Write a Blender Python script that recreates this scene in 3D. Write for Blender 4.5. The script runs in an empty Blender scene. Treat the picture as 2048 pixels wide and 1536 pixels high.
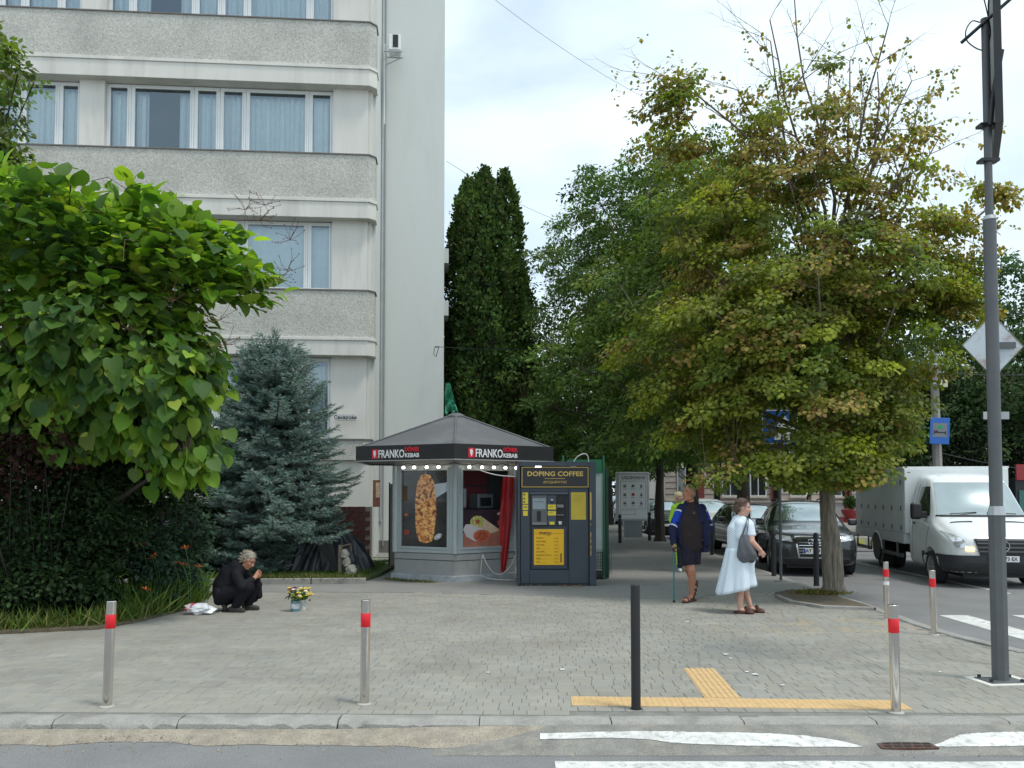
import bpy, bmesh, math, random
import numpy as np
from mathutils import Vector, Matrix, Euler
from mathutils.bvhtree import BVHTree
random.seed(7); RNG = np.random.default_rng(11)
sc = bpy.context.scene
C = sc.collection
R = math.radians

# ------------------------------------------------------------ camera
F_PX, CX, CY, CAM_H, PITCH = 1700.0, 1024.0, 914.0, 1.72, R(2.4)
cam_d = bpy.data.cameras.new('camera'); cam = bpy.data.objects.new('camera', cam_d); C.objects.link(cam)
cam.location = (0, 0, CAM_H); cam.rotation_euler = (R(90) + PITCH, 0, 0)
cam_d.sensor_width = 36; cam_d.lens = F_PX / 2048 * 36
cam_d.shift_y = (CY - 768) / 2048
cam_d.clip_start = 0.1; cam_d.clip_end = 2000
sc.camera = cam

# ------------------------------------------------------------ sky, sun, exposure
SUN_EL, SUN_ROT = R(66), R(122)
world = bpy.data.worlds.new('World'); sc.world = world; world.use_nodes = True
wn = world.node_tree.nodes; wl = world.node_tree.links
for n in list(wn): wn.remove(n)
wo = wn.new('ShaderNodeOutputWorld'); bg = wn.new('ShaderNodeBackground'); bg.inputs['Strength'].default_value = 0.145
sky = wn.new('ShaderNodeTexSky'); sky.sky_type = 'NISHITA'; sky.sun_disc = False
sky.sun_elevation = SUN_EL; sky.sun_rotation = SUN_ROT; sky.altitude = 200; sky.air_density = 1.0; sky.dust_density = 1.5
tc = wn.new('ShaderNodeTexCoord'); mp = wn.new('ShaderNodeMapping'); mp.inputs['Scale'].default_value = (1.0, 1.0, 2.6)
mp.inputs['Rotation'].default_value = (0.25, 0.35, 0.9); mp.inputs['Location'].default_value = (0.35, 0.1, 0.2)
nz = wn.new('ShaderNodeTexNoise'); nz.inputs['Scale'].default_value = 2.1; nz.inputs['Detail'].default_value = 9
nz.inputs['Roughness'].default_value = 0.52; nz.inputs['Distortion'].default_value = 0.35
rp = wn.new('ShaderNodeValToRGB'); rp.color_ramp.elements[0].position = 0.36; rp.color_ramp.elements[0].color = (0.62, 0.62, 0.62, 1)
rp.color_ramp.elements[1].position = 0.56; rp.color_ramp.elements[1].color = (1, 1, 1, 1)
nz2 = wn.new('ShaderNodeTexNoise'); nz2.inputs['Scale'].default_value = 3.4; nz2.inputs['Detail'].default_value = 7
rp2 = wn.new('ShaderNodeValToRGB'); rp2.color_ramp.elements[0].position = 0.33; rp2.color_ramp.elements[0].color = (4.3, 5.15, 5.7, 1)
rp2.color_ramp.elements[1].position = 0.66; rp2.color_ramp.elements[1].color = (5.25, 6.05, 6.45, 1)
mx = wn.new('ShaderNodeMix'); mx.data_type = 'RGBA'
wl.new(tc.outputs['Generated'], mp.inputs['Vector']); wl.new(mp.outputs[0], nz.inputs['Vector']); wl.new(mp.outputs[0], nz2.inputs['Vector'])
wl.new(nz.outputs['Fac'], rp.inputs['Fac']); wl.new(nz2.outputs['Fac'], rp2.inputs['Fac'])
wl.new(rp.outputs['Color'], mx.inputs[0]); wl.new(sky.outputs[0], mx.inputs[6]); wl.new(rp2.outputs['Color'], mx.inputs[7])
wl.new(mx.outputs[2], bg.inputs['Color']); wl.new(bg.outputs[0], wo.inputs['Surface'])
sd = bpy.data.lights.new('sun', 'SUN'); sd.energy = 1.5; sd.angle = R(10); sd.color = (1.0, 0.955, 0.89)
sun = bpy.data.objects.new('sun', sd); C.objects.link(sun)
_sdir = Vector((math.sin(SUN_ROT) * math.cos(SUN_EL), math.cos(SUN_ROT) * math.cos(SUN_EL), math.sin(SUN_EL)))
sun.location = _sdir * 40; sun.rotation_euler = (-_sdir).to_track_quat('-Z', 'Y').to_euler()
vs = sc.view_settings; vs.view_transform = 'Standard'; vs.look = 'None'; vs.gamma = 1; vs.use_curve_mapping = False
vs.exposure = 0.47
try: sc.cycles.use_denoising = True
except Exception: pass
try: sc.cycles.max_bounces = 8; sc.cycles.transparent_max_bounces = 8
except Exception: pass

# ------------------------------------------------------------ survey helpers (photo pixel -> place in the world)
def ray(x, y):
    u = (x - CX) / F_PX; v = (CY - y) / F_PX
    return Vector((u, math.cos(PITCH) - v * math.sin(PITCH), math.sin(PITCH) + v * math.cos(PITCH)))
def gp(x, y, z=0.0):
    d = ray(x, y); s = (z - CAM_H) / d.z
    return Vector((d.x * s, d.y * s, z))
def at(x, y, Y):
    d = ray(x, y); s = Y / d.y
    return Vector((d.x * s, Y, CAM_H + d.z * s))

# ------------------------------------------------------------ mesh helpers
class MB:
    def __init__(s): s.v = []; s.f = []; s.m = []
    def add(s, vs_, fs_, mi=0):
        o = len(s.v); s.v.extend([tuple(p) for p in vs_]); s.f.extend([tuple(i + o for i in f) for f in fs_]); s.m.extend([mi] * len(fs_)); return s
    def box(s, c, d, rz=0, mi=0, M=None):
        x, y, z = d[0] / 2, d[1] / 2, d[2] / 2
        P = [Vector(p) for p in ((-x,-y,-z),(x,-y,-z),(x,y,-z),(-x,y,-z),(-x,-y,z),(x,-y,z),(x,y,z),(-x,y,z))]
        if M is None: M = Matrix.Rotation(rz, 3, 'Z')
        return s.add([M @ p + Vector(c) for p in P], [(0,3,2,1),(4,5,6,7),(0,1,5,4),(1,2,6,5),(2,3,7,6),(3,0,4,7)], mi)
    def bb(s, x0, x1, y0, y1, z0, z1, mi=0):
        return s.box(((x0+x1)/2, (y0+y1)/2, (z0+z1)/2), (x1-x0, y1-y0, z1-z0), 0, mi)
    def prism(s, poly, z0, z1, mi=0):
        n = len(poly); v = [(p[0], p[1], z0) for p in poly] + [(p[0], p[1], z1) for p in poly]
        return s.add(v, [tuple(range(n-1, -1, -1)), tuple(range(n, 2*n))] + [(i, (i+1) % n, n+(i+1) % n, n+i) for i in range(n)], mi)
    def poly(s, pts, mi=0): return s.add(pts, [tuple(range(len(pts)))], mi)
    def tube(s, pts, rad, n=8, caps=True, mi=0, flat=1.0):
        pts = [Vector(p) for p in pts]
        if not hasattr(rad, '__len__'): rad = [rad] * len(pts)
        vs_ = []; up = None
        for i, p in enumerate(pts):
            t = (pts[min(i+1, len(pts)-1)] - pts[max(i-1, 0)])
            if t.length < 1e-9: t = Vector((0,0,1))
            t.normalize()
            if up is None:
                up = t.orthogonal().normalized()
            up = (up - t * up.dot(t)); 
            if up.length < 1e-6: up = t.orthogonal()
            up.normalize(); b = t.cross(up)
            for k in range(n):
                a = 2 * math.pi * k / n
                vs_.append(p + (up * math.cos(a) + b * math.sin(a) * flat) * rad[i])
        fs_ = []
        for i in range(len(pts)-1):
            for k in range(n):
                fs_.append((i*n+k, i*n+(k+1) % n, (i+1)*n+(k+1) % n, (i+1)*n+k))
        if caps: fs_.append(tuple(range(n-1, -1, -1))); fs_.append(tuple((len(pts)-1)*n + k for k in range(n)))
        return s.add(vs_, fs_, mi)
    def cyl(s, c, r, h, n=20, r2=None, mi=0):
        c = Vector(c); a = [(r * math.cos(2*math.pi*k/n), r * math.sin(2*math.pi*k/n)) for k in range(n)]
        r2 = r if r2 is None else r2; q = r2 / r if r else 1
        v = [(c.x+x, c.y+y, c.z) for x, y in a] + [(c.x+x*q, c.y+y*q, c.z+h) for x, y in a]
        return s.add(v, [tuple(range(n-1,-1,-1)), tuple(range(n, 2*n))] + [(i, (i+1) % n, n+(i+1) % n, n+i) for i in range(n)], mi)
    def lathe(s, prof, n=24, c=(0,0,0), M=None, mi=0):
        M = M or Matrix.Identity(3); v = []
        for r, z in prof:
            for k in range(n):
                a = 2*math.pi*k/n; v.append(M @ Vector((r*math.cos(a), r*math.sin(a), z)) + Vector(c))
        f = [(i*n+k, i*n+(k+1) % n, (i+1)*n+(k+1) % n, (i+1)*n+k) for i in range(len(prof)-1) for k in range(n)]
        return s.add(v, f, mi)
    def grid(s, P, mi=0):   # P[i][j] points
        a = len(P); b = len(P[0]); v = [p for r_ in P for p in r_]
        return s.add(v, [(i*b+j, i*b+j+1, (i+1)*b+j+1, (i+1)*b+j) for i in range(a-1) for j in range(b-1)], mi)
    def build(s, name, mat=None, parent=None, smooth=None, bevel=0, tint=None, seg=2):
        me = bpy.data.meshes.new(name); me.from_pydata(s.v, [], s.f)
        for m_ in (mat if isinstance(mat, (list, tuple)) else [mat]):
            if m_: me.materials.append(m_)
        if isinstance(mat, (list, tuple)) and len(mat) > 1: me.polygons.foreach_set('material_index', s.m)
        me.update()
        if smooth is not None:
            me.polygons.foreach_set('use_smooth', [True] * len(me.polygons)); me.set_sharp_from_angle(angle=R(smooth))
        o = bpy.data.objects.new(name, me); C.objects.link(o)
        if parent: o.parent = parent
        if bevel:
            b = o.modifiers.new('bevel', 'BEVEL'); b.width = bevel; b.segments = seg; b.limit_method = 'ANGLE'; b.angle_limit = R(35)
        return o
def empty(name, loc=(0,0,0), rz=0, parent=None):
    o = bpy.data.objects.new(name, None); C.objects.link(o); o.location = loc; o.rotation_euler = (0, 0, rz)
    if parent: o.parent = parent
    return o
def tag(o, label=None, cat=None, group=None, kind=None):
    if label: o['label'] = label
    if cat: o['category'] = cat
    if group: o['group'] = group
    if kind: o['kind'] = kind
    return o
def thing(name, label, cat, loc=(0,0,0), rz=0, group=None):
    return tag(empty(name, loc, rz), label, cat, group)
def copy_tree(o, parent=None):
    c = o.copy(); C.objects.link(c); c.parent = parent
    for ch in list(o.children): copy_tree(ch, c)
    return c
TMP = bpy.data.scenes.new('bake_tmp')
def baked(o):
    """apply modifiers of o (linked anywhere) and return the new mesh; the object keeps it"""
    par = o.parent; o.parent = None
    for c_ in list(o.users_collection): c_.objects.unlink(o)
    TMP.collection.objects.link(o); TMP.view_layers[0].update()
    dg = TMP.view_layers[0].depsgraph; dg.update()
    me = bpy.data.meshes.new_from_object(o.evaluated_get(dg))
    if o.type == 'MESH':
        o.modifiers.clear(); old = o.data; o.data = me
        TMP.collection.objects.unlink(o); C.objects.link(o); o.parent = par
        return me
    TMP.collection.objects.unlink(o); bpy.data.objects.remove(o); return me
def text_mesh(txt, size, mat, parent, loc, rot=(R(90),0,0), extr=0.004, offset=0.0, align='CENTER', name='lettering', sx=1.0, space=1.0, line=1.0, shear=0):
    cu = bpy.data.curves.new('txt', 'FONT'); cu.body = txt; cu.size = size; cu.extrude = extr; cu.offset = offset
    cu.align_x = align; cu.align_y = 'CENTER'; cu.space_character = space; cu.space_line = line; cu.resolution_u = 3; cu.shear = shear
    o = bpy.data.objects.new('txt', cu); C.objects.link(o)
    me = baked(o); me.name = name; me.materials.clear(); me.materials.append(mat)
    ob = bpy.data.objects.new(name, me); C.objects.link(ob); ob.parent = parent; ob.location = loc; ob.rotation_euler = rot; ob.scale = (sx, 1, 1)
    return ob

# ------------------------------------------------------------ materials
def nodes(name):
    m = bpy.data.materials.new(name); m.use_nodes = True; nt = m.node_tree
    return m, nt.nodes, nt.links, nt.nodes['Principled BSDF']
def pm(name, col, rough=0.6, metal=0.0, var=0.12, vscale=3.0, bump=0.0, bscale=40.0, dirt=0.0, dcol=(0.08,0.07,0.055), dscale=1.2, spec=None, emit=None, estr=0, coat=0, tint=False, trans=0.0, alpha=None, coord='Object', sub=0, stretch=None, grain=0, gscale=150):
    m, N, L, b = nodes(name)
    b.inputs['Roughness'].default_value = rough; b.inputs['Metallic'].default_value = metal
    if spec is not None: b.inputs['Specular IOR Level'].default_value = spec
    if coat: b.inputs['Coat Weight'].default_value = coat; b.inputs['Coat Roughness'].default_value = 0.04
    tcn = N.new('ShaderNodeTexCoord'); vec = tcn.outputs[coord]
    if stretch:
        mpn = N.new('ShaderNodeMapping'); mpn.inputs['Scale'].default_value = stretch; L.new(vec, mpn.inputs['Vector']); vec = mpn.outputs[0]
    if tint:
        at_ = N.new('ShaderNodeAttribute'); at_.attribute_name = 'tint'; base = at_.outputs['Color']
    else:
        rgb = N.new('ShaderNodeRGB'); rgb.outputs[0].default_value = (*col, 1); base = rgb.outputs[0]
    if var:
        n1 = N.new('ShaderNodeTexNoise'); n1.inputs['Scale'].default_value = vscale; n1.inputs['Detail'].default_value = 6; n1.inputs['Roughness'].default_value = 0.6
        L.new(vec, n1.inputs['Vector'])
        mr = N.new('ShaderNodeMapRange'); mr.inputs[1].default_value = 0.25; mr.inputs[2].default_value = 0.75
        mr.inputs[3].default_value = 1 - var; mr.inputs[4].default_value = 1 + var; L.new(n1.outputs['Fac'], mr.inputs[0])
        mu = N.new('ShaderNodeVectorMath'); mu.operation = 'SCALE'; L.new(base, mu.inputs[0]); L.new(mr.outputs[0], mu.inputs['Scale']); base = mu.outputs[0]
    if dirt:
        n2 = N.new('ShaderNodeTexNoise'); n2.inputs['Scale'].default_value = dscale; n2.inputs['Detail'].default_value = 8; n2.inputs['Roughness'].default_value = 0.7
        L.new(vec, n2.inputs['Vector'])
        r2_ = N.new('ShaderNodeMapRange'); r2_.inputs[1].default_value = 0.5; r2_.inputs[2].default_value = 0.72; r2_.inputs[3].default_value = 0; r2_.inputs[4].default_value = dirt
        L.new(n2.outputs['Fac'], r2_.inputs[0]); mxx = N.new('ShaderNodeMix'); mxx.data_type = 'RGBA'
        L.new(r2_.outputs[0], mxx.inputs[0]); L.new(base, mxx.inputs[6]); mxx.inputs[7].default_value = (*dcol, 1); base = mxx.outputs[2]
    if grain:
        n4 = N.new('ShaderNodeTexNoise'); n4.inputs['Scale'].default_value = gscale; n4.inputs['Detail'].default_value = 3; n4.inputs['Roughness'].default_value = .8; L.new(vec, n4.inputs['Vector'])
        m4 = N.new('ShaderNodeMapRange'); m4.inputs[1].default_value = .3; m4.inputs[2].default_value = .7; m4.inputs[3].default_value = 1-grain; m4.inputs[4].default_value = 1+grain; L.new(n4.outputs['Fac'], m4.inputs[0])
        mu4 = N.new('ShaderNodeVectorMath'); mu4.operation = 'SCALE'; L.new(base, mu4.inputs[0]); L.new(m4.outputs[0], mu4.inputs['Scale']); base = mu4.outputs[0]
    L.new(base, b.inputs['Base Color'])
    if bump:
        n3 = N.new('ShaderNodeTexNoise'); n3.inputs['Scale'].default_value = bscale; n3.inputs['Detail'].default_value = 5; L.new(vec, n3.inputs['Vector'])
        bm_ = N.new('ShaderNodeBump'); bm_.inputs['Strength'].default_value = bump; bm_.inputs['Distance'].default_value = 0.02
        L.new(n3.outputs['Fac'], bm_.inputs['Height']); L.new(bm_.outputs[0], b.inputs['Normal'])
    if emit: b.inputs['Emission Color'].default_value = (*emit, 1); b.inputs['Emission Strength'].default_value = estr
    if trans:
        tr = N.new('ShaderNodeBsdfTranslucent'); ms = N.new('ShaderNodeMixShader'); ms.inputs[0].default_value = trans
        hs = N.new('ShaderNodeVectorMath'); hs.operation = 'MULTIPLY'; hs.inputs[1].default_value = (1.35, 1.45, 0.55); L.new(base, hs.inputs[0])
        L.new(hs.outputs[0], tr.inputs['Color']); L.new(b.outputs[0], ms.inputs[1]); L.new(tr.outputs[0], ms.inputs[2])
        L.new(ms.outputs[0], N['Material Output'].inputs['Surface'])
    return m
M = {}
M['leaf'] = pm('leaf', (0.05,0.1,0.02), rough=0.58, var=0.0, tint=True, trans=0.42, spec=0.32)
M['leaf_matte'] = pm('leaf_matte', (0.05,0.1,0.02), rough=0.75, var=0.0, tint=True, trans=0.28, spec=0.2)
M['needle'] = pm('needle', (0.05,0.1,0.09), rough=0.6, var=0.0, tint=True, spec=0.3)
M['bark'] = pm('bark', (0.20,0.172,0.135), rough=0.95, var=0.75, vscale=26, bump=1.0, bscale=30, stretch=(1,1,0.10))
M['bark_dark'] = pm('bark_dark', (0.055,0.045,0.038), rough=0.95, var=0.3, vscale=7, bump=0.6, bscale=18, stretch=(1,1,0.25))
M['twig'] = pm('twig', (0.125,0.09,0.065), rough=0.9, var=0.2)
M['asphalt'] = pm('asphalt', (0.20,0.20,0.20), rough=0.9, var=0.16, vscale=1.1, bump=0.35, bscale=160, dirt=0.5, dcol=(0.27,0.262,0.245), dscale=0.5, grain=.38, gscale=90)
M['path'] = pm('path_asphalt', (0.245,0.24,0.225), rough=0.93, var=0.16, vscale=1.6, bump=0.25, bscale=120, dirt=0.4, dcol=(0.18,0.17,0.155), dscale=0.8, grain=.22, gscale=70)
M['joint'] = pm('joint_sand', (0.20,0.195,0.175), rough=1, var=0.3, vscale=8)
M['paver'] = pm('paver', (0.3,0.3,0.28), rough=0.9, var=0.15, vscale=0.9, bump=0.25, bscale=150, dirt=0.6, dcol=(0.20,0.18,0.148), dscale=0.8, tint=True, coord='Generated', grain=.14, gscale=110)
M['kerb'] = pm('kerb_concrete', (0.32,0.31,0.285), rough=0.92, var=0.2, vscale=4, bump=0.5, bscale=60, dirt=0.75, dcol=(0.15,0.14,0.125), dscale=2.6, grain=.2, gscale=90)
M['sand'] = pm('gutter_sand', (0.355,0.31,0.245), rough=1, var=0.28, vscale=9, bump=0.8, bscale=90, dirt=0.7, dcol=(0.22,0.205,0.185), dscale=3, grain=.3, gscale=80)
M['soil'] = pm('soil', (0.11,0.09,0.06), rough=1, var=0.35, vscale=6, bump=0.8, bscale=30)
M['lawn'] = pm('lawn_soil', (0.07,0.10,0.03), rough=1, var=0.35, vscale=4, bump=0.6, bscale=40)
M['paint'] = pm('road_paint', (0.66,0.66,0.63), rough=0.85, var=0.22, vscale=6, dirt=1.0, dcol=(0.26,0.26,0.25), dscale=16, grain=.12, gscale=100, bump=0.2, bscale=100)
M['steel'] = pm('brushed_steel', (0.72,0.69,0.65), rough=0.13, metal=1, var=0.06, dirt=0.25, dcol=(0.33,0.31,0.28), dscale=6)
M['red_tape'] = pm('red_tape', (0.72,0.01,0.02), rough=0.45, var=0.08, dirt=0.15)
M['black_metal'] = pm('black_metal', (0.018,0.018,0.02), rough=0.45, var=0.2, dirt=0.2, dcol=(0.06,0.06,0.055))
M['grey_metal'] = pm('grey_painted_steel', (0.10,0.105,0.11), rough=0.5, var=0.12, vscale=5, dirt=0.25, dcol=(0.2,0.2,0.19))
M['galv'] = pm('galvanised', (0.40,0.42,0.43), rough=0.5, metal=0.3, var=0.15)
M['tactile'] = pm('tactile_tile', (0.60,0.41,0.20), rough=0.9, var=0.2, vscale=7, dirt=0.4, dcol=(0.34,0.24,0.13), dscale=8, bump=0.3, bscale=90)
M['white_pvc'] = pm('white_pvc', (0.80,0.81,0.80), rough=0.35, var=0.04)
M['rubber'] = pm('rubber', (0.02,0.02,0.021), rough=0.8, var=0.15)
M['black'] = pm('black_plastic', (0.012,0.012,0.013), rough=0.5, var=0.1)
M['skin'] = pm('skin', (0.52,0.27,0.18), rough=0.55, var=0.12, vscale=14)
M['white'] = pm('white_print', (0.8,0.8,0.8), rough=0.5, var=0)
M['yellow'] = pm('yellow_print', (0.80,0.62,0.05), rough=0.5, var=0.03)
M['orange_yellow'] = pm('menu_yellow', (0.90,0.50,0.01), rough=0.5, var=0.02)
M['chrome'] = pm('chrome', (0.75,0.76,0.78), rough=0.12, metal=1, var=0)
M['dark_glass'] = pm('dark_glass', (0.03,0.036,0.036), rough=0.04, var=0, spec=0.8, coat=1.0)

# ------------------------------------------------------------ foliage
def rnorm(n): 
    v = RNG.normal(size=(n,3)); return v / np.linalg.norm(v, axis=1)[:, None]
OVAL = (np.array([[0,0,0],[-.36,.38,.05],[.36,.38,.05],[0,.5,-.03],[-.24,.78,.03],[.24,.78,.03],[0,1.05,-.06]], float),
        [(0,3,1),(0,2,3),(1,3,4),(2,5,3),(4,3,6),(3,5,6)])
ROUND = (np.array([[0,0,0],[-.42,.25,.06],[.42,.25,.06],[-.4,.7,.0],[.4,.7,.0],[0,1.05,-.12]], float), [(0,2,1),(1,2,4,3),(3,4,5)])
DIAM = (np.array([[0,0,0],[-.3,.5,.07],[.3,.5,.07],[0,1.05,-.05]], float), [(0,2,1),(1,2,3)])
HEART = (np.array([[0,.03,0],[-.25,-.05,.07],[-.46,.14,.12],[-.52,.42,.10],[-.42,.72,.02],[-.20,.96,-.08],[0,1.14,-.20],[.20,.96,-.08],[.42,.72,.02],[.52,.42,.10],[.46,.14,.12],[.25,-.05,.07],[0,.32,-.02],[0,.72,-.06]], float),
        [(0,12,2,1),(12,3,2),(12,13,4,3),(13,5,4),(13,6,5),(13,7,6),(13,8,7),(12,9,8,13),(12,10,9),(0,11,10,12)])
BLADE = (np.array([[-.06,0,0],[.06,0,0],[-.05,.5,.05],[.05,.5,.05],[0,1,.22]], float), [(0,1,3,2),(2,3,4)])
def frames(d, nrm):
    y = d / np.linalg.norm(d, axis=1)[:, None]
    z = nrm - y * np.sum(nrm*y, axis=1)[:, None]; ln = np.linalg.norm(z, axis=1); bad = ln < 1e-4
    z[bad] = np.array([0.3,0.9,0.1]); ln = np.linalg.norm(z, axis=1); z = z / ln[:, None]
    return np.cross(y, z), y, z
def scatter(name, P, D, Nn, S, tmpl, tint, mat, parent, kind=None, width=1.0, smooth=False):
    """one mesh of many leaves: P positions, D axis, Nn normal, S size, tint rgb"""
    T, Fs = tmpl; n = len(P); k = len(T)
    x, y, z = frames(np.array(D, float), np.array(Nn, float)); S = np.broadcast_to(S, (n,))
    V = (P[:, None, :] + S[:, None, None] * (x[:, None, :] * (T[None, :, 0:1]*width) + y[:, None, :] * T[None, :, 1:2] + z[:, None, :] * T[None, :, 2:3])).reshape(-1, 3)
    me = bpy.data.meshes.new(name); me.vertices.add(len(V)); me.vertices.foreach_set('co', V.ravel().astype(np.float32))
    loops = np.concatenate([np.array(f) for f in Fs]); lens = np.array([len(f) for f in Fs])
    L_ = (loops[None, :] + (np.arange(n)*k)[:, None]).ravel(); nl = np.tile(lens, n)
    me.loops.add(len(L_)); me.loops.foreach_set('vertex_index', L_.astype(np.int32))
    me.polygons.add(len(nl)); st = np.concatenate([[0], np.cumsum(nl)[:-1]]); me.polygons.foreach_set('loop_start', st.astype(np.int32))
    try: me.polygons.foreach_set('loop_total', nl.astype(np.int32))
    except Exception: pass
    me.update(calc_edges=True)
    ca = me.color_attributes.new('tint', 'FLOAT_COLOR', 'POINT')
    col = np.ones((n, k, 4), np.float32); col[:, :, :3] = np.array(tint)[:, None, :]; ca.data.foreach_set('color', col.ravel())
    me.materials.append(mat)
    if smooth: me.polygons.foreach_set('use_smooth', np.ones(len(nl), bool))
    o = bpy.data.objects.new(name, me); C.objects.link(o)
    if parent: o.parent = parent
    if kind: o['kind'] = kind
    return o
def palette(n, cols, w=None, jit=0.18):
    cols = np.array(cols, float); i = RNG.choice(len(cols), n, p=None if w is None else np.array(w)/sum(w))
    return np.clip(cols[i] * (1 + RNG.normal(size=(n,1))*jit) * (1 + RNG.normal(size=(n,3))*0.06), 0.004, 1)
def clump_pts(centers, per, rad, flat=0.6):
    c = np.repeat(centers, per, axis=0); r_ = np.repeat(np.broadcast_to(rad, (len(centers),)), per)
    u = RNG.normal(size=c.shape); u /= np.linalg.norm(u, axis=1)[:, None]
    q = u * (RNG.random(len(c))**0.45 * r_)[:, None]; q[:, 2] *= flat
    return c + q, u
def blob_pts(blobs, seed=None):
    out = []
    for (cx, cy, cz, rx, ry, rz, n) in blobs:
        u = rnorm(n); r_ = RNG.random(n)**0.38
        out.append(np.array([cx,cy,cz]) + u * r_[:, None] * np.array([rx,ry,rz]))
    return np.concatenate(out)
def tree_wood(base, top, r0, targets, limb_n, seed, r_twig=0.012, twist=0.25, trunk_pts=None, fork=0.35, limb_r=0.38):
    """trunk and limbs as MB, plus thin twigs MB; targets: cluster centres (world)"""
    rs = random.Random(seed); base = Vector(base); top = Vector(top); wood = MB(); twigs = MB(); _n0 = 0
    n = 9; tp = []
    for i in range(n):
        t = i/(n-1); tp.append(base.lerp(top, t) + Vector((rs.uniform(-1,1), rs.uniform(-1,1), 0)) * twist * t * (1-t*0.3) * 0.6)
    rad = [r0 * (1.35 if i == 0 else 1.08 if i == 1 else 1 - 0.72*(i/(n-1))) for i in range(n)]
    fine = []; fr_ = []
    for k in range(49):
        u = k/48*(n-1); i_ = min(n-2, int(u)); w_ = u-i_; fine.append(tp[i_].lerp(tp[i_+1], w_)); q_ = r0*(1.42-2.2*u) if u < .18 else None; base_r = rad[i_]*(1-w_)+rad[i_+1]*w_ if i_ > 0 else (r0*1.08*(1-w_)+rad[1]*w_); fr_.append(max(base_r, q_) if q_ else base_r)
    wood.tube(fine, fr_, 30); kk_ = 0
    for k in range(49):
        for a_ in range(30):
            v = Vector(wood.v[kk_]); c_ = fine[k]; m_ = 1 + .045*math.sin(a_*2*math.pi/30*7+seed+1.4*math.sin(k*.5)) + .05*rs.uniform(-1,1) + .05*math.sin(a_*2*math.pi/30*3+k*.21)
            wood.v[kk_] = tuple(c_ + (v-c_)*m_); kk_ += 1
    T = [Vector(t) for t in targets]; T.sort(key=lambda p: rs.random()); TA = np.array([tuple(p) for p in T]); pick = [0]; dm_ = np.linalg.norm(TA-TA[0], axis=1)
    for _ in range(min(limb_n, len(T))-1): j_ = int(np.argmax(dm_*(.8+.4*np.random.default_rng(len(pick)).random(len(T))))); pick.append(j_); dm_ = np.minimum(dm_, np.linalg.norm(TA-TA[j_], axis=1)); dm_[j_] = 0
    ps_ = set(pick); heads = [T[i] for i in pick]; T = heads + [T[i] for i in range(len(T)) if i not in ps_]; limb_n = len(heads); limbs = [(tp[i], rad[i]) for i in range(int(n*fork), n)]
    segs = [(tp[i], rad[i]) for i in range(int(n*fork), n)]
    for h in heads:
        zf = min(0.95, max(fork, ((h.z - base.z) / max(0.1, (top.z-base.z))) * 0.62)); i = int(zf*(n-1)); s0 = tp[i]; sr = rad[i]*limb_r*rs.uniform(.8,1.25)
        mid = s0.lerp(h, 0.5) + Vector((rs.uniform(-.3,.3), rs.uniform(-.3,.3), rs.uniform(.0,.5))) * min(1, (h-s0).length*0.25)
        pts = []
        for k in range(7):
            t = k/6; p = s0*(1-t)**2 + mid*2*t*(1-t) + h*t*t; pts.append(p + Vector((rs.uniform(-1,1), rs.uniform(-1,1), rs.uniform(-1,1)))*0.05*t)
        rr = [max(r_twig, sr*(1-0.85*k/6)) for k in range(7)]
        wood.tube(pts, rr, 7); segs += list(zip(pts[1:], rr[1:]))
    SP = np.array([tuple(s[0]) for s in segs])
    for t in T[limb_n:]:
        d = np.linalg.norm(SP - np.array(t), axis=1) + np.maximum(0, SP[:,2]-t.z)*0.7; j = int(np.argmin(d)); p0 = segs[j][0]; r1 = min(segs[j][1]*0.6, r_twig*1.6)
        mid = p0.lerp(t, .5) + Vector((rs.uniform(-.1,.1), rs.uniform(-.1,.1), rs.uniform(0,.15)))
        twigs.tube([p0, mid, t], [r1, r1*.75, r_twig*.4], 4, caps=False)
    return wood, twigs
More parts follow.
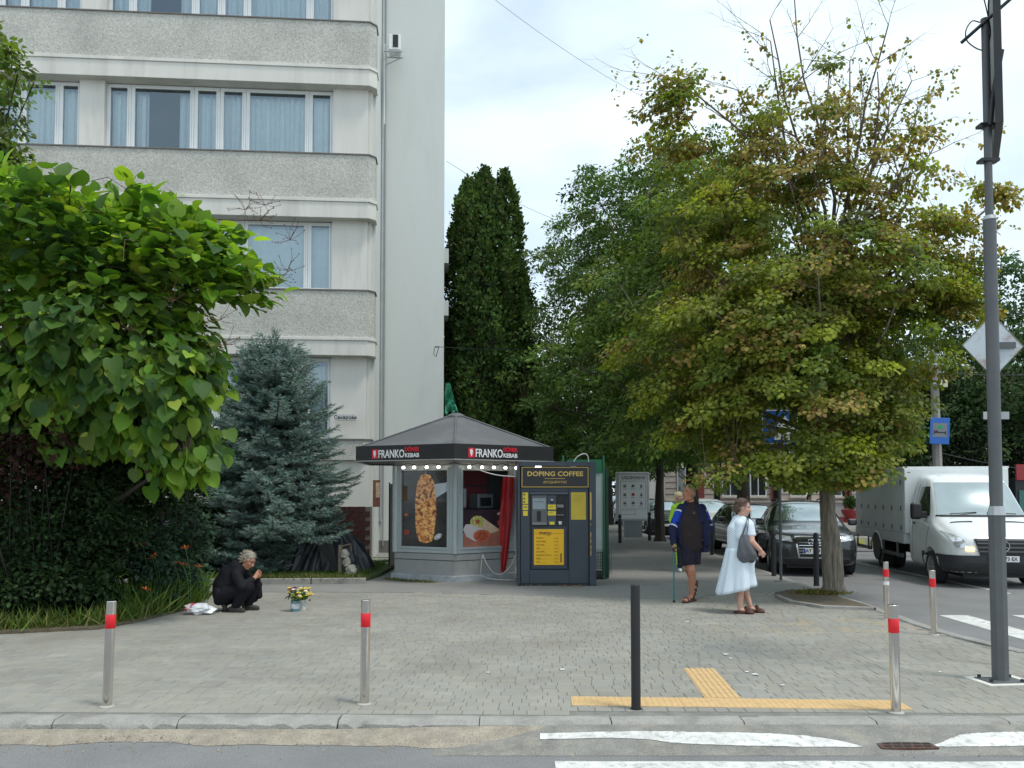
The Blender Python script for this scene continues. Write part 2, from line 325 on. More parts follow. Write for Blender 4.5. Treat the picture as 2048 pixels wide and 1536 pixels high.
def broadleaf(name, label, base, top, r0, blobs, per, crad, lsize, cols, w=None, tmpl=ROUND, mat='leaf', bark='bark_dark', limb_n=26, seed=1, group=None, droop=0.35, flat=0.55, cat='tree', tint_fn=None, keep=None, jit=0.2, r_twig=0.012, fork=0.35, twist=.25):
    root = thing(name, label, cat, base, 0, group); b = np.array(base, float)
    cl = blob_pts(blobs)
    if keep is not None: cl = cl[keep(cl)]
    wood, twigs = tree_wood(base, top, r0, cl, limb_n, seed, r_twig=r_twig, fork=fork, twist=twist)
    for mbx, nm in ((wood, 'trunk'), (twigs, 'branches')):
        mbx.v = [(v[0]-b[0], v[1]-b[1], v[2]-b[2]) for v in mbx.v]
        ob_ = mbx.build(nm, M[bark] if nm == 'trunk' else M['twig'], root, smooth=60)
        if nm != 'trunk': ob_['kind'] = 'stuff'
    P, U = clump_pts(cl, per, crad * (0.7 + 0.6*RNG.random(len(cl))), flat*.8)
    ax = np.array([(base[0]+top[0])/2, (base[1]+top[1])/2, 0]); rad_ = (cl-ax)[:, :2]; rl = np.linalg.norm(rad_, axis=1)[:, None]+1e-6
    cn = np.concatenate([rad_/rl*.55, np.full((len(cl),1), .8)], 1) + RNG.normal(size=(len(cl),3))*.22; cnr = np.repeat(cn, per, axis=0)
    tilt = np.sum((P-np.repeat(cl, per, axis=0))[:, :2]*np.repeat(rad_/rl, per, axis=0), axis=1); P[:, 2] -= tilt*.35
    n = len(P); D = U * 0.8 + rnorm(n)*0.45; D[:, 2] -= droop; Nn = cnr + rnorm(n)*0.38
    tint = .45*palette(n, cols, w, jit) + .55*np.repeat(palette(len(cl), cols, w, jit), per, axis=0)
    ct = np.repeat(1 + RNG.normal(size=(len(cl),1))*0.20, per, axis=0); tint = np.clip(tint*ct, .004, 1)
    if tint_fn is not None: tint = tint_fn(P, tint, np.repeat(np.arange(len(cl)), per))
    scatter('crown', P - b, D, Nn, lsize*(0.7+0.6*RNG.random(n)), tmpl, tint, M[mat], root)
    return root
# ------------------------------------------------------------ ground
RZ = -0.11
g = MB().add([(-600,-60,RZ-.05),(600,-60,RZ-.05),(600,1200,RZ-.05),(-600,1200,RZ-.05)], [(0,1,2,3)]).build('ground', M['asphalt']); tag(g, kind='structure')
road = MB().add([(-60,-12,RZ),(60,-12,RZ),(60,70,RZ),(-60,70,RZ)], [(0,1,2,3)]).build('road', M['asphalt']); tag(road, kind='structure')
# sidewalk outline (kerb line): front edge Y=6.66, street edge X~5.3
KERB_IN = [(-30,6.66),(3.4,6.62),(4.6,6.66),(6.2,7.1),(6.1,8.0),(5.62,8.7),(5.42,9.3),(5.30,9.9),(5.24,10.6),(5.25,11.7),(5.36,13.0),(5.28,15.0),(5.42,18.0),(5.5,24.0),(5.4,34.0),(5.2,62.0)]
poly = KERB_IN + [(-30,62)]
pv = MB().prism(poly, RZ-.1, -0.0075)
pavement = pv.build('pavement', M['joint']); tag(pavement, kind='structure')
# far asphalt walk laid on the same slab
PATH = [(-30,14.9),(-7,14.9),(-1.8,14.75),(0.2,14.35),(1.6,14.0),(2.9,13.8),(3.6,14.6),(4.9,14.9),(5.28,15.0),(5.42,18.0),(5.5,24.0),(5.4,34.0),(5.2,62.0),(-30,62)]
pth = MB().prism(PATH, -.1, 0.002).build('path', M['path']); tag(pth, kind='structure')

def in_poly(x, y, pl):
    c = False; j = len(pl)-1
    for i in range(len(pl)):
        xi, yi = pl[i]; xj, yj = pl[j]
        if (yi > y) != (yj > y) and x < (xj-xi)*(y-yi)/(yj-yi)+xi: c = not c
        j = i
    return c
# pavers: rows along X, mixed widths
ROT = R(-1.2); cr, sr_ = math.cos(ROT), math.sin(ROT)
WID = (0.105, 0.135, 0.165, 0.20); DEP = 0.125; GAP = 0.0038
bricks = []; row = 0; yv = 6.30
rb = random.Random(3)
while yv < 15.2:
    xv = -12 - rb.random()*0.2
    while xv < 6.6:
        w = rb.choice(WID); cx_, cy_ = xv+w/2, yv+DEP/2
        X = cx_*cr - cy_*sr_*1.0; Y = cx_*sr_ + cy_*cr
        X -= 0; 
        if Y > 6.73 and in_poly(X, Y-0.05, KERB_IN+[(-30,62)]) and in_poly(X+0.07, Y, KERB_IN+[(-30,62)]) and not in_poly(X, Y, PATH):
            if abs(X) < Y*0.62+0.3: bricks.append((X, Y, w, row))
        xv += w
    yv += DEP; row += 1
def brick_geo(w, dz, tilt):
    x, y = (w-GAP)/2, (DEP-GAP)/2; c = 0.003
    t = tilt
    return [(-x,-y,-.03),(x,-y,-.03),(x,y,-.03),(-x,y,-.03),(-x,-y,dz-c-t),(x,-y,dz-c+t),(x,y,dz-c+t),(-x,y,dz-c-t),
            (-x+c,-y+c,dz-t),(x-c,-y+c,dz+t),(x-c,y-c,dz+t),(-x+c,y-c,dz-t)]
BF = [(0,1,5,4),(1,2,6,5),(2,3,7,6),(3,0,4,7),(4,5,9,8),(5,6,10,9),(6,7,11,10),(7,4,8,11),(8,9,10,11)]
def btint(): 
    k = rb.gauss(1, .035); c = rb.choice([(0.288,0.279,0.243),(0.280,0.272,0.242),(0.295,0.285,0.246),(0.277,0.270,0.244),(0.288,0.277,0.235)])
    return tuple(v*k for v in c)
def tint_mesh(me, cols):
    ca = me.color_attributes.new('tint', 'FLOAT_COLOR', 'POINT'); a = np.ones((len(cols),4), np.float32); a[:, :3] = np.array(cols); ca.data.foreach_set('color', a.ravel())
bricks.sort(key=lambda b: b[1] + 0.02*abs(b[0]))
near = [b for b in bricks if abs(b[0]) < b[1]*0.60][:300]; ns = set(id(b) for b in near); far = [b for b in bricks if id(b) not in ns]
vm = {}
for w in WID:
    for k in range(5):
        mb = MB().add(brick_geo(w, rb.uniform(-.001,.0015), rb.uniform(-.001,.001)), BF); o = mb.build('paving_brick', M['paver']); 
        tint_mesh(o.data, [btint()]*12); vm[(w,k)] = o.data; bpy.data.objects.remove(o)
for (X, Y, w, r_) in near:
    o = bpy.data.objects.new('paving_brick', vm[(w, rb.randrange(5))]); C.objects.link(o); o.parent = pavement; o.location = (X, Y, 0); o.rotation_euler = (0,0,ROT)
mb = MB(); cols = []
for (X, Y, w, r_) in far:
    gv = brick_geo(w, rb.uniform(-.0012,.0018), rb.uniform(-.001,.001)); mb.add([(v[0]*cr-v[1]*sr_+X, v[0]*sr_+v[1]*cr+Y, v[2]) for v in gv], BF); cols += [btint()]*12
o = mb.build('paving_bricks', M['paver'], pavement); tint_mesh(o.data, cols); o['kind'] = 'stuff'
M['paver'].node_tree.nodes['Texture Coordinate']
for n_ in M['paver'].node_tree.nodes:
    if n_.type == 'TEX_COORD':
        geo = M['paver'].node_tree.nodes.new('ShaderNodeNewGeometry')
        for l_ in list(n_.outputs['Generated'].links): M['paver'].node_tree.links.new(geo.outputs['Position'], l_.to_socket)
# ochre wear stain on the paving towards the side street
_m = M['paver']; _N, _L = _m.node_tree.nodes, _m.node_tree.links; _b = _N['Principled BSDF']; _src = _b.inputs['Base Color'].links[0].from_socket
_g = _N.new('ShaderNodeNewGeometry'); _mp = _N.new('ShaderNodeMapping'); _mp.inputs['Location'].default_value = (-4.1/1.5, -11.0/.75, 0); _mp.inputs['Scale'].default_value = (1/1.5, 1/.75, 0)
_ln = _N.new('ShaderNodeVectorMath'); _ln.operation = 'LENGTH'; _nz = _N.new('ShaderNodeTexNoise'); _nz.inputs['Scale'].default_value = 2.2; _nz.inputs['Detail'].default_value = 5
_L.new(_g.outputs['Position'], _mp.inputs[0]); _L.new(_mp.outputs[0], _ln.inputs[0]); _L.new(_g.outputs['Position'], _nz.inputs['Vector'])
_mr = _N.new('ShaderNodeMapRange'); _mr.inputs[1].default_value = 1.3; _mr.inputs[2].default_value = .3; _mr.inputs[3].default_value = 0; _mr.inputs[4].default_value = 1; _L.new(_ln.outputs['Value'], _mr.inputs[0])
_m2 = _N.new('ShaderNodeMapRange'); _m2.inputs[1].default_value = .48; _m2.inputs[2].default_value = .66; _m2.inputs[4].default_value = .55; _L.new(_nz.outputs['Fac'], _m2.inputs[0])
_mu = _N.new('ShaderNodeMath'); _mu.operation = 'MULTIPLY'; _L.new(_mr.outputs[0], _mu.inputs[0]); _L.new(_m2.outputs[0], _mu.inputs[1])
_mx = _N.new('ShaderNodeMix'); _mx.data_type = 'RGBA'; _mx.inputs[7].default_value = (.46,.33,.17,1); _L.new(_mu.outputs[0], _mx.inputs[0]); _L.new(_src, _mx.inputs[6]); _L.new(_mx.outputs[2], _b.inputs['Base Color'])
# tactile tiles
TR = R(-3.0); tc_, ts_ = math.cos(TR), math.sin(TR); T0 = Vector((0.49, 7.10, 0))
def tact(i, j, kind):
    mb = MB(); s = 0.298; mb.bb(-s/2, s/2, -s/2, s/2, -.01, .004)
    if kind == 'dome':
        for a in range(6):
            for b in range(6):
                mb.cyl((-s/2+.025+a*.0496, -s/2+.025+b*.0496, .004), .0165, .006, 7, .010)
    else:
        for a in range(6): mb.bb(-s/2+.012+a*.0495, -s/2+.012+a*.0495+.028, -s/2+.004, s/2-.004, .004, .009)
    x, y = (i+.5)*.3, j*.3
    o = mb.build('tactile_tile', M['tactile'], pavement, smooth=30); o.location = (T0.x+x*tc_-y*ts_, T0.y+x*ts_+y*tc_, 0); o.rotation_euler = (0,0,TR); return o
dm = tact(0, 0, 'dome')
for i in range(1, 9):
    o = dm.copy(); C.objects.link(o); x = (i+.5)*.3; o.location = (T0.x+x*tc_, T0.y+x*ts_, rb.uniform(-.001,.001))
gd = tact(3.72, 1, 'bar')
for j in range(2, 5):
    o = gd.copy(); C.objects.link(o); x, y = 4.22*.3, j*.3 + .0; o.location = (T0.x+x*tc_-y*ts_, T0.y+x*ts_+y*tc_, 0)
# front kerb stones
kerb = empty('kerb'); tag(kerb, kind='structure')
def kstone(x0, x1, zt0, zt1, yb=6.66, yf=6.46, chip=0):
    n = max(3, int((x1-x0)/.06)); P = []
    for i in range(n+1):
        t = i/n; x = x0+(x1-x0)*t; zt = zt0+(zt1-zt0)*t; c = .014 + (.035*abs(rb.gauss(0,1)) if rb.random() < chip else 0)
        P.append([(x,yb,zt),(x,yf+.03+c,zt),(x,yf+.008,zt-.012-c*.8),(x,yf-.004,-.16)])
    mb = MB().grid(P); 
    mb.poly([P[0][3],P[0][2],P[0][1],P[0][0],(x0,yb,-.16)]); mb.poly([P[-1][0],P[-1][1],P[-1][2],P[-1][3],(x1,yb,-.16)])
    return mb.build('kerb_stone', M['kerb'], kerb, smooth=50)
xs = [-9.4,-8.4,-7.4,-6.4,-5.42,-4.42,-3.46,-2.52,-1.315]
for a, b in zip(xs[:-1], xs[1:]): kstone(a+.006, b-.006, .004, .004, chip=.35)
kstone(-1.305, -.25, .004, -.006, chip=.05)
xx = -.243
while xx < 4.4: kstone(xx, xx+.99, -.006+rb.uniform(-.002,.001), -.006, chip=.15); xx += 1.0
# brick fill wedge where the pavers ramp down behind dropped kerb is hidden by kerb back edge
KL = [(4.75,6.50),(5.5,6.62),(6.4,7.1),(6.25,8.1),(5.78,8.8),(5.58,9.35),(5.46,9.95),(5.40,10.6),(5.41,11.7),(5.52,13.0),(5.44,15.0),(5.58,18.0),(5.66,24.0),(5.56,34.0),(5.36,62.0)]
def kerb_run(pts, pin, name='kerb_stone', step=1.0, w=.15, top=.004, parent=kerb):
    # stones between inner line pin and outer line pts
    def arc(L_):
        s = [0]
        for a, b in zip(L_[:-1], L_[1:]): s.append(s[-1]+math.dist(a,b))
        return s
    S = arc(pts); tot = S[-1]
    def ev(L_, u):
        s_ = arc(L_); d = u*s_[-1]
        for i in range(len(L_)-1):
            if d <= s_[i+1]+1e-9:
                k = (d-s_[i])/max(1e-9, s_[i+1]-s_[i]); return (L_[i][0]+(L_[i+1][0]-L_[i][0])*k, L_[i][1]+(L_[i+1][1]-L_[i][1])*k)
        return L_[-1]
    n = int(tot/step)
    for i in range(n):
        a, b = (i+.01)/n, (i+.99)/n
        o0, o1 = Vector(ev(pts,a)), Vector(ev(pts,b)); d = (o1-o0).normalized(); nrm = Vector((-d.y, d.x))
        i0, i1 = o0+nrm*w, o1+nrm*w; zz = top+rb.uniform(-.004,.004)
        MB().prism([tuple(o0), tuple(o1), tuple(i1), tuple(i0)], -.16, zz).build('kerb_stone', M['kerb'], parent, bevel=.012, seg=2)
kerb_run(KL, None, step=1.02)
# gutter: sandy wedge by the kerb and worn edge
n = 110; P = []
for i in range(n+1):
    x = -9.5 + 9.9*i/n; base = 6.25 + .04*math.sin(x*1.7)+.03*math.sin(x*4.3+1)
    zz = -.052 if x < -1.3 else (-.052+.022*min(1,(x+1.3)/1.0))
    base += .03*math.sin(x*9.1)*math.sin(x*2.3)+rb.uniform(-.006,.006)
    k_ = min(1, max(0, (x+.3)/.9)); k_ = k_*k_*(3-2*k_); base = base*(1-k_) + (6.415+.012*math.sin(x*5))*k_
    if 2.2 < x < 3.4: base -= .13*math.exp(-((x-2.82)/.32)**2)
    P.append([(x,6.459,zz),(x,6.459*.6+base*.4,zz-.012),(x,6.459*.25+base*.75,zz-.035),(x,base,RZ+.003)])
o = MB().grid(P).build('gutter_sand', M['sand'], smooth=60); tag(o, kind='structure')
def zg(x, y):
    k = min(1, max(0, (x+.5)/1.0)); k = k*k*(3-2*k); t_ = min(1, max(0, (6.462-y)/.44)); dip = -.035*math.exp(-((x-2.83)/.34)**2)*math.exp(-((y-6.22)/.14)**2)
    return (RZ+.002) + k*(-.022-RZ)*(1-t_**1.15) + dip
P = [[(x, y, zg(x, y)) for y in [6.462-.47*j/10 for j in range(11)]] for x in [-.55+5.5*i/90 for i in range(91)]]
o = MB().grid(P).build('gutter', pm('gutter_concrete', (.24,.232,.21), rough=.95, var=.3, vscale=5, bump=.5, bscale=70, dirt=.7, dcol=(.33,.29,.22), dscale=2.5, grain=.25, gscale=80), smooth=60); tag(o, kind='structure')
peb = MB()
for k in range(700):
    x = rb.uniform(-6,4.2); y = rb.choice((rb.gauss(6.36,.05), rb.gauss(6.2,.10))); 
    if y > 6.44: continue
    q = rb.uniform(.003,.009); z = RZ+.012+max(0,(y-6.2))*.17; peb.add([(x-q,y-q,z-.01),(x+q,y-q*.7,z-.01),(x+q*.6,y+q,z-.01),(x-q,y+q*.8,z-.01),(x,y,z+q)], [(0,1,4),(1,2,4),(2,3,4),(3,0,4)])
o = peb.build('gravel', pm('grit', (.34,.29,.23), rough=1, var=.6, vscale=60)); tag(o, 'loose grit and small stones lying in the sandy gutter', 'gravel', kind='stuff')
# painted marks
def paint(name, pts, z=RZ+.006):
    return MB().prism([(p[0],p[1]) for p in pts], RZ-.004, z).build(name, M['paint'])
def px_line(L_, z): return [tuple(gp(x,y,z))[:2] for x, y in L_]
cross = empty('crossing'); tag(cross, kind='structure')
def bar_on(up_, lo_, name='zebra_bar'):
    def hit(px, py):
        z = RZ
        for _ in range(8): p = gp(px, py, z); z = zg(p.x, p.y)+.004
        return (p.x, p.y, z)
    xs_ = np.linspace(max(up_[0][0], lo_[0][0]), min(up_[-1][0], lo_[-1][0]), 60); P = []
    for x in xs_:
        a = np.interp(x, [q[0] for q in up_], [q[1] for q in up_])+rb.uniform(-.6,.6); b = np.interp(x, [q[0] for q in lo_], [q[1] for q in lo_])+rb.uniform(-.5,.5)
        P.append([hit(x, a+(b-a)*j/5) for j in range(6)])
    o = MB().grid(P).build(name, M['paint']); o.parent = cross
up_ = [(1080,1466),(1150,1464),(1230,1462),(1300,1461),(1400,1463),(1500,1464),(1560,1466),(1620,1470),(1660,1475),(1690,1482)]
lo_ = [(1726,1494),(1600,1491),(1500,1489),(1400,1486),(1340,1482),(1290,1475),(1240,1473),(1160,1474),(1080,1478)]
bar_on(up_+[(1726,1493.5)], lo_[::-1])
bar_on([(1832,1482),(1870,1470),(1920,1465),(1990,1463),(2120,1462)], [(1832,1487),(1850,1492),(1900,1493),(1960,1491),(2048,1489),(2120,1489)])
def bar(x0, x1, y0, y1, rag=.012):
    n = 14; a = [(x0+(x1-x0)*i/n, y0+rb.uniform(-rag,rag)) for i in range(n+1)]; b = [(x1-(x1-x0)*i/n, y1+rb.uniform(-rag,rag)) for i in range(n+1)]
    o = paint('zebra_bar', a+b); o.parent = cross
bar(.29, 5.2, 5.42, 5.86); bar(.29, 5.2, 4.5, 4.95)
for x in (6.36, 7.45, 8.55, 9.65, 10.7):
    o = paint('zebra_bar', [(x,9.6),(x+.42,9.6),(x+.42,12.75),(x,12.75)]); o.parent = cross
o = paint('lane_line', [(8.95,15.5),(9.05,15.5),(9.35,60),(9.25,60)]); o.name = 'lane_line'; o.parent = cross
# storm drain
dr = thing('storm_drain', 'rusty storm drain grate sunk in the gutter by the white crossing bar', 'drain', (2.83, 6.20, zg(2.83,6.20)+.004))
dr.scale = (.68, .85, 1)
MB().bb(-.30,.30,-.10,.10,-.02,.010).build('frame', pm('rust_iron', (0.10,0.055,0.042), rough=.9, var=.4, vscale=12, bump=.5), dr, bevel=.004)
mb = MB()
for i in range(5): mb.bb(-.25+i*.105, -.25+i*.105+.075, -.075, -.035, .006, .0125); 
for i in range(5): mb.bb(-.22+i*.105, -.22+i*.105+.075, .0, .04, .006, .0125)
mb.build('slots', M['black'], dr)['kind'] = 'stuff'
# tree pit
pit_c = gp(1668, 1186); PIT = [(4.35,13.35),(4.6,12.75),(5.35,12.55),(5.36,13.0),(5.30,14.6),(4.9,15.0),(4.45,14.5)]
o = MB().prism([(p[0]-.02*(p[0]-5.0), p[1]) for p in PIT], -.02, .03).build('soil', M['soil']); tag(o, kind='structure')
pk = empty('tree_pit_kerb'); tag(pk, kind='structure')
PP = [(4.32,14.1),(4.32,13.3),(4.6,12.70),(5.3,12.50)]
for a, b in zip(PP[:-1], PP[1:]):
    n = max(1, int(math.dist(a,b)/.4)); 
    for i in range(n):
        p0 = Vector(a).lerp(Vector(b), (i+.02)/n); p1 = Vector(a).lerp(Vector(b), (i+.98)/n); d = (p1-p0).normalized(); q = Vector((-d.y,d.x))*.08
        MB().prism([tuple(p0),tuple(p1),tuple(p1+q),tuple(p0+q)], -.02, .045).build('kerb_stone', M['kerb'], pk, bevel=.008)
# planting bed at left and lawn behind
BED = [(-30,10.35),(-7.5,10.38),(-6.2,10.40),(-5.2,10.75),(-4.95,11.4),(-4.75,12.6),(-5.0,14.2),(-5.7,15.9),(-30,15.9)]
o = MB().prism(BED, -.02, .035).build('soil', M['soil']); tag(o, kind='structure')
LAWN = [(-30,16.1),(-5.8,16.05),(-2.9,16.25),(-2.7,17.5),(-2.6,21.9),(-30,21)]
o = MB().prism(LAWN, -.02, .07).build('lawn', M['lawn']); tag(o, kind='structure')
lk = empty('lawn_kerb'); tag(lk, kind='structure')
kerb_run([(-12,15.9),(-5.8,15.92),(-2.75,16.1)], None, step=1.0, w=.10, top=.11, parent=lk)
# yellowish chalky wear marks and litter are in the paver stains; small litter pieces
lit = MB()
for (x, y) in [(440,1226),(722,1155),(975,1346),(1125,1340),(1452,1310),(1462,1318),(1495,1345),(1510,1350),(1565,1372),(1880,1345),(1375,1245),(1290,1112),(1310,1128),(1265,1150)]:
    p = gp(x,y); s = rb.uniform(.02,.045); a = rb.random()*3
    lit.add([(p.x+s*math.cos(a+k*1.57)*rb.uniform(.6,1.2), p.y+s*math.sin(a+k*1.57)*rb.uniform(.6,1.2), .006+rb.random()*.006) for k in range(4)], [(0,1,2,3)])
o = lit.build('litter', M['white']); tag(o, 'scraps of white paper litter scattered on the paving', 'litter', kind='stuff')
# far ground strips across the street
o = MB().prism([(13.5,16),(60,14),(60,70),(14.5,70)], RZ-.05, .0).build('far_pavement', M['path']); tag(o, kind='structure')
fk = empty('far_kerb'); tag(fk, kind='structure')
kerb_run([(14.4,70),(13.4,16),(22,13.2)], None, step=1.6, w=.15, top=.01, parent=fk)
# ------------------------------------------------------------ panel building at left
def rough_cast():
    m, N, L, b = nodes('pebbledash'); b.inputs['Roughness'].default_value = 1
    tcn = N.new('ShaderNodeTexCoord'); v = N.new('ShaderNodeTexNoise'); v.inputs['Scale'].default_value = 26; v.inputs['Detail'].default_value = 4; v.inputs['Roughness'].default_value = .75; v.inputs['Distortion'].default_value = .6
    L.new(tcn.outputs['Object'], v.inputs['Vector'])
    r_ = N.new('ShaderNodeValToRGB'); r_.color_ramp.elements[0].position = .36; r_.color_ramp.elements[0].color = (.40,.388,.345,1); r_.color_ramp.elements[1].position = .60; r_.color_ramp.elements[1].color = (.66,.645,.59,1)
    n = N.new('ShaderNodeTexNoise'); n.inputs['Scale'].default_value = .9; n.inputs['Detail'].default_value = 6; L.new(tcn.outputs['Object'], n.inputs['Vector'])
    mr = N.new('ShaderNodeMapRange'); mr.inputs[1].default_value = .3; mr.inputs[2].default_value = .7; mr.inputs[3].default_value = .86; mr.inputs[4].default_value = 1.1; L.new(n.outputs['Fac'], mr.inputs[0])
    mu = N.new('ShaderNodeVectorMath'); mu.operation = 'SCALE'; L.new(v.outputs['Fac'], r_.inputs['Fac']); L.new(r_.outputs[0], mu.inputs[0]); L.new(mr.outputs[0], mu.inputs['Scale']); L.new(mu.outputs[0], b.inputs['Base Color'])
    bp = N.new('ShaderNodeBump'); bp.inputs['Strength'].default_value = .8; bp.inputs['Distance'].default_value = .03; L.new(v.outputs['Fac'], bp.inputs['Height']); L.new(bp.outputs[0], b.inputs['Normal'])
    return m
M['dash'] = rough_cast()
M['plaster'] = pm('cream_plaster', (0.70,0.675,0.625), rough=.95, var=.07, vscale=1.2, bump=.1, bscale=60, dirt=.55, dcol=(.44,.42,.36), dscale=1.1, stretch=(1.6,1.6,.22))
M['plaster_g'] = pm('pale_plaster', (0.645,0.668,0.640), rough=.95, var=.07, vscale=.8, bump=.1, bscale=60, dirt=.55, dcol=(.52,.54,.50), dscale=.8, stretch=(1.3,1.3,.30))
M['flash'] = pm('dark_flashing', (0.17,0.155,0.14), rough=.7, var=.2)
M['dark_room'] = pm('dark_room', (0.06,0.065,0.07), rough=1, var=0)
M['curtain'] = pm('net_curtain', (0.82,0.86,0.86), rough=.9, var=.06, vscale=6)
def win_glass(tint=(0.74,0.88,0.96), refl=.14, rough=.02):
    m, N, L, b = nodes('window_glass'); N.remove(b)
    gl = N.new('ShaderNodeBsdfGlossy'); gl.inputs['Color'].default_value = (*tint,1); gl.inputs['Roughness'].default_value = rough
    tr = N.new('ShaderNodeBsdfTransparent'); tr.inputs['Color'].default_value = (.88,.93,.95,1)
    mxs = N.new('ShaderNodeMixShader'); fr = N.new('ShaderNodeFresnel'); fr.inputs[0].default_value = 1.5
    ad = N.new('ShaderNodeMath'); ad.operation = 'ADD'; ad.inputs[1].default_value = refl; L.new(fr.outputs[0], ad.inputs[0])
    L.new(ad.outputs[0], mxs.inputs[0]); L.new(tr.outputs[0], mxs.inputs[1]); L.new(gl.outputs[0], mxs.inputs[2]); L.new(mxs.outputs[0], N['Material Output'].inputs['Surface'])
    return m
M['glass'] = win_glass()
M['glass_clear'] = win_glass((.9,.95,.95), .06)
BR = R(4.6); R0 = at(745, 1117, 22.1); R0.z = 0; bc, bs = math.cos(BR), math.sin(BR)
bld = thing('apartment_building', 'grey panel building with pebbledash bands and long rows of white windows', 'building', tuple(R0), BR)
def lx(px, py, ly=0.0):
    d = ray(px, py); k = d.x/d.y
    return (k*(R0.y+ly*bc) - R0.x + ly*bs) / (bc - k*bs)
def lz(py, px=745, ly=0.0):
    a = lx(px, py, ly); Y = R0.y + a*bs + ly*bc; return at(px, py, Y).z
LEFT = -32
# floors: (band top, band bottom(ledge), beam top, beam bottom) as photo rows at the right corner, window zone between beam bottom and next band top
ROWS = [(48,138,142,176),(312,402,406,440),(582,677,681,713),(878,None,None,None)]
zt = [lz(r[0]) for r in ROWS]
H3 = zt[0]-zt[1]
levels = []
for i, r_ in enumerate(ROWS[:3]): levels.append(tuple(lz(v) for v in r_))
top = levels[0]
levels.insert(0, tuple(v + H3 for v in top)); levels.insert(0, tuple(v + 2*H3 for v in top))
base_top = zt[3]
for (a, b_, c_, d_) in levels:
    # textured spandrel with chamfered right end
    pol = [(LEFT,-.10),(-.16,-.10),(0.0,.06),(0.0,.5),(LEFT,.5)]
    MB().prism(pol, b_, a-.03).build('spandrel', M['dash'], bld)
    MB().prism([(LEFT,-.13),(-.14,-.13),(.03,.05),(.03,.52),(LEFT,.52)], a-.03, a).build('flashing', M['flash'], bld)
    MB().prism([(LEFT,-.15),(-.13,-.15),(.05,.04),(.05,.48),(LEFT,.48)], c_-.03, b_).build('ledge', M['plaster'], bld, bevel=.008)
    MB().prism([(LEFT,-.12),(-.15,-.12),(.025,.05),(.025,.47),(LEFT,.47)], d_, c_-.03).build('beam', M['plaster'], bld, bevel=.01)
# base band and plinth
MB().prism([(LEFT,-.08),(-.25,-.08),(-.06,.08),(-.06,.5),(LEFT,.5)], base_top-.55, base_top-.03).build('spandrel', M['dash'], bld)
MB().prism([(LEFT,-.11),(-.24,-.11),(-.03,.08),(-.03,.52),(LEFT,.52)], base_top-.03, base_top).build('flashing', M['flash'], bld)
MB().bb(LEFT, -.1, .02, .5, 1.35, base_top-.55).build('lower_wall', M['plaster'], bld)
MB().bb(LEFT, -.06, .0, .5, -.1, 1.35).build('plinth', pm('plinth_mortar', (.13,.11,.10), var=.2), bld)
# glazed plinth tiles near the corner
tile_m = pm('brown_glazed_tile', (0.050,0.018,0.016), rough=.25, var=.35, vscale=6, dirt=.25, dcol=(.16,.1,.08), dscale=5, coat=.3)
tb = MB(); tb.bb(-.118,.118,-.02,.0,-.057,.057); tile0 = tb.build('tile', tile_m, bld, bevel=.004); first = True
for r_ in range(11):
    for k in range(9):
        x = -.19 - k*.245 - (0 if r_ % 2 else .12)
        o = tile0 if first else tile0.copy()
        if not first: C.objects.link(o)
        first = False; o.location = (x, rb.uniform(-.006,.002), .08+r_*.122)
# bay side wall and recessed main wall
side_d = 2.35
MB().bb(-.35, -.02, .5, side_d, -.1, 26).build('side_wall', M['plaster_g'], bld)
x2 = lx(888, 600, side_d)
MB().bb(-.35+.002, x2, side_d, side_d+11, .35, 26).build('main_wall', M['plaster_g'], bld)
MB().bb(-.35+.002, x2+.03, side_d-.03, side_d+11.2, -.1, .35).build('main_plinth', pm('grey_plinth', (.16,.155,.15), var=.15, dirt=.4), bld)
# small ledges that stick out on the far side of the main wall
for yy in (480, 590): 
    z_ = lz(yy, 888, side_d); MB().bb(x2, x2+.14, side_d+1.2, side_d+4, z_-.35, z_+.1).build('sill', M['plaster_g'], bld)
# piers
def group_cols(xs, y=240, ly=.28): return [lx(x, y, ly) for x in xs]
G_B = group_cols([213,262,388,440,492,618,668]); G_A = group_cols([-180,-55,-3,45,118,163]); GAPW = G_B[0]-G_A[-1]
pier_l, pier_r = G_B[-1], -.14
zones = []   # (zbottom, ztop)
for i in range(len(levels)-1): zones.append((levels[i][0], levels[i+1][3]))
zones = [(levels[i+1][0], levels[i][3]) for i in range(len(levels)-1)] + [(base_top, levels[-1][3])]
for (z0, z1) in zones:
    MB().bb(pier_l, -.20, .13, .5, z0, z1).build('pier', M['plaster'], bld)
    MB().bb(-.20+.002, -.10, .22, .5, z0, z1).build('pier_return', M['plaster'], bld)
    MB().bb(G_A[-1], G_B[0], .13, .5, z0, z1).build('pier', M['plaster'], bld)
    MB().bb(LEFT, G_A[0]-.02, .13, .5, z0, z1).build('pier', M['plaster'], bld)
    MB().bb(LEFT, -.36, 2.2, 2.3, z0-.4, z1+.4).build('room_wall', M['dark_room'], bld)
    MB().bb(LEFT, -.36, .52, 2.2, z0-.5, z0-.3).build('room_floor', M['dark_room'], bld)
    MB().bb(LEFT, -.36, .51, 2.2, z1+.02, z1+.12).build('room_ceiling', M['dark_room'], bld)
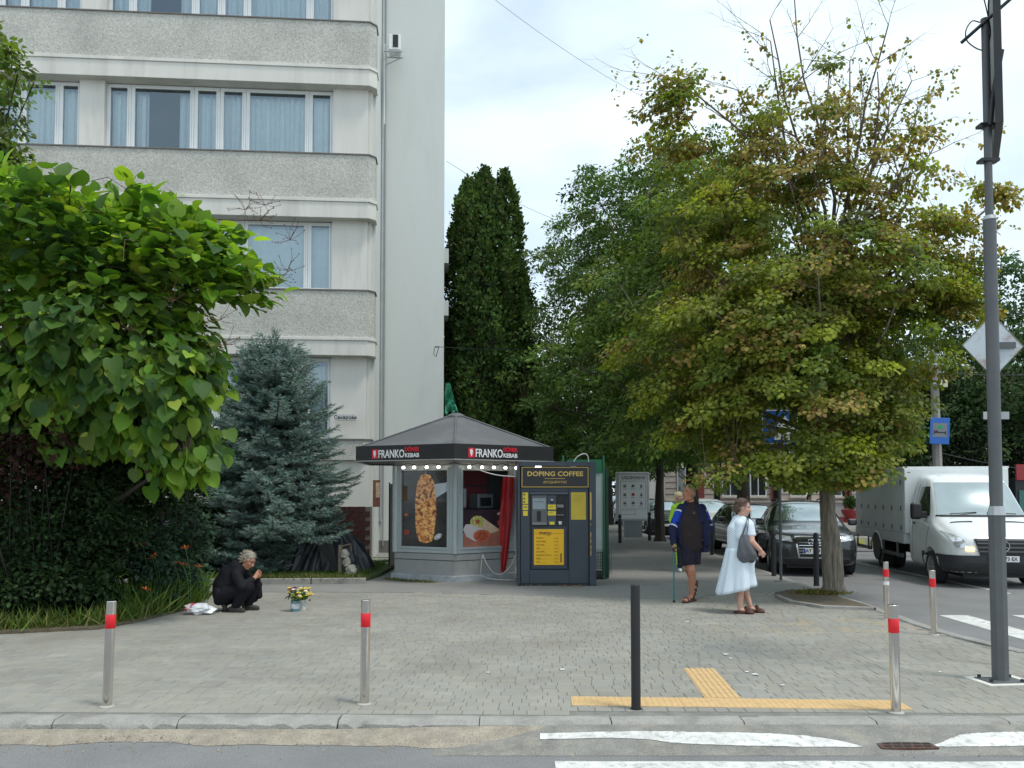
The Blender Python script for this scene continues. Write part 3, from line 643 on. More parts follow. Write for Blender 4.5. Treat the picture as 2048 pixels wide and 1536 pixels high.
def window(x0, x1, z0, z1, curtain='net', mat_f=None, ly=.28, sub=None, zi_=1):
    fr = MB(); t = .055
    fr.bb(x0, x1, ly, ly+.07, z0, z0+t); fr.bb(x0, x1, ly, ly+.07, z1-t, z1); fr.bb(x0, x0+t, ly, ly+.07, z0+t, z1-t); fr.bb(x1-t, x1, ly, ly+.07, z0+t, z1-t)
    t2 = .035; a0, a1, b0, b1 = x0+t+.004, x1-t-.004, z0+t+.004, z1-t-.004
    fr.bb(a0, a1, ly-.012, ly+.05, b0, b0+t2); fr.bb(a0, a1, ly-.012, ly+.05, b1-t2, b1); fr.bb(a0, a0+t2, ly-.012, ly+.05, b0+t2, b1-t2); fr.bb(a1-t2, a1, ly-.012, ly+.05, b0+t2, b1-t2)
    w = fr.build('window', M['white_pvc'], bld)
    MB().poly([(a0+t2, ly+.02, b0+t2),(a1-t2, ly+.02, b0+t2),(a1-t2, ly+.02, b1-t2),(a0+t2, ly+.02, b1-t2)]).build('pane', M['glass'], w)
    if curtain:
        spans = {'net':[(a0,a1)], 'sides':[(a0,a0+.34),(a1-.34,a1)], 'blind':[(a0,a1)]}[curtain]
        cm = MB()
        for (c0, c1) in spans:
            n = max(6, int((c1-c0)/.025)); ph = rb.random()*6; P = []
            for i in range(n+1):
                x = c0+(c1-c0)*i/n; dy = .004*math.sin(x*30) if curtain == 'blind' else .055*math.sin(x*34+ph)+.03*math.sin(x*83+ph)
                P.append([(x, ly+.17+dy, z0+.02),(x, ly+.17+dy*.7, z1-.05)])
            cm.grid(P)
        cm.build('curtain', M['curtain'], w, smooth=80)
    MB().bb(a0+t2+.002, a1-t2-.002, ly+.030, ly+.045, b1-t2-(.085 if zi_ % 2 else .03), b1-t2-.002).build('pane_top_strip', M['black'], w)  # black strip across the top of the pane
for zi, (z0, z1) in enumerate(zones):
    for G in (G_A, G_B):
        for k in range(len(G)-1):
            wide = (G[k+1]-G[k]) > 1.2
            c = 'sides' if (wide and k == 1) else ('blind' if zi == 3 else 'net')
            if zi == 2 and k == 4: c = 'net'
            if zi == 4: c = None if k % 2 == 0 else 'sides'
            window(G[k]+.004, G[k+1]-.004, z0+.02, z1-.02, c, zi_=zi+1)
# drip pipe down the inner corner, lightning rod, air conditioner, plate, bracket
o = MB().tube([(.02-.0, side_d-.06, .9),(.02, side_d-.06, 26)], .045, 10).build('drain_pipe', M['galv'], bld, smooth=50)
o = MB().tube([(.10, side_d-.05, .2),(.105, side_d-.05, 8),(.095, side_d-.05, 16),(.1, side_d-.05, 25)], .018, 6).build('cable', pm('grey_cable', (.3,.31,.32), rough=.6), bld)
ac = thing('air_conditioner', 'white air conditioner unit with a black fan slot on brackets high on the corner', 'air conditioner', tuple(at(790, 92, 23.9)), BR)
MB().bb(-.17,.17,-.20,.20,-.21,.24).build('housing', M['white_pvc'], ac, bevel=.02)
MB().bb(-.05,.10,-.215,-.202,-.14,.22).build('grille', M['black'], ac)
br = MB(); br.bb(-.30,.22,-.2,-.16,-.27,-.24); br.bb(-.30,.22,.14,.18,-.27,-.24); br.tube([(-.3,-.18,-.5),(.15,-.18,-.27)], .015, 6); br.tube([(-.3,.16,-.5),(.15,.16,-.27)], .015, 6); br.build('bracket', M['galv'], ac)
MB().tube([(-.16,-.1,-.1),(-.28,-.1,.0),(-.30,.1,-.6),(-.30,.2,-2.2)], .02, 6).build('hose', M['white_pvc'], ac, smooth=60)
p_ = at(690, 835, 22.0)
sp = thing('street_plate', 'small white street name plate on the pier above the spruce', 'sign', tuple(p_), BR)
MB().bb(-.26,.28,-.012,.012,-.075,.075).build('plate', M['white_pvc'], sp, bevel=.004)
text_mesh('Сахарова', .125, M['black'], sp, (.01,-.016,0), extr=.002, offset=.003, sx=1.0)
for v in ((-.25,.27,.062,.070),(-.25,.27,-.070,-.062)): MB().bb(v[0],v[1],-.0165,-.0125,v[2],v[3]).build('border', M['black'], sp)
bp_ = at(551, 627, 21.95)
wb = thing('wall_bracket', 'white vertical rod with short end bars fixed on the pebbledash band', 'bracket', tuple(bp_), BR)
q = MB(); q.bb(-.018,.018,-.05,-.015,-.49,.49); q.bb(-.09,.09,-.05,.05,-.52,-.49); q.bb(-.09,.09,-.05,.05,.49,.52); q.build('rod', M['white_pvc'], wb)
# menu board on the wall behind the kebab kiosk
mbp = at(753, 987, 21.6); mb_ = thing('wall_poster', 'narrow brown food poster fixed edge-on beside the kiosk', 'poster', tuple(mbp), R(12))
MB().bb(-.09,.09,-.02,.02,-.34,.34).build('panel', pm('poster_brown', (.18,.07,.04), rough=.4, var=.5, vscale=14), mb_)
MB().bb(-.02,.08,-.024,-.021,-.1,.28).build('print', pm('poster_food', (.5,.36,.25), rough=.4, var=.6, vscale=25), mb_)
# wire hook and green net on the wall corner
wh = thing('wire_hook', 'metal wire hook on the pale wall edge above the kiosk', 'hook', tuple(at(873, 700, 24.2)), 0)
MB().tube([(-.06,0,.06),(-.08,0,-.12),(-.02,0,-.2),(.06,0,.06),(.08,0,.08),(-.06,0,.08)], .012, 5).build('hook', M['grey_metal'], wh)
gn = thing('green_net', 'torn green debris net hanging from the wall edge over the kiosk roof', 'net', tuple(at(890, 800, 24.0)), 0)
P = []
for i in range(9):
    P.append([(.0+.02*j+ (i/8)*.035*j, .1*math.sin(i*1.3+j), .48-.105*i-.03*math.sin(j*1.9)*i*.3) for j in range(8)])
MB().grid(P).build('net', pm('net_green', (.03,.25,.14), rough=.7, var=.5, vscale=20), gn)
# main building at far side to close the view between trees is built with the background
# ------------------------------------------------------------ kebab kiosk
M['kiosk_grey'] = pm('kiosk_panel', (0.33,0.33,0.325), rough=.55, var=.06, dirt=.5, dcol=(.2,.19,.175), dscale=2.2)
M['kiosk_alu'] = pm('kiosk_aluminium', (0.42,0.47,0.48), rough=.4, metal=.2, var=.06, dirt=.2, dcol=(.3,.3,.3))
M['charcoal'] = pm('charcoal_sheet', (0.020,0.020,0.021), rough=.5, var=.12, dirt=.25, dcol=(.06,.06,.06))
M['roof_grey'] = pm('roof_sheet', (0.105,0.108,0.112), rough=.6, var=.12, vscale=1.5, dirt=.45, dcol=(.19,.19,.19), dscale=1.5)
M['logo_red'] = pm('logo_red', (0.72,0.02,0.045), rough=.45, var=0)
KC = Vector((-1.18, 17.9, 0))
kk = thing('kebab_kiosk', 'hexagonal grey kebab kiosk with black fascia and pyramid roof', 'kiosk', tuple(KC), 0)
def hexv(r_, a0=273): return [Vector((r_*math.cos(R(a0+60*i)), r_*math.sin(R(a0+60*i)), 0)) for i in range(6)]
HB = hexv(1.40); HC = hexv(2.25)
EDG = hexv(1.49)
MB().prism([(v.x, v.y) for v in EDG], -.05, .11).build('plinth', pm('kiosk_plinth', (.38,.41,.43), rough=.9, var=.25, vscale=8, bump=.6, dirt=.5, dcol=(.2,.2,.19)), kk, bevel=.01)
MB().prism([(v.x, v.y) for v in hexv(1.405)], .11, .39).build('lower_panel', M['kiosk_grey'], kk)
MB().prism([(v.x, v.y) for v in hexv(1.395)], .39, .405).build('joint', M['black'], kk)
MB().prism([(v.x, v.y) for v in hexv(1.405)], .405, .525).build('upper_panel', M['kiosk_grey'], kk)
MB().prism([(v.x, v.y) for v in hexv(1.395)], .525, .535).build('joint', M['black'], kk)
MB().prism([(v.x, v.y) for v in hexv(1.42)], 2.27, 2.36).build('header', M['kiosk_grey'], kk)
MB().prism([(v.x, v.y) for v in hexv(2.19)], 2.352, 2.37).build('soffit', pm('soffit', (.16,.155,.15), rough=.6), kk)
# posts
for v in HB:
    a = math.atan2(v.y, v.x)
    MB().tube([(v.x, v.y, .535),(v.x, v.y, 2.27)], .055, 8).build('post', M['kiosk_alu'], kk, smooth=30)
def face_frame(i, R_=HB):
    a, b_ = R_[i], R_[(i+1) % 6]; mid = (a+b_)/2; d = (b_-a).normalized(); ang = math.atan2(d.y, d.x); return mid, ang, (b_-a).length
# faces 5 (front-left) and 0 (front-right) glazed with posters; others panels
def kebab_mat():
    m, N, L, b = nodes('kebab_print'); b.inputs['Roughness'].default_value = .25; b.inputs['Coat Weight'].default_value = .5
    tcn = N.new('ShaderNodeTexCoord'); mpn = N.new('ShaderNodeMapping'); mpn.inputs['Scale'].default_value = (1,1,1.3); nn = N.new('ShaderNodeTexNoise'); nn.inputs['Scale'].default_value = 6; nn.inputs['Detail'].default_value = 3
    L.new(tcn.outputs['Object'], mpn.inputs[0]); L.new(mpn.outputs[0], nn.inputs['Vector'])
    ad = N.new('ShaderNodeMixRGB'); ad.inputs[0].default_value = .18; L.new(mpn.outputs[0], ad.inputs[1]); L.new(nn.outputs['Color'], ad.inputs[2])
    v = N.new('ShaderNodeTexVoronoi'); v.inputs['Scale'].default_value = 19; v.feature = 'SMOOTH_F1'; L.new(ad.outputs[0], v.inputs['Vector'])
    r_ = N.new('ShaderNodeValToRGB'); e = r_.color_ramp.elements; e[0].position = .12; e[0].color = (1.0,.66,.26,1); e[1].position = .75; e[1].color = (.09,.02,.008,1)
    x = e.new(.38); x.color = (.88,.38,.10,1); x = e.new(.55); x.color = (.50,.15,.04,1)
    L.new(v.outputs['Distance'], r_.inputs['Fac']); n2 = N.new('ShaderNodeTexNoise'); n2.inputs['Scale'].default_value = 40; L.new(tcn.outputs['Object'], n2.inputs['Vector'])
    mxn = N.new('ShaderNodeMixRGB'); mxn.blend_type = 'OVERLAY'; mxn.inputs[0].default_value = .8; L.new(r_.outputs[0], mxn.inputs[1]); L.new(n2.outputs['Color'], mxn.inputs[2])
    L.new(mxn.outputs[0], b.inputs['Base Color']); return m
M['kebab'] = kebab_mat()
def flat(name, pts, y, mat, par, th=.003):
    n = len(pts); v = [(p[0], y, p[1]) for p in pts] + [(p[0], y+th, p[1]) for p in pts]
    return MB().add(v, [tuple(range(n)), tuple(range(2*n-1, n-1, -1))] + [(i, n+i, n+(i+1) % n, (i+1) % n) for i in range(n)]).build(name, mat, par)
def ell(cx, cz, rx, rz, n=28, a0=0, a1=360, rot=0):
    o = []
    for k in range(n):
        a = R(a0+(a1-a0)*k/n); x, z = rx*math.cos(a), rz*math.sin(a); o.append((cx+x*math.cos(rot)-z*math.sin(rot), cz+x*math.sin(rot)+z*math.cos(rot)))
    return o
def frame_rect(mb, x0, x1, z0, z1, t, y0, y1):
    mb.bb(x0, x1, y0, y1, z0, z0+t); mb.bb(x0, x1, y0, y1, z1-t, z1); mb.bb(x0, x0+t, y0, y1, z0+t, z1-t); mb.bb(x1-t, x1, y0, y1, z0+t, z1-t); return mb
for i in range(6):
    mid, ang, ln = face_frame(i)
    fe = empty('window' if i in (0, 5) else 'wall_panel', (mid.x, mid.y, 0), ang, kk)
    hw = ln/2-.05
    if i in (0, 5):
        fr = MB(); frame_rect(fr, -hw, hw, .535, 2.27, .085, -.02, .05); frame_rect(fr, -hw+.07, hw-.07, .61, 2.20, .045, -.035, .03); fr.build('frame', M['kiosk_alu'], fe, bevel=.006)
        x0, x1, z0, z1 = -hw+.115, hw-.115, .655, 2.155
        if i == 5:
            flat('poster_left', [(x0,z0),(x1,z0),(x1,z1),(x0,z1)], .012, pm('poster_dark', (.03,.028,.027), rough=.2, var=.5, vscale=5, coat=.6), fe)
            kz = (z0+z1)/2-.02; pts = []
            prof = [(.0,.60),(.09,.58),(.16,.47),(.185,.30),(.21,.10),(.205,-.10),(.195,-.28),(.17,-.44),(.12,-.53),(.04,-.56)]
            rr = random.Random(5); prof = [(a*1.17, b_*1.17) for a, b_ in prof]; pts = [(.02+a+rr.uniform(-.008,.008), kz+b_) for a, b_ in prof] + [(.02-a+rr.uniform(-.008,.008), kz+b_) for a, b_ in reversed(prof)]
            flat('kebab_print', pts, .008, M['kebab'], fe)
            flat('skewer', [(.014,kz+.69),(.026,kz+.69),(.026,z1),(.014,z1)], .0085, M['galv'], fe)
            flat('lamp_glow', [(x0+.0,1.55),(x0+.12,1.55),(x0+.12,1.85),(x0,1.85)], .0085, pm('brown_print', (.12,.06,.03), var=.4), fe)
            flat('flame_print', ell(x0+.10,1.28,.05,.03,9), .0085, pm('flame', (.5,.13,.04), var=.6, vscale=40), fe)
            flat('tomato_print', ell(x0+.11,.93,.07,.05,9), .0085, pm('tomato', (.35,.06,.03), var=.6, vscale=30), fe)
            flat('plate_print', ell(.31,.86,.10,.05,16,0,360,.5), .0085, pm('steel_print', (.55,.55,.55), var=.6, vscale=20), fe)
            flat('sky_print', [(.20,1.88),(x1-.02,1.92),(x1-.02,1.75),(.23,1.60)], .0085, pm('pale_print', (.55,.62,.68), var=.2), fe)
        else:
            dk = pm('poster_table', (.05,.03,.04), rough=.25, var=.4, vscale=4, coat=.5)
            flat('poster', [(x0,z0),(x1,z0),(x1,1.38),(x0,1.38)], .012, dk, fe)
            flat('board_print', [(x0,z0),(x1,z0),(x1,1.02),(x0+.3,1.00),(x0,.93)], .0095, pm('pink_board', (.42,.17,.12), rough=.3, var=.25, vscale=6), fe)
            wr = pm('wrap_print', (.72,.52,.36), rough=.4, var=.2, vscale=12); wh_ = pm('wrap_paper', (.66,.60,.60), rough=.4, var=.1)
            fill = pm('filling_print', (.42,.10,.05), rough=.4, var=.9, vscale=30); grn = pm('salad_print', (.55,.52,.16), rough=.4, var=.9, vscale=32)
            flat('wrap_print', [(x0+.20,1.18),(x0+.42,1.26),(x0+.80,1.02),(x0+.86,.96),(x0+.60,.90),(x0+.30,1.0)], .0085, wr, fe)
            flat('salad_print', ell(x0+.34,1.14,.155,.125,22), .0065, grn, fe)
            flat('filling_print', ell(x0+.35,1.15,.05,.05,9), .0055, fill, fe)
            flat('wrap_paper_print', [(x0+.02,1.0),(x0+.08,1.10),(x0+.22,1.10),(x0+.56,.97),(x0+.62,.86),(x0+.3,.76),(x0+.10,.86)], .0045, wh_, fe)
            flat('wrap_end_print', ell(x0+.45,.87,.20,.12,24), .0035, pm('wrap_red', (.62,.14,.07), var=.4, vscale=14), fe)
            flat('filling_print', ell(x0+.45,.865,.13,.09,20), .0025, fill, fe)
            flat('bun_print', ell(x1-.14,1.27,.13,.07,20,0,180), .0085, wr, fe); flat('bun_print', ell(x1-.13,1.12,.13,.08,20), .0085, fill, fe)
            inn = empty('interior', (0,0,0), 0, fe)
            MB().bb(x0-.1, x1+.1, 1.0, 1.02, .7, 2.2).build('back_wall', pm('dark_red_wall', (.50,.07,.08), var=.3), inn)
            MB().bb(x0, x1, .25, .8, 1.34, 1.40).build('counter', M['charcoal'], inn)
            MB().bb(.02,.40,.35,.70,1.40,1.70).build('coffee_machine', M['galv'], inn, bevel=.02)
            MB().bb(.08,.34,.345,.36,1.45,1.62).build('machine_front', M['black'], inn)
            MB().bb(-.22,-.16,.5,.6,1.42,1.80).build('bottle', M['white'], inn)
            MB().bb(-.6,.6,.9,.98,1.85,1.88).build('shelf', M['grey_metal'], inn)
        MB().poly([(x0,.02,z0),(x1,.02,z0),(x1,.02,z1),(x0,.02,z1)]).build('pane', M['glass_clear'], fe)
    else:
        MB().bb(-hw-.02, hw+.02, -.01, .04, .535, 2.27).build('sheet', M['kiosk_grey'] if i != 1 else pm('service_red', (.35,.01,.02), rough=.5), fe)
# fascia
for i in range(6):
    mid, ang, ln = face_frame(i, HC)
    fa = MB(); fa.bb(-ln/2, ln/2, 0, .05, 2.345, 2.63); f_ = fa.build('fascia', M['charcoal'], kk, bevel=.004); f_.location = (mid.x, mid.y, 0); f_.rotation_euler = (0,0,ang)
    MB().bb(-ln/2-.01, ln/2+.01, -.012, .06, 2.325, 2.345).build('trim', M['kiosk_grey'], f_)
    if i in (0, 5):
        xo = -.52 if i == 5 else -.52
        if i == 5: xo = -.66
        xo = {5:-.60, 0:-.70}[i]
        lg = flat('logo', [(xo-.13,2.375),(xo+.0,2.375),(xo+.0,2.555),(xo-.13,2.555)], -.008, M['logo_red'], f_, .007)
        flat('logo_mark', [(xo-.088,2.53),(xo-.05,2.535),(xo-.035,2.49),(xo-.05,2.42),(xo-.065,2.395),(xo-.08,2.42),(xo-.098,2.49)], -.011, M['white'], f_)
        def fit(o, wd): 
            xs_ = [v.co.x for v in o.data.vertices]; o.scale = (wd/(max(xs_)-min(xs_)), 1, 1); return o
        fit(text_mesh('FRANKO', .215, M['white'], f_, (xo+.015,-.010,2.455), extr=.003, offset=.004, align='LEFT'), .60)
        xe = xo+.015+.62
        fit(text_mesh('DÖNER', .108, M['logo_red'], f_, (xe,-.010,2.535), extr=.003, offset=.003, align='LEFT'), .32)
        fit(text_mesh('KEBAB', .108, M['white'], f_, (xe,-.010,2.425), extr=.003, offset=.003, align='LEFT'), .32)
# roof
HR = hexv(2.19); apex = Vector((0,0,3.37))
for i in range(6):
    a, b_ = HR[i], HR[(i+1) % 6]
    P = [(a.x,a.y,2.60),(b_.x,b_.y,2.60),(b_.x*.08,b_.y*.08,3.31),(a.x*.08,a.y*.08,3.31)]
    MB().add(P + [(p[0]*.985,p[1]*.985,p[2]-.03) for p in P], [(0,1,2,3),(7,6,5,4),(0,4,5,1),(1,5,6,2),(2,6,7,3),(3,7,4,0)]).build('roof_panel', M['roof_grey'], kk)
    MB().tube([(a.x,a.y,2.61),(a.x*.08,a.y*.08,3.322)], .022, 6).build('roof_rib', M['roof_grey'], kk)
MB().lathe([(.0,3.40),(.09,3.395),(.17,3.36),(.20,3.32),(.19,3.27),(.17,3.24)], 14).build('roof_cap', M['roof_grey'], kk, smooth=50)
# bulbs of the string of lights
bulb = pm('lit_bulb', (1,.95,.85), emit=(1,.93,.78), estr=4); sock = M['black']
sl = thing('string_lights', 'string of small white bulbs sagging under the kiosk fascia', 'lights', tuple(KC), 0)
cab = MB(); bpt = []
for i in (5, 0):
    a, b_ = hexv(1.60)[i], hexv(1.60)[(i+1) % 6]
    for k in range(13):
        t = k/12; p = a.lerp(b_, t); z = 2.30-.045*math.sin(math.pi*(t*3 % 1)); cab.v and None; bpt.append((p.x, p.y, z))
cab.tube(bpt, .006, 5); cab.build('cable', M['black'], sl)
for i in (5, 0):
    a, b_ = hexv(1.60)[i], hexv(1.60)[(i+1) % 6]
    for t in ((.26,.42,.60,.77) if i == 5 else (.20,.38,.55,.72,.88)):
        p = a.lerp(b_, t); o = MB().lathe([(.0,-.045),(.024,-.045),(.034,-.025),(.028,-.002),(.012,.01)], 10).build('bulb', bulb, sl, smooth=60); o.location = (p.x, p.y, 2.235)
        MB().cyl((0,0,.01), .014, .035, 8).build('socket', sock, o)
# grey rolled shutter posts at left, folded red parasol at right, white cable
gp_ = thing('folded_awning', 'tall beige folded awning post standing at the left side of the kiosk', 'awning post', tuple(gp(786, 1136)), 0)
MB().bb(-.07,.07,-.05,.05,.0,1.92).build('post', pm('beige_post', (.36,.34,.28), rough=.6, var=.15, dirt=.4), gp_, bevel=.02)
MB().bb(-.10,-.075,-.04,.04,.02,1.95).build('rail', M['black'], gp_)
rp_ = thing('folded_parasol', 'closed red fabric parasol leaning between the two kiosks', 'parasol', tuple(gp(1004, 1157)), 0)
redf = pm('red_fabric', (.42,.008,.012), rough=.5, var=.25, vscale=6)
P = []
for i in range(14):
    t = i/13; z = .03+2.0*t; w_ = .065+.045*math.sin(min(1, t*1.05)*math.pi*.9)+.02*t; cxx = -.03+.16*t; 
    P.append([(cxx + w_*math.cos(2*math.pi*k/20)*(1+.22*math.cos(k*math.pi*.8+t*3)), .0 + w_*.7*math.sin(2*math.pi*k/20)*(1+.22*math.cos(k*math.pi*.8+t*3)), z) for k in range(21)])
MB().grid(P).build('canopy', redf, rp_, smooth=70)
MB().tube([(0,0,.0),(.16,0,2.35)], .018, 8).build('pole', M['galv'], rp_)
rp2_ = thing('metal_stand', 'thin dark red metal frame standing against the coffee kiosk side', 'frame', tuple(gp(1028, 1150)), 0)
q = MB(); frame_rect(q, -.04, .10, .0, 2.1, .025, 0, .05); q.build('frame', pm('dark_red_metal', (.2,.012,.02), rough=.4), rp2_)
wc = thing('white_cable', 'white power cable looping between the kebab kiosk and coffee kiosk', 'cable', (0,0,0), 0)
def pts_at(L_, Y): return [tuple(at(x,y,Y)) for x, y in L_]
def smooth_pts(pts, n=6):
    out = []; P = [Vector(p) for p in pts]; P = [P[0]*2-P[1]] + P + [P[-1]*2-P[-2]]
    for i in range(1, len(P)-2):
        for k in range(n):
            t = k/n; a, b_, c_, d = P[i-1:i+3]
            out.append(.5*((2*b_) + (c_-a)*t + (2*a-5*b_+4*c_-d)*t*t + (3*b_-a-3*c_+d)*t**3))
    out.append(P[-2]); return out
cablem = pm('white_cable', (.62,.60,.55), rough=.5, var=.05)
a_ = pts_at([(965,1109),(962,1135),(963,1150),(975,1156)], 16.75) + [tuple(gp(990,1159,.02)), tuple(gp(1010,1160,.02)), tuple(gp(1030,1160,.02))]
MB().tube(smooth_pts(a_), .011, 6).build('cable', cablem, wc, smooth=60)
MB().tube(smooth_pts(pts_at([(965,1109),(975,1130),(988,1146),(1003,1148),(1018,1136),(1028,1119),(1030,1110)], 16.6)), .011, 6).build('cable_loop', cablem, wc, smooth=60)
MB().tube(smooth_pts(pts_at([(925,917),(945,932),(970,944),(1000,951),(1030,953)], 16.0)), .010, 6).build('upper_cable', cablem, wc, smooth=60)

# ------------------------------------------------------------ coffee kiosk
M['slate'] = pm('slate_panel', (0.040,0.052,0.072), rough=.42, var=.07, vscale=2, dirt=.2, dcol=(.11,.12,.13), dscale=1.5)
M['gold'] = pm('gold_print', (0.60,0.40,0.10), rough=.35, metal=.3, var=.05)
ck0 = gp(1035, 1168); ck1 = gp(1190, 1171)
Yc = 15.75; S_ = 1/(F_PX/Yc)      # metres per photo pixel at the kiosk face
ck = thing('coffee_kiosk', 'dark slate coffee vending kiosk with black header and yellow menu', 'kiosk', (ck0.x, Yc, 0), R(1.0))
def kx(px): return (px-1035)*S_
def kz(py): return at(1100, py, Yc).z
def zx(zx_): return kx(1020 + zx_/5.295)
def zz(zy_): return kz(900 + zy_/5.295)
W_ = kx(1190); Hk = kz(924)
sh = MB(); D_ = .95
sh.bb(0, W_, .10, D_, .0, Hk); sh.build('cabinet', M['slate'], ck, bevel=.012)
xl, xr = zx(70), zx(890)
# front skin pieces around the recesses
def box_p(name, x0, x1, z0, z1, y0, y1, mat, bev=.004, par=None): return MB().bb(x0, x1, y0, y1, z0, z1).build(name, mat, par or ck, bevel=bev)
box_p('front_panel', zx(110), zx(205), 0.05, zz(400), .0, .10, M['slate'])
box_p('front_panel', zx(622), zx(830), 0.05, zz(400), .0, .10, M['slate'])
box_p('front_panel', zx(205)+.002, zx(622)-.002, 0.05, zz(1272), .0, .10, M['slate'])
box_p('front_panel', zx(205)+.002, zx(622)-.002, zz(440), zz(400), .0, .10, M['slate'])
box_p('corner_post', zx(836), W_+.01, 0.0, Hk, -.06, .10, M['slate'])
box_p('corner_post', -.0, zx(104), 0.03, Hk, -.04, .10, M['slate'])
box_p('base', 0.0, zx(830), 0, .05, .01, .1, M['charcoal'])
box_p('header_frame', zx(104), zx(836), zz(172), Hk+.005, -.07, .10, M['slate'])
hd = box_p('header', zx(118), zx(832), zz(398), zz(176), -.045, .10, pm('header_black', (.010,.008,.010), rough=.3, var=0), .003)
g_ = MB(); frame_rect(g_, zx(122), zx(828), zz(395), zz(180), .012, -.052, -.046); g_.build('gold_border', M['gold'], ck)
text_mesh('DOPING COFFEE', .118, M['gold'], ck, ((zx(122)+zx(828))/2, -.055, zz(255)), extr=.003, offset=.0035, sx=1.12, space=1.04)
box_p('gold_line', zx(365), zx(580), zz(305), zz(300), -.052, -.046, M['gold'], 0)
text_mesh('#БУДЬВРИТМІ', .060, M['gold'], ck, (zx(474), -.052, zz(342)), extr=.002, offset=.0, sx=1.0)
box_p('lamp', zx(265), zx(328), zz(182), zz(172), -.065, -.05, pm('lamp_led', (1,1,1), emit=(1,1,1), estr=5), .003)
box_p('lamp_off', zx(640), zx(700), zz(178), zz(172), -.065, -.05, M['galv'], .003)
# machine recess
box_p('recess', zx(225), zx(600), zz(800), zz(470), .075, .12, M['black'], 0)
box_p('recess_frame', zx(205)+.003, zx(622)-.003, zz(470), zz(441), .03, .10, pm('slate_light', (.09,.11,.14), rough=.4), .003)
box_p('screen_bezel', zx(228), zx(395), zz(790), zz(480), .045, .075, pm('machine_grey', (.12,.125,.13), rough=.4, var=.05), .006)
sc_ = box_p('screen', zx(240), zx(378), zz(628), zz(510), .036, .044, pm('lcd_grey', (.28,.34,.36), rough=.15, var=.08, vscale=12), 0)
for k in range(4): box_p('screen_text', zx(260+k*25), zx(278+k*25), zz(552), zz(545), .033, .0355, M['grey_metal'], 0)
box_p('spout', zx(285), zx(325), zz(750), zz(650), .02, .044, M['black'], .006)
box_p('drip_tray', zx(230), zx(392), zz(795), zz(768), .0, .05, pm('tray', (.2,.2,.2), rough=.3, metal=.6), .006)
box_p('payment_column', zx(400), zx(488), zz(795), zz(480), .04, .075, pm('machine_blue', (.06,.08,.11), rough=.4), .005)
box_p('card_reader', zx(425), zx(462), zz(560), zz(505), .02, .04, M['black'], .006)
box_p('coin_slot', zx(430), zx(458), zz(540), zz(515), .014, .02, M['galv'], 0)
for a, b_ in ((578,630),(648,694)): box_p('sticker', zx(400), zx(488), zz(b_), zz(a), .034, .0395, M['yellow'], 0)
for a, b_ in ((600,604),(664,668)): box_p('sticker_text', zx(410), zx(455), zz(b_), zz(a), .031, .0335, M['charcoal'], 0)
box_p('sticker', zx(418), zx(470), zz(792), zz(760), .034, .0395, M['yellow'], 0)
box_p('cup_shelf', zx(498), zx(568), zz(610), zz(578), .02, .075, pm('shelf_grey', (.22,.22,.22), rough=.4), .003)
box_p('cup_shelf', zx(498), zx(568), zz(694), zz(684), .02, .075, pm('shelf_grey2', (.22,.22,.22), rough=.4), .003)
MB().lathe([(.028,.0),(.036,.06)], 14, c=((zx(510)+zx(555))/2, .05, zz(790))).build('cup', M['white'], ck)
# stickers left column, qr-less poster right, menu
for a, b_, l, r_ in ((450,570,133,190),(580,635,133,190),(645,697,137,187)):
    box_p('sticker', zx(l), zx(r_), zz(b_), zz(a), -.005, -.001, M['yellow'], 0)
for yy in (470, 512, 548): box_p('sticker_text', zx(142), zx(158), zz(yy+10), zz(yy-6), -.008, -.0055, M['charcoal'], 0)
for yy in (600, 608): box_p('sticker_text', zx(142), zx(182), zz(yy+2), zz(yy-2), -.008, -.0055, M['charcoal'], 0)
box_p('yellow_poster', zx(645), zx(803), zz(738), zz(448), -.006, -.001, pm('poster_yellow', (.62,.47,.04), rough=.5, var=.12, vscale=3), 0)
for k in range(5): box_p('poster_text', zx(662), zx(785-k*8), zz(480+k*16+3), zz(480+k*16), -.009, -.0065, pm('poster_ink', (.40,.29,.03), var=0) if k == 0 else bpy.data.materials['poster_ink'], 0)
box_p('menu_surround', zx(230), zx(600), zz(1262), zz(822), .05, .10, M['slate'], .004)
box_p('menu_board', zx(252), zx(570), zz(1220), zz(840), .035, .0495, M['orange_yellow'], .003)
ink = pm('menu_ink', (.16,.05,.02), var=0)
text_mesh('menu', .098, ink, ck, (zx(372), .031, zz(878)), extr=.002, offset=.0015, sx=1.05)
text_mesh('coffee', .020, ink, ck, (zx(405), .031, zz(907)), extr=.001, offset=.0005)
box_p('menu_line', zx(262), zx(300), zz(884), zz(882), .031, .0345, ink, 0); box_p('menu_line', zx(445), zx(560), zz(884), zz(882), .031, .0345, ink, 0)
menu_rows = [('еспресо','25 грн'),('американо','25 грн'),('капучино','35 грн'),('лате','35 грн'),('флет вайт','40 грн'),('гарячий шоколад','35 грн'),('какао','35 грн'),('чай','15 грн')]
for k, (a, b_) in enumerate(menu_rows):
    zy_ = 930 + k*36.5
    text_mesh(a, .030, ink, ck, (zx(276), .031, zz(zy_)), extr=.0008, align='LEFT', sx=1.1, name='menu_text')
    text_mesh(b_, .026, ink, ck, (zx(468), .031, zz(zy_+4)), extr=.0008, align='LEFT', name='menu_text')
    box_p('menu_line', zx(276), zx(360+((k*37) % 60)), zz(zy_+9.6), zz(zy_+8.6), .032, .0345, ink, 0)
for k in range(4):
    o = flat('cup_icon', ell(zx(539), zz(1107+k*24), .016, .020, 10), .031, ink, ck)
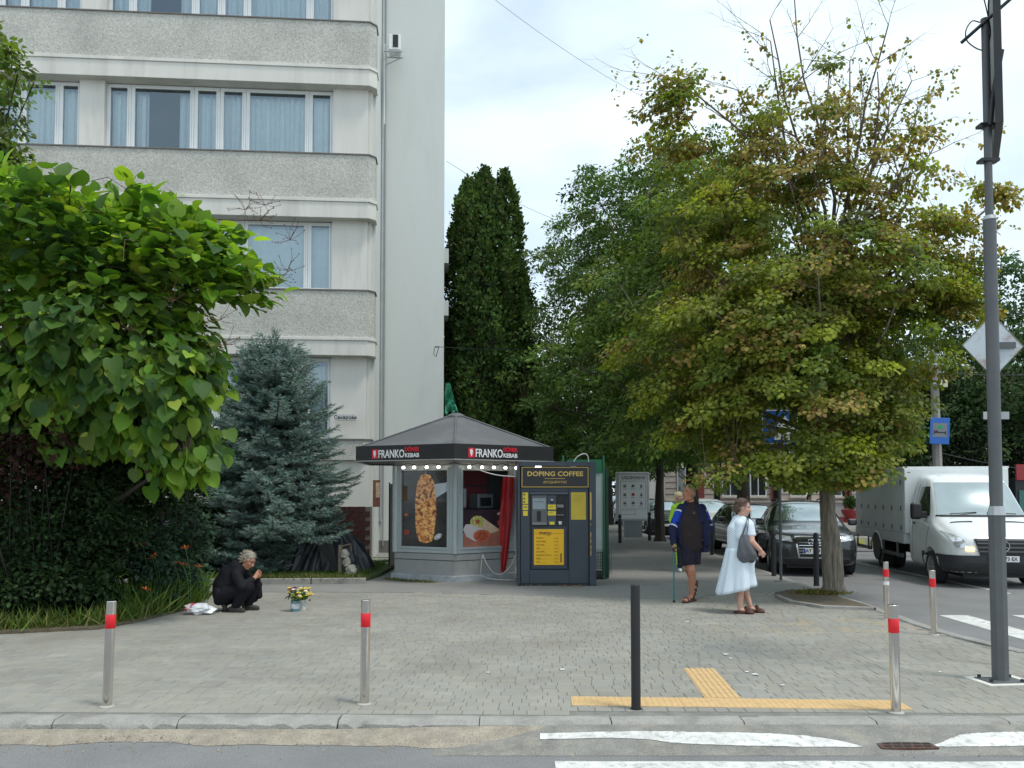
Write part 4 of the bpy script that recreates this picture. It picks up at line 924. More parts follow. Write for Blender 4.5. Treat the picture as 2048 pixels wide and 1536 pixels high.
# gold lettering strip down the corner post
box_p('gold_strip', zx(843), zx(858), zz(738), zz(448), -.064, -.0605, M['gold'], 0)
for a, b_ in ((780,795),(870,925),(940,985),(1005,1050),(1062,1118)): box_p('gold_strip', zx(846), zx(854), zz(b_), zz(a), -.064, -.0605, M['gold'], 0)
MB().tube(smooth_pts([(zx(690), .4, Hk),(zx(735), .4, Hk+.11),(zx(800), .4, Hk+.17),(zx(845), .4, Hk+.14),(zx(860), .4, Hk)]), .012, 6).build('roof_hose', cablem, ck, smooth=60)
# dead leaves at the foot of the coffee kiosk
dl = MB(); 
for k in range(60):
    x = kx(rb.uniform(1115,1162)) if k < 40 else kx(rb.uniform(1040,1185)); a = rb.random()*6; s = rb.uniform(.012,.03)
    dl.add([(ck0.x+x+s*math.cos(a+j*2.1), Yc-.03-rb.random()*.07+s*math.sin(a+j*2.1)*.6, .006+rb.random()*.03) for j in range(3)], [(0,1,2)])
o = dl.build('leaf_litter', pm('dry_leaf', (.33,.20,.09), var=.5, vscale=30)); tag(o, 'dry brown leaves drifted against the coffee kiosk base', 'leaves', kind='stuff')

# green stand behind the coffee kiosk
gs0 = gp(1205, 1156); Yg = 16.9
gk = thing('green_stand', 'tall green steel stand with a pale lit panel behind the coffee kiosk', 'stand', (at(1125,1156,Yg).x, Yg, 0), 0)
grn = pm('green_steel', (.01,.14,.07), rough=.45, var=.15); dgr = pm('dark_green_steel', (.008,.05,.03), rough=.5, var=.15)
def gx(px): return (px-1125)*Yg/F_PX
gz = lambda py: at(1180, py, Yg).z
for px in (1127, 1208): MB().bb(gx(px)-.02, gx(px)+.02, 0, .04, 0, gz(911)).build('post', grn, gk)
MB().bb(gx(1215), gx(1221), .3, .34, 0, gz(935)).build('post', dgr, gk); MB().bb(gx(1215), gx(1221), .9, .94, 0, gz(940)).build('post', dgr, gk)
MB().bb(gx(1135), gx(1204), .0, .1, gz(946), gz(919)).build('top_panel', grn, gk)
MB().bb(gx(1135), gx(1206), .02, .10, gz(1103), gz(946)).build('light_panel', pm('pale_panel', (.45,.53,.52), rough=.3, var=.15, vscale=3), gk)
mesh_b = MB()
for k in range(10): mesh_b.bb(gx(1190)+k*.035, gx(1190)+k*.035+.008, .0, .012, .10, gz(1103))
for k in range(9): mesh_b.bb(gx(1190), gx(1220), -.002, .01, .10+k*.06, .108+k*.06)
mesh_b.build('lattice', dgr, gk)
MB().bb(gx(1130), gx(1218), .02, .9, .03, .10).build('base', M['charcoal'], gk)
for k in range(12): MB().bb(gx(1213), gx(1217), .1+k*.075, .12+k*.075, .1, gz(945)).build('side_bar', dgr, gk)

# city information board
Yi = 33.0; ib0 = at(1265, 1073, Yi)
ib = thing('information_board', 'grey city information board with rows of small pictures on a pedestal', 'information board', (ib0.x, Yi, 0), R(-2))
def ix(px): return (px-1265)*Yi/F_PX
iz = lambda py: at(1265, py, Yi).z
M['board_grey'] = pm('board_grey', (.50,.51,.51), rough=.5, var=.06)
MB().bb(ix(1232), ix(1299), -.10, .12, iz(1042), iz(944)).build('cabinet', M['board_grey'], ib, bevel=.05, seg=3)
MB().bb(ix(1248), ix(1284), -.06, .08, -.05, iz(1042)).build('pedestal', pm('pedestal', (.26,.28,.30), rough=.5, var=.08), ib)
MB().bb(ix(1238), ix(1293), -.108, -.101, iz(1037), iz(950)).build('face', pm('board_face', (.80,.82,.82), rough=.25, var=.04, coat=.5), ib)
text_mesh('ЗАБОРОНЕНО', .17, M['charcoal'], ib, (ix(1267), -.112, iz(956)), extr=.002, offset=.001, sx=.80)
inkg = pm('board_ink', (.14,.15,.16), var=0); redi = pm('board_red', (.5,.04,.03), var=0)
fr = MB(); frame_rect(fr, ix(1241), ix(1291), iz(1018), iz(962), .012, -.112, -.1085); frame_rect(fr, ix(1241), ix(1271), iz(1029), iz(1020), .010, -.112, -.1085); fr.build('print_border', inkg, ib)
for r_ in range(3):
    for c_ in range(3):
        cx_, cz_ = ix(1250+c_*16), iz(972+r_*17)
        kind = (r_*3+c_)
        pts = [(-.07,-.06),(.07,-.06),(.03,.02),(.06,.08),(-.02,.03),(-.06,.07)] if kind % 3 == 0 else [(-.08,-.03),(.0,-.07),(.08,-.02),(.05,.05),(-.03,.07)] if kind % 3 == 1 else [(-.05,-.07),(.06,-.07),(.04,.01),(.0,.09),(-.03,.02)]
        flat('pictogram', [(cx_+x*.9, cz_+z*.9) for x, z in pts], -.112, redi if (r_, c_) == (1,1) else inkg, ib)
        MB().bb(cx_-.08, cx_+.08, -.112, -.1085, cz_-.125, cz_-.11).build('caption', inkg, ib)
# ------------------------------------------------------------ bollards
def steel_bollard(px, py, h, label, grp='steel bollards with a red band', r_=.038, lean=0, sticker=False):
    p = gp(px, py); b = thing('bollard', label, 'bollard', tuple(p), rb.random()*.3, grp)
    b.rotation_euler.y = lean
    MB().lathe([(.0,0),(r_,0),(r_,h-.004),(r_-.004,h),(0,h+.001)], 28).build('post', M['steel'], b, smooth=40)
    MB().lathe([(r_+.0015,h*.74),(r_+.0022,h*.741),(r_+.0022,h*.872),(r_+.0015,h*.873)], 28).build('red_band', M['red_tape'], b, smooth=40)
    MB().lathe([(r_,.012),(r_+.016,.010),(r_+.024,.004),(r_+.024,-.01)], 24).build('base_ring', pm('ring', (.36,.35,.32), rough=.7, var=.2) if 'ring' not in bpy.data.materials else bpy.data.materials['ring'], b, smooth=40)
    if sticker: MB().lathe([(r_+.001,h*.60),(r_+.002,h*.601),(r_+.002,h*.66),(r_+.001,h*.661)], 28).build('sticker', M['white'], b, smooth=40)
    return b
steel_bollard(214, 1413, .845, 'steel bollard with red band standing nearest the dark hedge', lean=R(1.2))
steel_bollard(729, 1408, .845, 'steel bollard with red band on the kerb right of the crouching person and flowers', lean=R(.4))
steel_bollard(1792, 1425, .84, 'steel bollard with red band at the end of the yellow tactile strip', lean=R(-.6))
steel_bollard(1774, 1239, .78, 'steel bollard with red band and a pale sticker near the tree trunk', r_=.036, sticker=True, lean=R(-.3))
steel_bollard(1868, 1270, .78, 'steel bollard with red band beside the white crossing bars', r_=.036, lean=R(-.6))
def black_bollard(px, py, h, label, r_=.036, group='black bollards', cap=False, z=0):
    p = gp(px, py); b = thing('bollard', label, 'bollard', tuple(p), 0, group)
    prof = [(0,0),(r_,0),(r_,h-.004),(r_-.004,h),(0,h)]
    if cap: prof = [(0,0),(r_,0),(r_,h*.83),(r_*.6,h*.84),(r_*.6,h*.87),(r_*1.05,h*.88),(r_*1.05,h*.94),(r_*.7,h*.99),(0,h)]
    MB().lathe(prof, 20).build('post', M['black_metal'], b, smooth=40)
    MB().cyl((0,0,-.005), r_+.008, .010, 20).build('base_plate', M['black_metal'], b)
    return b
black_bollard(1272, 1418, .985, 'plain black bollard standing on the yellow tactile strip', r_=.038).rotation_euler.y = R(-.0)
black_bollard(1633, 1171, .98, 'black bollard left of the linden trunk', cap=True, r_=.05)
black_bollard(1548, 1152, .95, 'black bollard beside the thin sign post in front of the dark SUV', cap=True, r_=.05)
black_bollard(1240, 1086, .98, 'small black bollard left of the information board', cap=True, r_=.06)
black_bollard(1299, 1081, 1.02, 'small black bollard right of the information board', cap=True, r_=.06)
black_bollard(1424, 1110, .95, 'black bollard at the kerb behind the man with the cane', cap=True, r_=.05)
# ------------------------------------------------------------ big grey post with sign panel seen edge-on
pb = gp(2001, 1362); Yp = pb.y
lp = thing('sign_post', 'tall grey steel post on a white-edged base with a sign panel on top', 'post', tuple(pb), 0)
def pz(py): return at(1990, py, Yp).z
MB().tube([(0,0,0),(0,0,pz(1030))], [.073,.073], 8).build('lower_tube', M['grey_metal'], lp, smooth=20)
MB().tube([(0,0,pz(1030)),(0,0,pz(1012))], [.082,.060], 8).build('collar', M['galv'], lp, smooth=20)
MB().tube([(0,0,pz(1012)),(0,0,pz(440))], [.058,.058], 12).build('middle_tube', M['grey_metal'], lp, smooth=40)
MB().tube([(0,0,pz(440)),(0,0,pz(432))], [.062,.048], 12).build('collar', M['galv'], lp, smooth=40)
MB().tube([(0,0,pz(432)),(0,0,pz(40))], [.036,.034], 12).build('upper_tube', M['grey_metal'], lp, smooth=40)
MB().cyl((0,0,pz(42)), .038, .02, 12).build('cap', M['grey_metal'], lp)
for yy in (252, 322): MB().bb(-.085,.085,-.05,.05,pz(yy)-.014,pz(yy)+.014).build('clamp', M['black_metal'], lp)
bp2 = MB().bb(-.17,.17,-.13,.13,.0,.016).build('base_plate', M['grey_metal'], lp, bevel=.003); bp2.rotation_euler = (0,0,R(6))
q = MB().bb(-.235,.26,-.19,.19,-.01,.006).build('base_edge', pm('white_mortar', (.7,.69,.62), rough=.9, var=.15, dirt=.3), lp); q.rotation_euler = (0,0,R(6))
for sx_ in (-1,1):
    for sy_ in (-1,1):
        o = MB().cyl((sx_*.14, sy_*.10, .016), .018, .022, 6).build('bolt', M['black_metal'], lp)
# bracket arm and panel
arm = MB().tube([(-.20,.05,pz(80)),(.18,-.12,pz(12))], .016, 8); arm.build('arm', M['black_metal'], lp)
MB().tube([(.0,-.05,pz(255)),(.03,-.05,pz(200)),(.10,-.09,pz(110))], .024, 8).build('arm', M['black_metal'], lp, smooth=60)
MB().tube(smooth_pts([(-.04,0,pz(45)),(-.11,.02,pz(40)),(-.17,.02,pz(60)),(-.16,0,pz(85)),(-.02,0,pz(100)),(.05,0,pz(70)),(.02,0,pz(20)),(-.05,0,pz(-40))]), .006, 5).build('cable', M['black'], lp)
sg = empty('sign_panel', (.09,-.02,0), R(62.5), lp)
MB().bb(-.25,.75,-.02,.02,pz(265),pz(-70)).build('panel', M['grey_metal'], sg)
fr = MB(); frame_rect(fr, -.27, .77, pz(269), pz(-72), .035, -.032, .032); fr.build('frame', M['black_metal'], sg)
# diamond sign seen from the back
Yd = 8.55; dp = at(2002, 1320, Yd)
ds = thing('diamond_sign', 'back of a rusty pale diamond road sign on a thin grey post', 'road sign', (at(2001,1000,Yd).x, Yd, 0), 0)
dz = lambda py: at(2001, py, Yd).z
MB().bb(-.017,.017,-.017,.017,0,dz(686)).build('post', M['grey_metal'], ds, bevel=.004)
cxd = (1996-2001)*Yd/F_PX; hw_ = (2057-1934)/2*Yd/F_PX
rust = pm('sign_back', (.50,.56,.60), rough=.5, var=.05, dirt=1.0, dcol=(.30,.10,.04), dscale=5.2)
flat('plate', [(cxd, dz(627)),(cxd-hw_, dz(690)),(cxd, dz(755)),(cxd+hw_, dz(692))], -.045, rust, ds, .004).location = (0,.07,0)
q = MB(); pp = [(cxd, dz(627)),(cxd-hw_, dz(690)),(cxd, dz(755)),(cxd+hw_, dz(692))]
for a, b_ in zip(pp, pp[1:]+pp[:1]): q.tube([(a[0],.027,a[1]),(b_[0],.027,b_[1])], .006, 5)
q.build('rim', pm('rim_green_grey', (.16,.18,.13), rough=.6), ds)
MB().bb(cxd-.04,cxd+.22,.0,.02,dz(696),dz(684)).build('clamp', M['grey_metal'], ds)
MB().bb(-.14,.12,.02,.026,dz(838),dz(823)).build('lower_plate', M['galv'], ds)
# utility pole with blue hospital sign
Yu = 24.0; up0 = at(1880, 1100, Yu)
ut = thing('utility_pole', 'grey concrete utility pole behind the white van', 'utility pole', (at(1878,940,Yu).x, Yu, RZ), 0)
ux = lambda px: (px-1878)*Yu/F_PX
uz = lambda py: at(1878, py, Yu).z - RZ
MB().tube([(0,0,0),(ux(1870),0,uz(560))], [.15,.09], 8).build('pole', pm('pole_concrete', (.30,.28,.26), rough=.9, var=.2, dirt=.3), ut, smooth=20)
MB().tube(smooth_pts([(ux(1862),-.1,uz(622)),(ux(1862),-.1,uz(560)),(ux(1858),-.1,uz(545)),(ux(1850),-.1,uz(540))]), .03, 6).build('pipe_arm', M['galv'], ut, smooth=60)
for yy in (598, 640, 730, 745, 768): MB().bb(-.20,.20,-.16,-.12,uz(yy)-.02,uz(yy)+.02).build('crossarm', M['galv'], ut)
MB().bb(ux(1874),ux(1889),-.28,-.16,uz(776),uz(762)).build('junction_box', pm('cream_box', (.55,.52,.35), rough=.5), ut)
wr_ = MB()
for k in range(8): wr_.tube([(ux(1862),-.17,uz(640+k*9)),(ux(1886),-.17,uz(643+k*9))], .012, 4)
wr_.build('wire_wrap', M['galv'], ut)
hs = thing('hospital_sign', 'blue hospital sign with green cross and bed on the utility pole', 'road sign', (at(1878,862,Yu-.22).x, Yu-.26, at(1878,862,Yu-.22).z), R(-8))
hs.rotation_euler.y = R(3)
MB().bb(-.26,.26,-.012,.012,-.37,.37).build('plate', pm('sign_blue', (.02,.13,.48), rough=.4, var=.06), hs, bevel=.01)
flat('inset', [(-.19,-.17),(.19,-.17),(.19,.22),(-.19,.22)], -.016, pm('sign_grey', (.20,.20,.22), rough=.5), hs)
gc = pm('sign_green', (.01,.40,.14), rough=.5)
for (a, b_, c_, d_) in ((-.075,.075,.085,.135),(-.025,.025,.04,.18)): MB().bb(a,b_,-.021,-.017,c_,d_).build('green_cross', gc, hs)
for (a, b_, c_, d_) in ((-.15,.15,-.06,-.03),(-.16,-.14,-.11,.02),(.14,.16,-.11,.0),(-.12,-.05,-.03,.0)): MB().bb(a,b_,-.021,-.017,c_,d_).build('bed_symbol', M['black'], hs)
# blue parking sign among the leaves
Yb = gp(1562, 1163).y; bsg = thing('blue_sign', 'square blue and white road sign half hidden in the linden leaves on a thin post', 'road sign', (gp(1562,1163).x, Yb, 0), R(4))
bz = lambda py: at(1562, py, Yb).z
MB().tube([(0,0,0),(0,0,bz(825))], .028, 10).build('post', M['grey_metal'], bsg, smooth=40)
MB().cyl((0,0,0), .12, .02, 8).build('footing', M['kerb'], bsg)
MB().bb(-.36,.36,-.045,-.03,bz(889),bz(820)).build('plate', bpy.data.materials['sign_blue'], bsg, bevel=.01)
flat('white_field', [(-.12,bz(880)),(.24,bz(880)),(.30,bz(858)),(.10,bz(832)),(-.05,bz(850))], -.05, M['white'], bsg)
fr = MB(); frame_rect(fr, -.355, .355, bz(888.5), bz(820.5), .018, -.049, -.0455); fr.build('border', M['white'], bsg)
# overhead wires
def wire(name, a, b_, sag, label, r_=.008):
    a, b_ = Vector(a), Vector(b_); pts = [a.lerp(b_, i/16) - Vector((0,0,sag*4*(i/16)*(1-i/16))) for i in range(17)]
    o = MB().tube(pts, r_, 4, caps=False).build(name, M['black_metal']); return tag(o, label, 'wire')
wire('overhead_wire', at(940,-40,26), at(1330,215,34), .3, 'thin grey wire crossing the sky from the top edge towards the linden crown', .006)
wire('overhead_wire', at(893,322,25), at(1175,460,34), .25, 'thin wire from the wall edge past the thuja tops to the trees', .006)
wire('overhead_wire', at(870,693,24.1), at(1090,697,26), .05, 'short dark wire running from the wall hook across the thuja', .010)
for (ya, yb_, tx) in ((655,598,'highest thin wire from the utility pole to the right edge'),(676,615,'middle thin wire sloping from the utility pole to the right'),(745,742,'level thin wire from the utility pole behind the diamond sign'),(905,948,'low slack cable from the utility pole over the white van')):
    wire('street_wire', at(1880,ya,24), at(2150,yb_,27), .1, tx, .012)
# far planter, traffic strip
Yq = 27.0; q0 = at(1702, 1058, Yq)
pl = thing('red_planter', 'red flared concrete planter with a green bush across the street', 'planter', (at(1702,1043,Yq).x, Yq, .0), 0)
redp = pm('red_paint', (.42,.05,.05), rough=.7, var=.2)
zq = lambda py: at(1702, py, Yq).z
MB().lathe([(.0,zq(1045)),(.26,zq(1045)),(.15,zq(1037)),(.16,zq(1034)),(.24,zq(1029)),(.30,zq(1020)),(.26,zq(1020)),(.2,zq(1024)),(0,zq(1024))], 16).build('bowl', redp, pl, smooth=40)
cc = clump_pts(np.array([[0,0,zq(1006)]]), 900, .24, .95); scatter('bush', cc[0], rnorm(900)+[0,0,.6], rnorm(900)+[0,0,1], .06, DIAM, palette(900, [(.03,.08,.02),(.05,.11,.03)]), M['leaf_matte'], pl)
wl_ = thing('low_wall', 'low pale wall with yellow blocks across the street by the planter', 'wall', tuple(at(1735,1062,26.5)), 0)
wl_.location.z = 0
MB().bb(-1.6,1.8,-.1,.2,0,.35).build('block', pm('pale_block', (.42,.40,.34), rough=.9, var=.2), wl_, bevel=.02)
yel = pm('yellow_block', (.55,.55,.12), rough=.8, var=.2)
for x in (-.35, .05, .38, 1.1): MB().bb(x,x+.2,-.14,-.102,.12,.26).build('yellow_mark', yel, wl_)
rl = thing('railing', 'thin metal railing panel left of the white van box', 'railing', (at(1725,1050,27).x, 27.4, 0), R(-20))
q = MB()
for k in range(14): q.bb(k*.11,k*.11+.015,0,.015,0,1.1)
q.bb(0,1.5,-.005,.02,1.08,1.11); q.bb(0,1.5,-.005,.02,.1,.13); q.build('bars', M['galv'], rl)
# ------------------------------------------------------------ vehicles
def loft(stations, mat, name, parent, sub=2, wells=(), smooth=None):
    """stations: (y, [(x,z)...] half ring bottom centre -> top centre)"""
    mb = MB(); rings = []
    for y, pr in stations:
        full = [(x, z) for x, z in pr] + [(-x, z) for x, z in reversed(pr[1:-1])]
        rings.append([(x, y, z) for x, z in full])
    n = len(rings[0]); v = [p for r_ in rings for p in r_]
    f = [(i*n+k, (i+1)*n+k, (i+1)*n+(k+1) % n, i*n+(k+1) % n) for i in range(len(rings)-1) for k in range(n)]
    f += [tuple(range(n)), tuple((len(rings)-1)*n + k for k in range(n-1, -1, -1))]
    mb.add(v, f); o = mb.build(name, mat, None); 
    if sub: s = o.modifiers.new('s', 'SUBSURF'); s.levels = sub; s.render_levels = sub
    cutters = []
    for (yc, zc, r_, x0, x1) in wells:
        for s_ in (-1, 1):
            cb = MB(); cb.tube([(s_*x0, yc, zc),(s_*x1, yc, zc)], r_, 28); c = cb.build('cut', mat); cutters.append(c)
            for cc_ in list(c.users_collection): cc_.objects.unlink(c)
            TMP.collection.objects.link(c)
            b = o.modifiers.new('b', 'BOOLEAN'); b.operation = 'DIFFERENCE'; b.object = c; b.solver = 'EXACT'
    baked(o); o.parent = parent
    me = o.data; me.polygons.foreach_set('use_smooth', [True]*len(me.polygons)); me.set_sharp_from_angle(angle=R(38))
    for c in cutters: bpy.data.objects.remove(c)
    bv = BVHTree.FromPolygons([vv.co[:] for vv in me.vertices], [p.vertices[:] for p in me.polygons])
    return o, bv
def patch(name, bv, quad, mat, parent, mode='front', nu=12, nv=6, off=.006, thick=0, side=-1, extra=None):
    """quad: 4 corners (a,b) in (x,z) for front, (y,z) for side, (x,y) for top; dropped onto the body"""
    P = []; last = None
    for j in range(nv+1):
        row = []
        for i in range(nu+1):
            u, v = i/nu, j/nv
            a = [(quad[0][k]*(1-u)+quad[1][k]*u)*(1-v) + (quad[3][k]*(1-u)+quad[2][k]*u)*v for k in (0,1)]
            if mode == 'front': o_, d = Vector((a[0], -3, a[1])), Vector((0,1,0))
            elif mode == 'back': o_, d = Vector((a[0], 30, a[1])), Vector((0,-1,0))
            elif mode == 'side': o_, d = Vector((side*3, a[0], a[1])), Vector((-side,0,0))
            elif mode == 'top': o_, d = Vector((a[0], a[1], 5)), Vector((0,0,-1))
            elif mode == 'wrap':   # a = angle (deg from front, + to the right), height
                an = R(a[0]); dirv = Vector((math.sin(an), -math.cos(an), 0)); c0 = Vector((0, extra or .9, a[1])); o_, d = c0 + dirv*4, -dirv
            h = bv.ray_cast(o_, d)
            if h[0] is None: p = last if last is not None else o_ + d*3
            else:
                nn = h[1] if h[1].dot(d) < 0 else -h[1]; p = h[0] + nn*off*.5 - d*off*.6; last = p
            row.append(tuple(p))
        P.append(row)
    o = MB().grid(P).build(name, mat, parent, smooth=60)
    return o
def paint_mat(name, col, rough=.28, metal=.0): return pm(name, col, rough=rough, metal=metal, var=.04, vscale=2, coat=1.0, dirt=.12, dcol=tuple(min(1, c*1.2+.05) for c in col), dscale=2)
M['rim'] = pm('alloy', (.45,.46,.47), rough=.3, metal=.9, var=.05)
M['lamp_glass'] = pm('headlamp_glass', (.62,.65,.67), rough=.08, metal=.45, var=.35, vscale=18, coat=1)
def wheel(parent, x, y, r_, w=.24, side=-1, spokes=5, hubcol=None, z=None):
    we = empty('wheel', (x, y, r_ if z is None else z), 0, parent); we.rotation_euler = (0, R(-90) if side < 0 else R(90), 0)
    MB().lathe([(r_*.66,w*.42),(r_*.72,w*.5),(r_*.93,w*.47),(r_,w*.32),(r_,-w*.32),(r_*.93,-w*.5),(r_*.6,-w*.5)], 30).build('tyre', M['rubber'], we, smooth=40)
    rm = MB(); rm.lathe([(r_*.70,w*.42),(r_*.68,w*.46),(r_*.62,w*.40),(r_*.60,w*.1),(r_*.12,w*.08),(0,w*.08)], 26)
    for k in range(spokes*2):
        a = 2*math.pi*(k//2)/spokes + (.13 if k % 2 else -.13); d = Vector((math.cos(a), math.sin(a), 0)); t = Vector((-math.sin(a), math.cos(a), 0))*r_*.045
        c0, c1 = d*r_*.14, d*r_*.64
        rm.add([tuple(c0+t+Vector((0,0,w*.36))), tuple(c1+t+Vector((0,0,w*.42))), tuple(c1-t+Vector((0,0,w*.42))), tuple(c0-t+Vector((0,0,w*.36))),
                tuple(c0+t+Vector((0,0,w*.2))), tuple(c1+t+Vector((0,0,w*.3))), tuple(c1-t+Vector((0,0,w*.3))), tuple(c0-t+Vector((0,0,w*.2)))], [(0,1,2,3),(0,4,5,1),(2,6,7,3)])
    rm.lathe([(0,w*.40),(r_*.15,w*.38),(r_*.17,w*.2)], 14)
    rm.build('rim', hubcol or M['rim'], we, smooth=40)
    return we
def suv(label, paint, loc, rz, H=1.65, L=4.63, W=1.88, detailed=True, group=None, grille='frame', name='parked_car', hood=1.0, plate='', roof_rail=False):
    t = thing(name, label, 'car', loc, rz, group); w = W/2; k = H/1.65
    def ring(zb, ws, zbelt, wr, zr, wb=None):
        wb = wb or ws*.86
        return [(0,zb),(wb,zb),(ws*.985,zb+.10),(ws,.55*k),(ws*.985,zbelt-.10),(ws*.955,zbelt),(wr,zr-.07),(wr*.82,zr-.012),(wr*.4,zr+.006),(0,zr+.01)]
    hd = hood*k
    st = [(0.0, ring(.30*k,w*.70,.62*k,w*.62,.74*k)), (.05, ring(.24*k,w*.84,.72*k,w*.74,.86*k)), (.16, ring(.22*k,w*.94,.82*k,w*.84,.93*k)), (.45, ring(.21*k,w*.985,.90*k,w*.88,.985*k)),
          (1.0, ring(.22*k,w,.98*k,w*.88,1.055*k)), (1.28, ring(.22*k,w,1.02*k,w*.88,1.10*k)), (1.42, ring(.22*k,w,1.03*k,w*.86,1.16*k)), (2.05, ring(.22*k,w,1.06*k,w*.74,1.53*k)), (2.25, ring(.22*k,w,1.06*k,w*.72,1.60*k)),
          (2.9, ring(.22*k,w,1.07*k,w*.71,1.645*k)), (3.7, ring(.22*k,w,1.09*k,w*.69,1.62*k)), (4.1, ring(.23*k,w*.99,1.10*k,w*.66,1.54*k)), (4.42, ring(.26*k,w*.96,1.06*k,w*.70,1.18*k)), (4.58, ring(.30*k,w*.92,.92*k,w*.78,1.0*k)), (4.63, ring(.36*k,w*.84,.82*k,w*.7,.9*k))]
    st = [(y*L/4.63, r_) for y, r_ in st]; s = L/4.63; rw = .355*k
    ya, yb_ = .90*s, 3.70*s
    body, bv = loft(st, paint, 'body', t, 2, wells=[(ya, rw, rw+.055, w-.34, w+.2), (yb_, rw, rw+.055, w-.34, w+.2)])
    MB().bb(-w+.36, w-.36, .25, L-.3, .17, .45).build('underbody', M['black'], t)
    for y in (ya, yb_):
        for sd_ in (-1, 1): wheel(t, sd_*(w-.13), y, rw, side=sd_)
    G = M['dark_glass']; scr = M['screen_glass']
    patch('windscreen', bv, [(-w*.78,1.17*k),(w*.78,1.17*k),(w*.62,1.55*k),(-w*.62,1.55*k)], scr, t, 'front', 14, 8)
    for sd_ in (-1, 1):
        patch('side_window', bv, [(1.72*s,1.14*k),(2.62*s,1.14*k),(2.62*s,1.50*k),(2.22*s,1.50*k)], G, t, 'side', 8, 4, side=sd_)
        patch('side_window', bv, [(2.70*s,1.14*k),(3.50*s,1.15*k),(3.42*s,1.50*k),(2.70*s,1.50*k)], G, t, 'side', 8, 4, side=sd_)
        patch('side_window', bv, [(3.58*s,1.16*k),(4.08*s,1.18*k),(3.85*s,1.45*k),(3.52*s,1.48*k)], G, t, 'side', 6, 4, side=sd_)
        patch('headlight', bv, [(sd_*w*.50,.75*k),(sd_*w*.86,.80*k),(sd_*w*.88,.90*k),(sd_*w*.55,.87*k)][::sd_], M['lamp_glass'], t, 'front', 8, 4, off=.012)
        mbm = MB(); mbm.box((sd_*(w+.10), 1.62*s, 1.14*k), (.20,.13,.15)); mbm.build('mirror', paint if detailed else M['black'], t, bevel=.045, seg=3)
        patch('door_seam', bv, [(1.62*s,.42*k),(1.635*s,.42*k),(1.635*s,1.06*k),(1.62*s,1.06*k)], M['black'], t, 'side', 1, 8, off=.003, side=sd_)
        patch('door_seam', bv, [(2.655*s,.42*k),(2.67*s,.42*k),(2.67*s,1.08*k),(2.655*s,1.08*k)], M['black'], t, 'side', 1, 8, off=.003, side=sd_)
        patch('sill_trim', bv, [(1.35*s,.24*k),(3.25*s,.24*k),(3.25*s,.36*k),(1.35*s,.36*k)], M['black'], t, 'side', 10, 2, side=sd_)
    patch('lower_grille', bv, [(-w*.78,.27*k),(w*.78,.27*k),(w*.74,.38*k),(-w*.74,.38*k)], M['black'], t, 'front', 14, 3)
    for sd_ in (-1, 1): patch('side_intake', bv, [(sd_*w*.56,.42*k),(sd_*w*.86,.44*k),(sd_*w*.84,.60*k),(sd_*w*.60,.60*k)][::sd_], M['black'], t, 'front', 6, 4)
    if grille == 'frame':
        patch('grille_frame', bv, [(-w*.38,.40*k),(w*.38,.40*k),(w*.46,.88*k),(-w*.46,.88*k)], M['chrome'], t, 'front', 12, 6, off=.016)
        gr = patch('grille', bv, [(-w*.345,.43*k),(w*.345,.43*k),(w*.42,.85*k),(-w*.42,.85*k)], M['black'], t, 'front', 12, 6, off=.026)
        for z in (.50,.56,.62,.68,.74,.80): patch('grille_bar', bv, [(-w*.37,(z-.006)*k),(w*.37,(z-.006)*k),(w*.37,(z+.006)*k),(-w*.37,(z+.006)*k)], M['chrome'], t, 'front', 8, 1, off=.034)
        for i in range(4):
            cx_ = (-.105+.07*i); pts = [(cx_+.052*math.cos(2*math.pi*q/22), -.05, .765*k+.052*math.sin(2*math.pi*q/22)) for q in range(23)]
            MB().tube(pts, .0075, 5, caps=False).build('emblem_ring', M['chrome'], t, smooth=60)
    else:
        patch('grille', bv, [(-w*.42,.66*k),(w*.42,.66*k),(w*.44,.80*k),(-w*.44,.80*k)], M['black'], t, 'front', 10, 3, off=.02)
        patch('grille_bar', bv, [(-w*.42,.72*k),(w*.42,.72*k),(w*.42,.74*k),(-w*.42,.74*k)], M['chrome'], t, 'front', 10, 1, off=.03)
    if plate:
        pe = empty('number_plate', (0, -.062, .565*k), 0, t)
        MB().bb(-.265,.265,-.005,.01,-.062,.062).build('plate', M['white'], pe, bevel=.004)
        MB().bb(-.26,-.215,-.008,-.0055,-.055,.055).build('blue_strip', M['plate_blue'], pe)
        text_mesh(plate, .105, M['black'], pe, (.03,-.008,0), extr=.001, offset=.002, sx=.95)
    else:
        MB().bb(-.25,.25,-.04,-.02,.44*k,.55*k).build('number_plate', M['white'], t, bevel=.004)
    if roof_rail:
        for sd_ in (-1,1): MB().tube([(sd_*w*.62,2.2*s,1.60*k),(sd_*w*.62,2.35*s,1.675*k),(sd_*w*.60,3.7*s,1.66*k),(sd_*w*.58,3.85*s,1.59*k)], .016, 6).build('roof_rail', M['black_metal'], t, smooth=50)
    return t
M['screen_glass'] = pm('windscreen_glass', (0.42,0.50,0.50), rough=.04, metal=.75, var=.25, vscale=1.6, coat=1.0)
M['plate_blue'] = pm('plate_blue', (.02,.08,.4), rough=.5, var=0)
dk = paint_mat('anthracite_paint', (.025,.030,.033)); bk = paint_mat('black_paint', (.012,.013,.015)); wp = paint_mat('white_paint', (.75,.76,.76), .3); nb = paint_mat('navy_paint', (.012,.02,.035))
suv('dark grey SUV with a big chrome-framed grille parked nose-out behind the linden trunk', dk, (6.60,18.55,RZ), R(-12), detailed=True, plate='AT 6391 IM', roof_rail=True)
suv('black hatchback parked directly behind the dark grey SUV', bk, (7.25,24.3,RZ), R(-3), H=1.5, L=4.3, W=1.78, grille='bar')
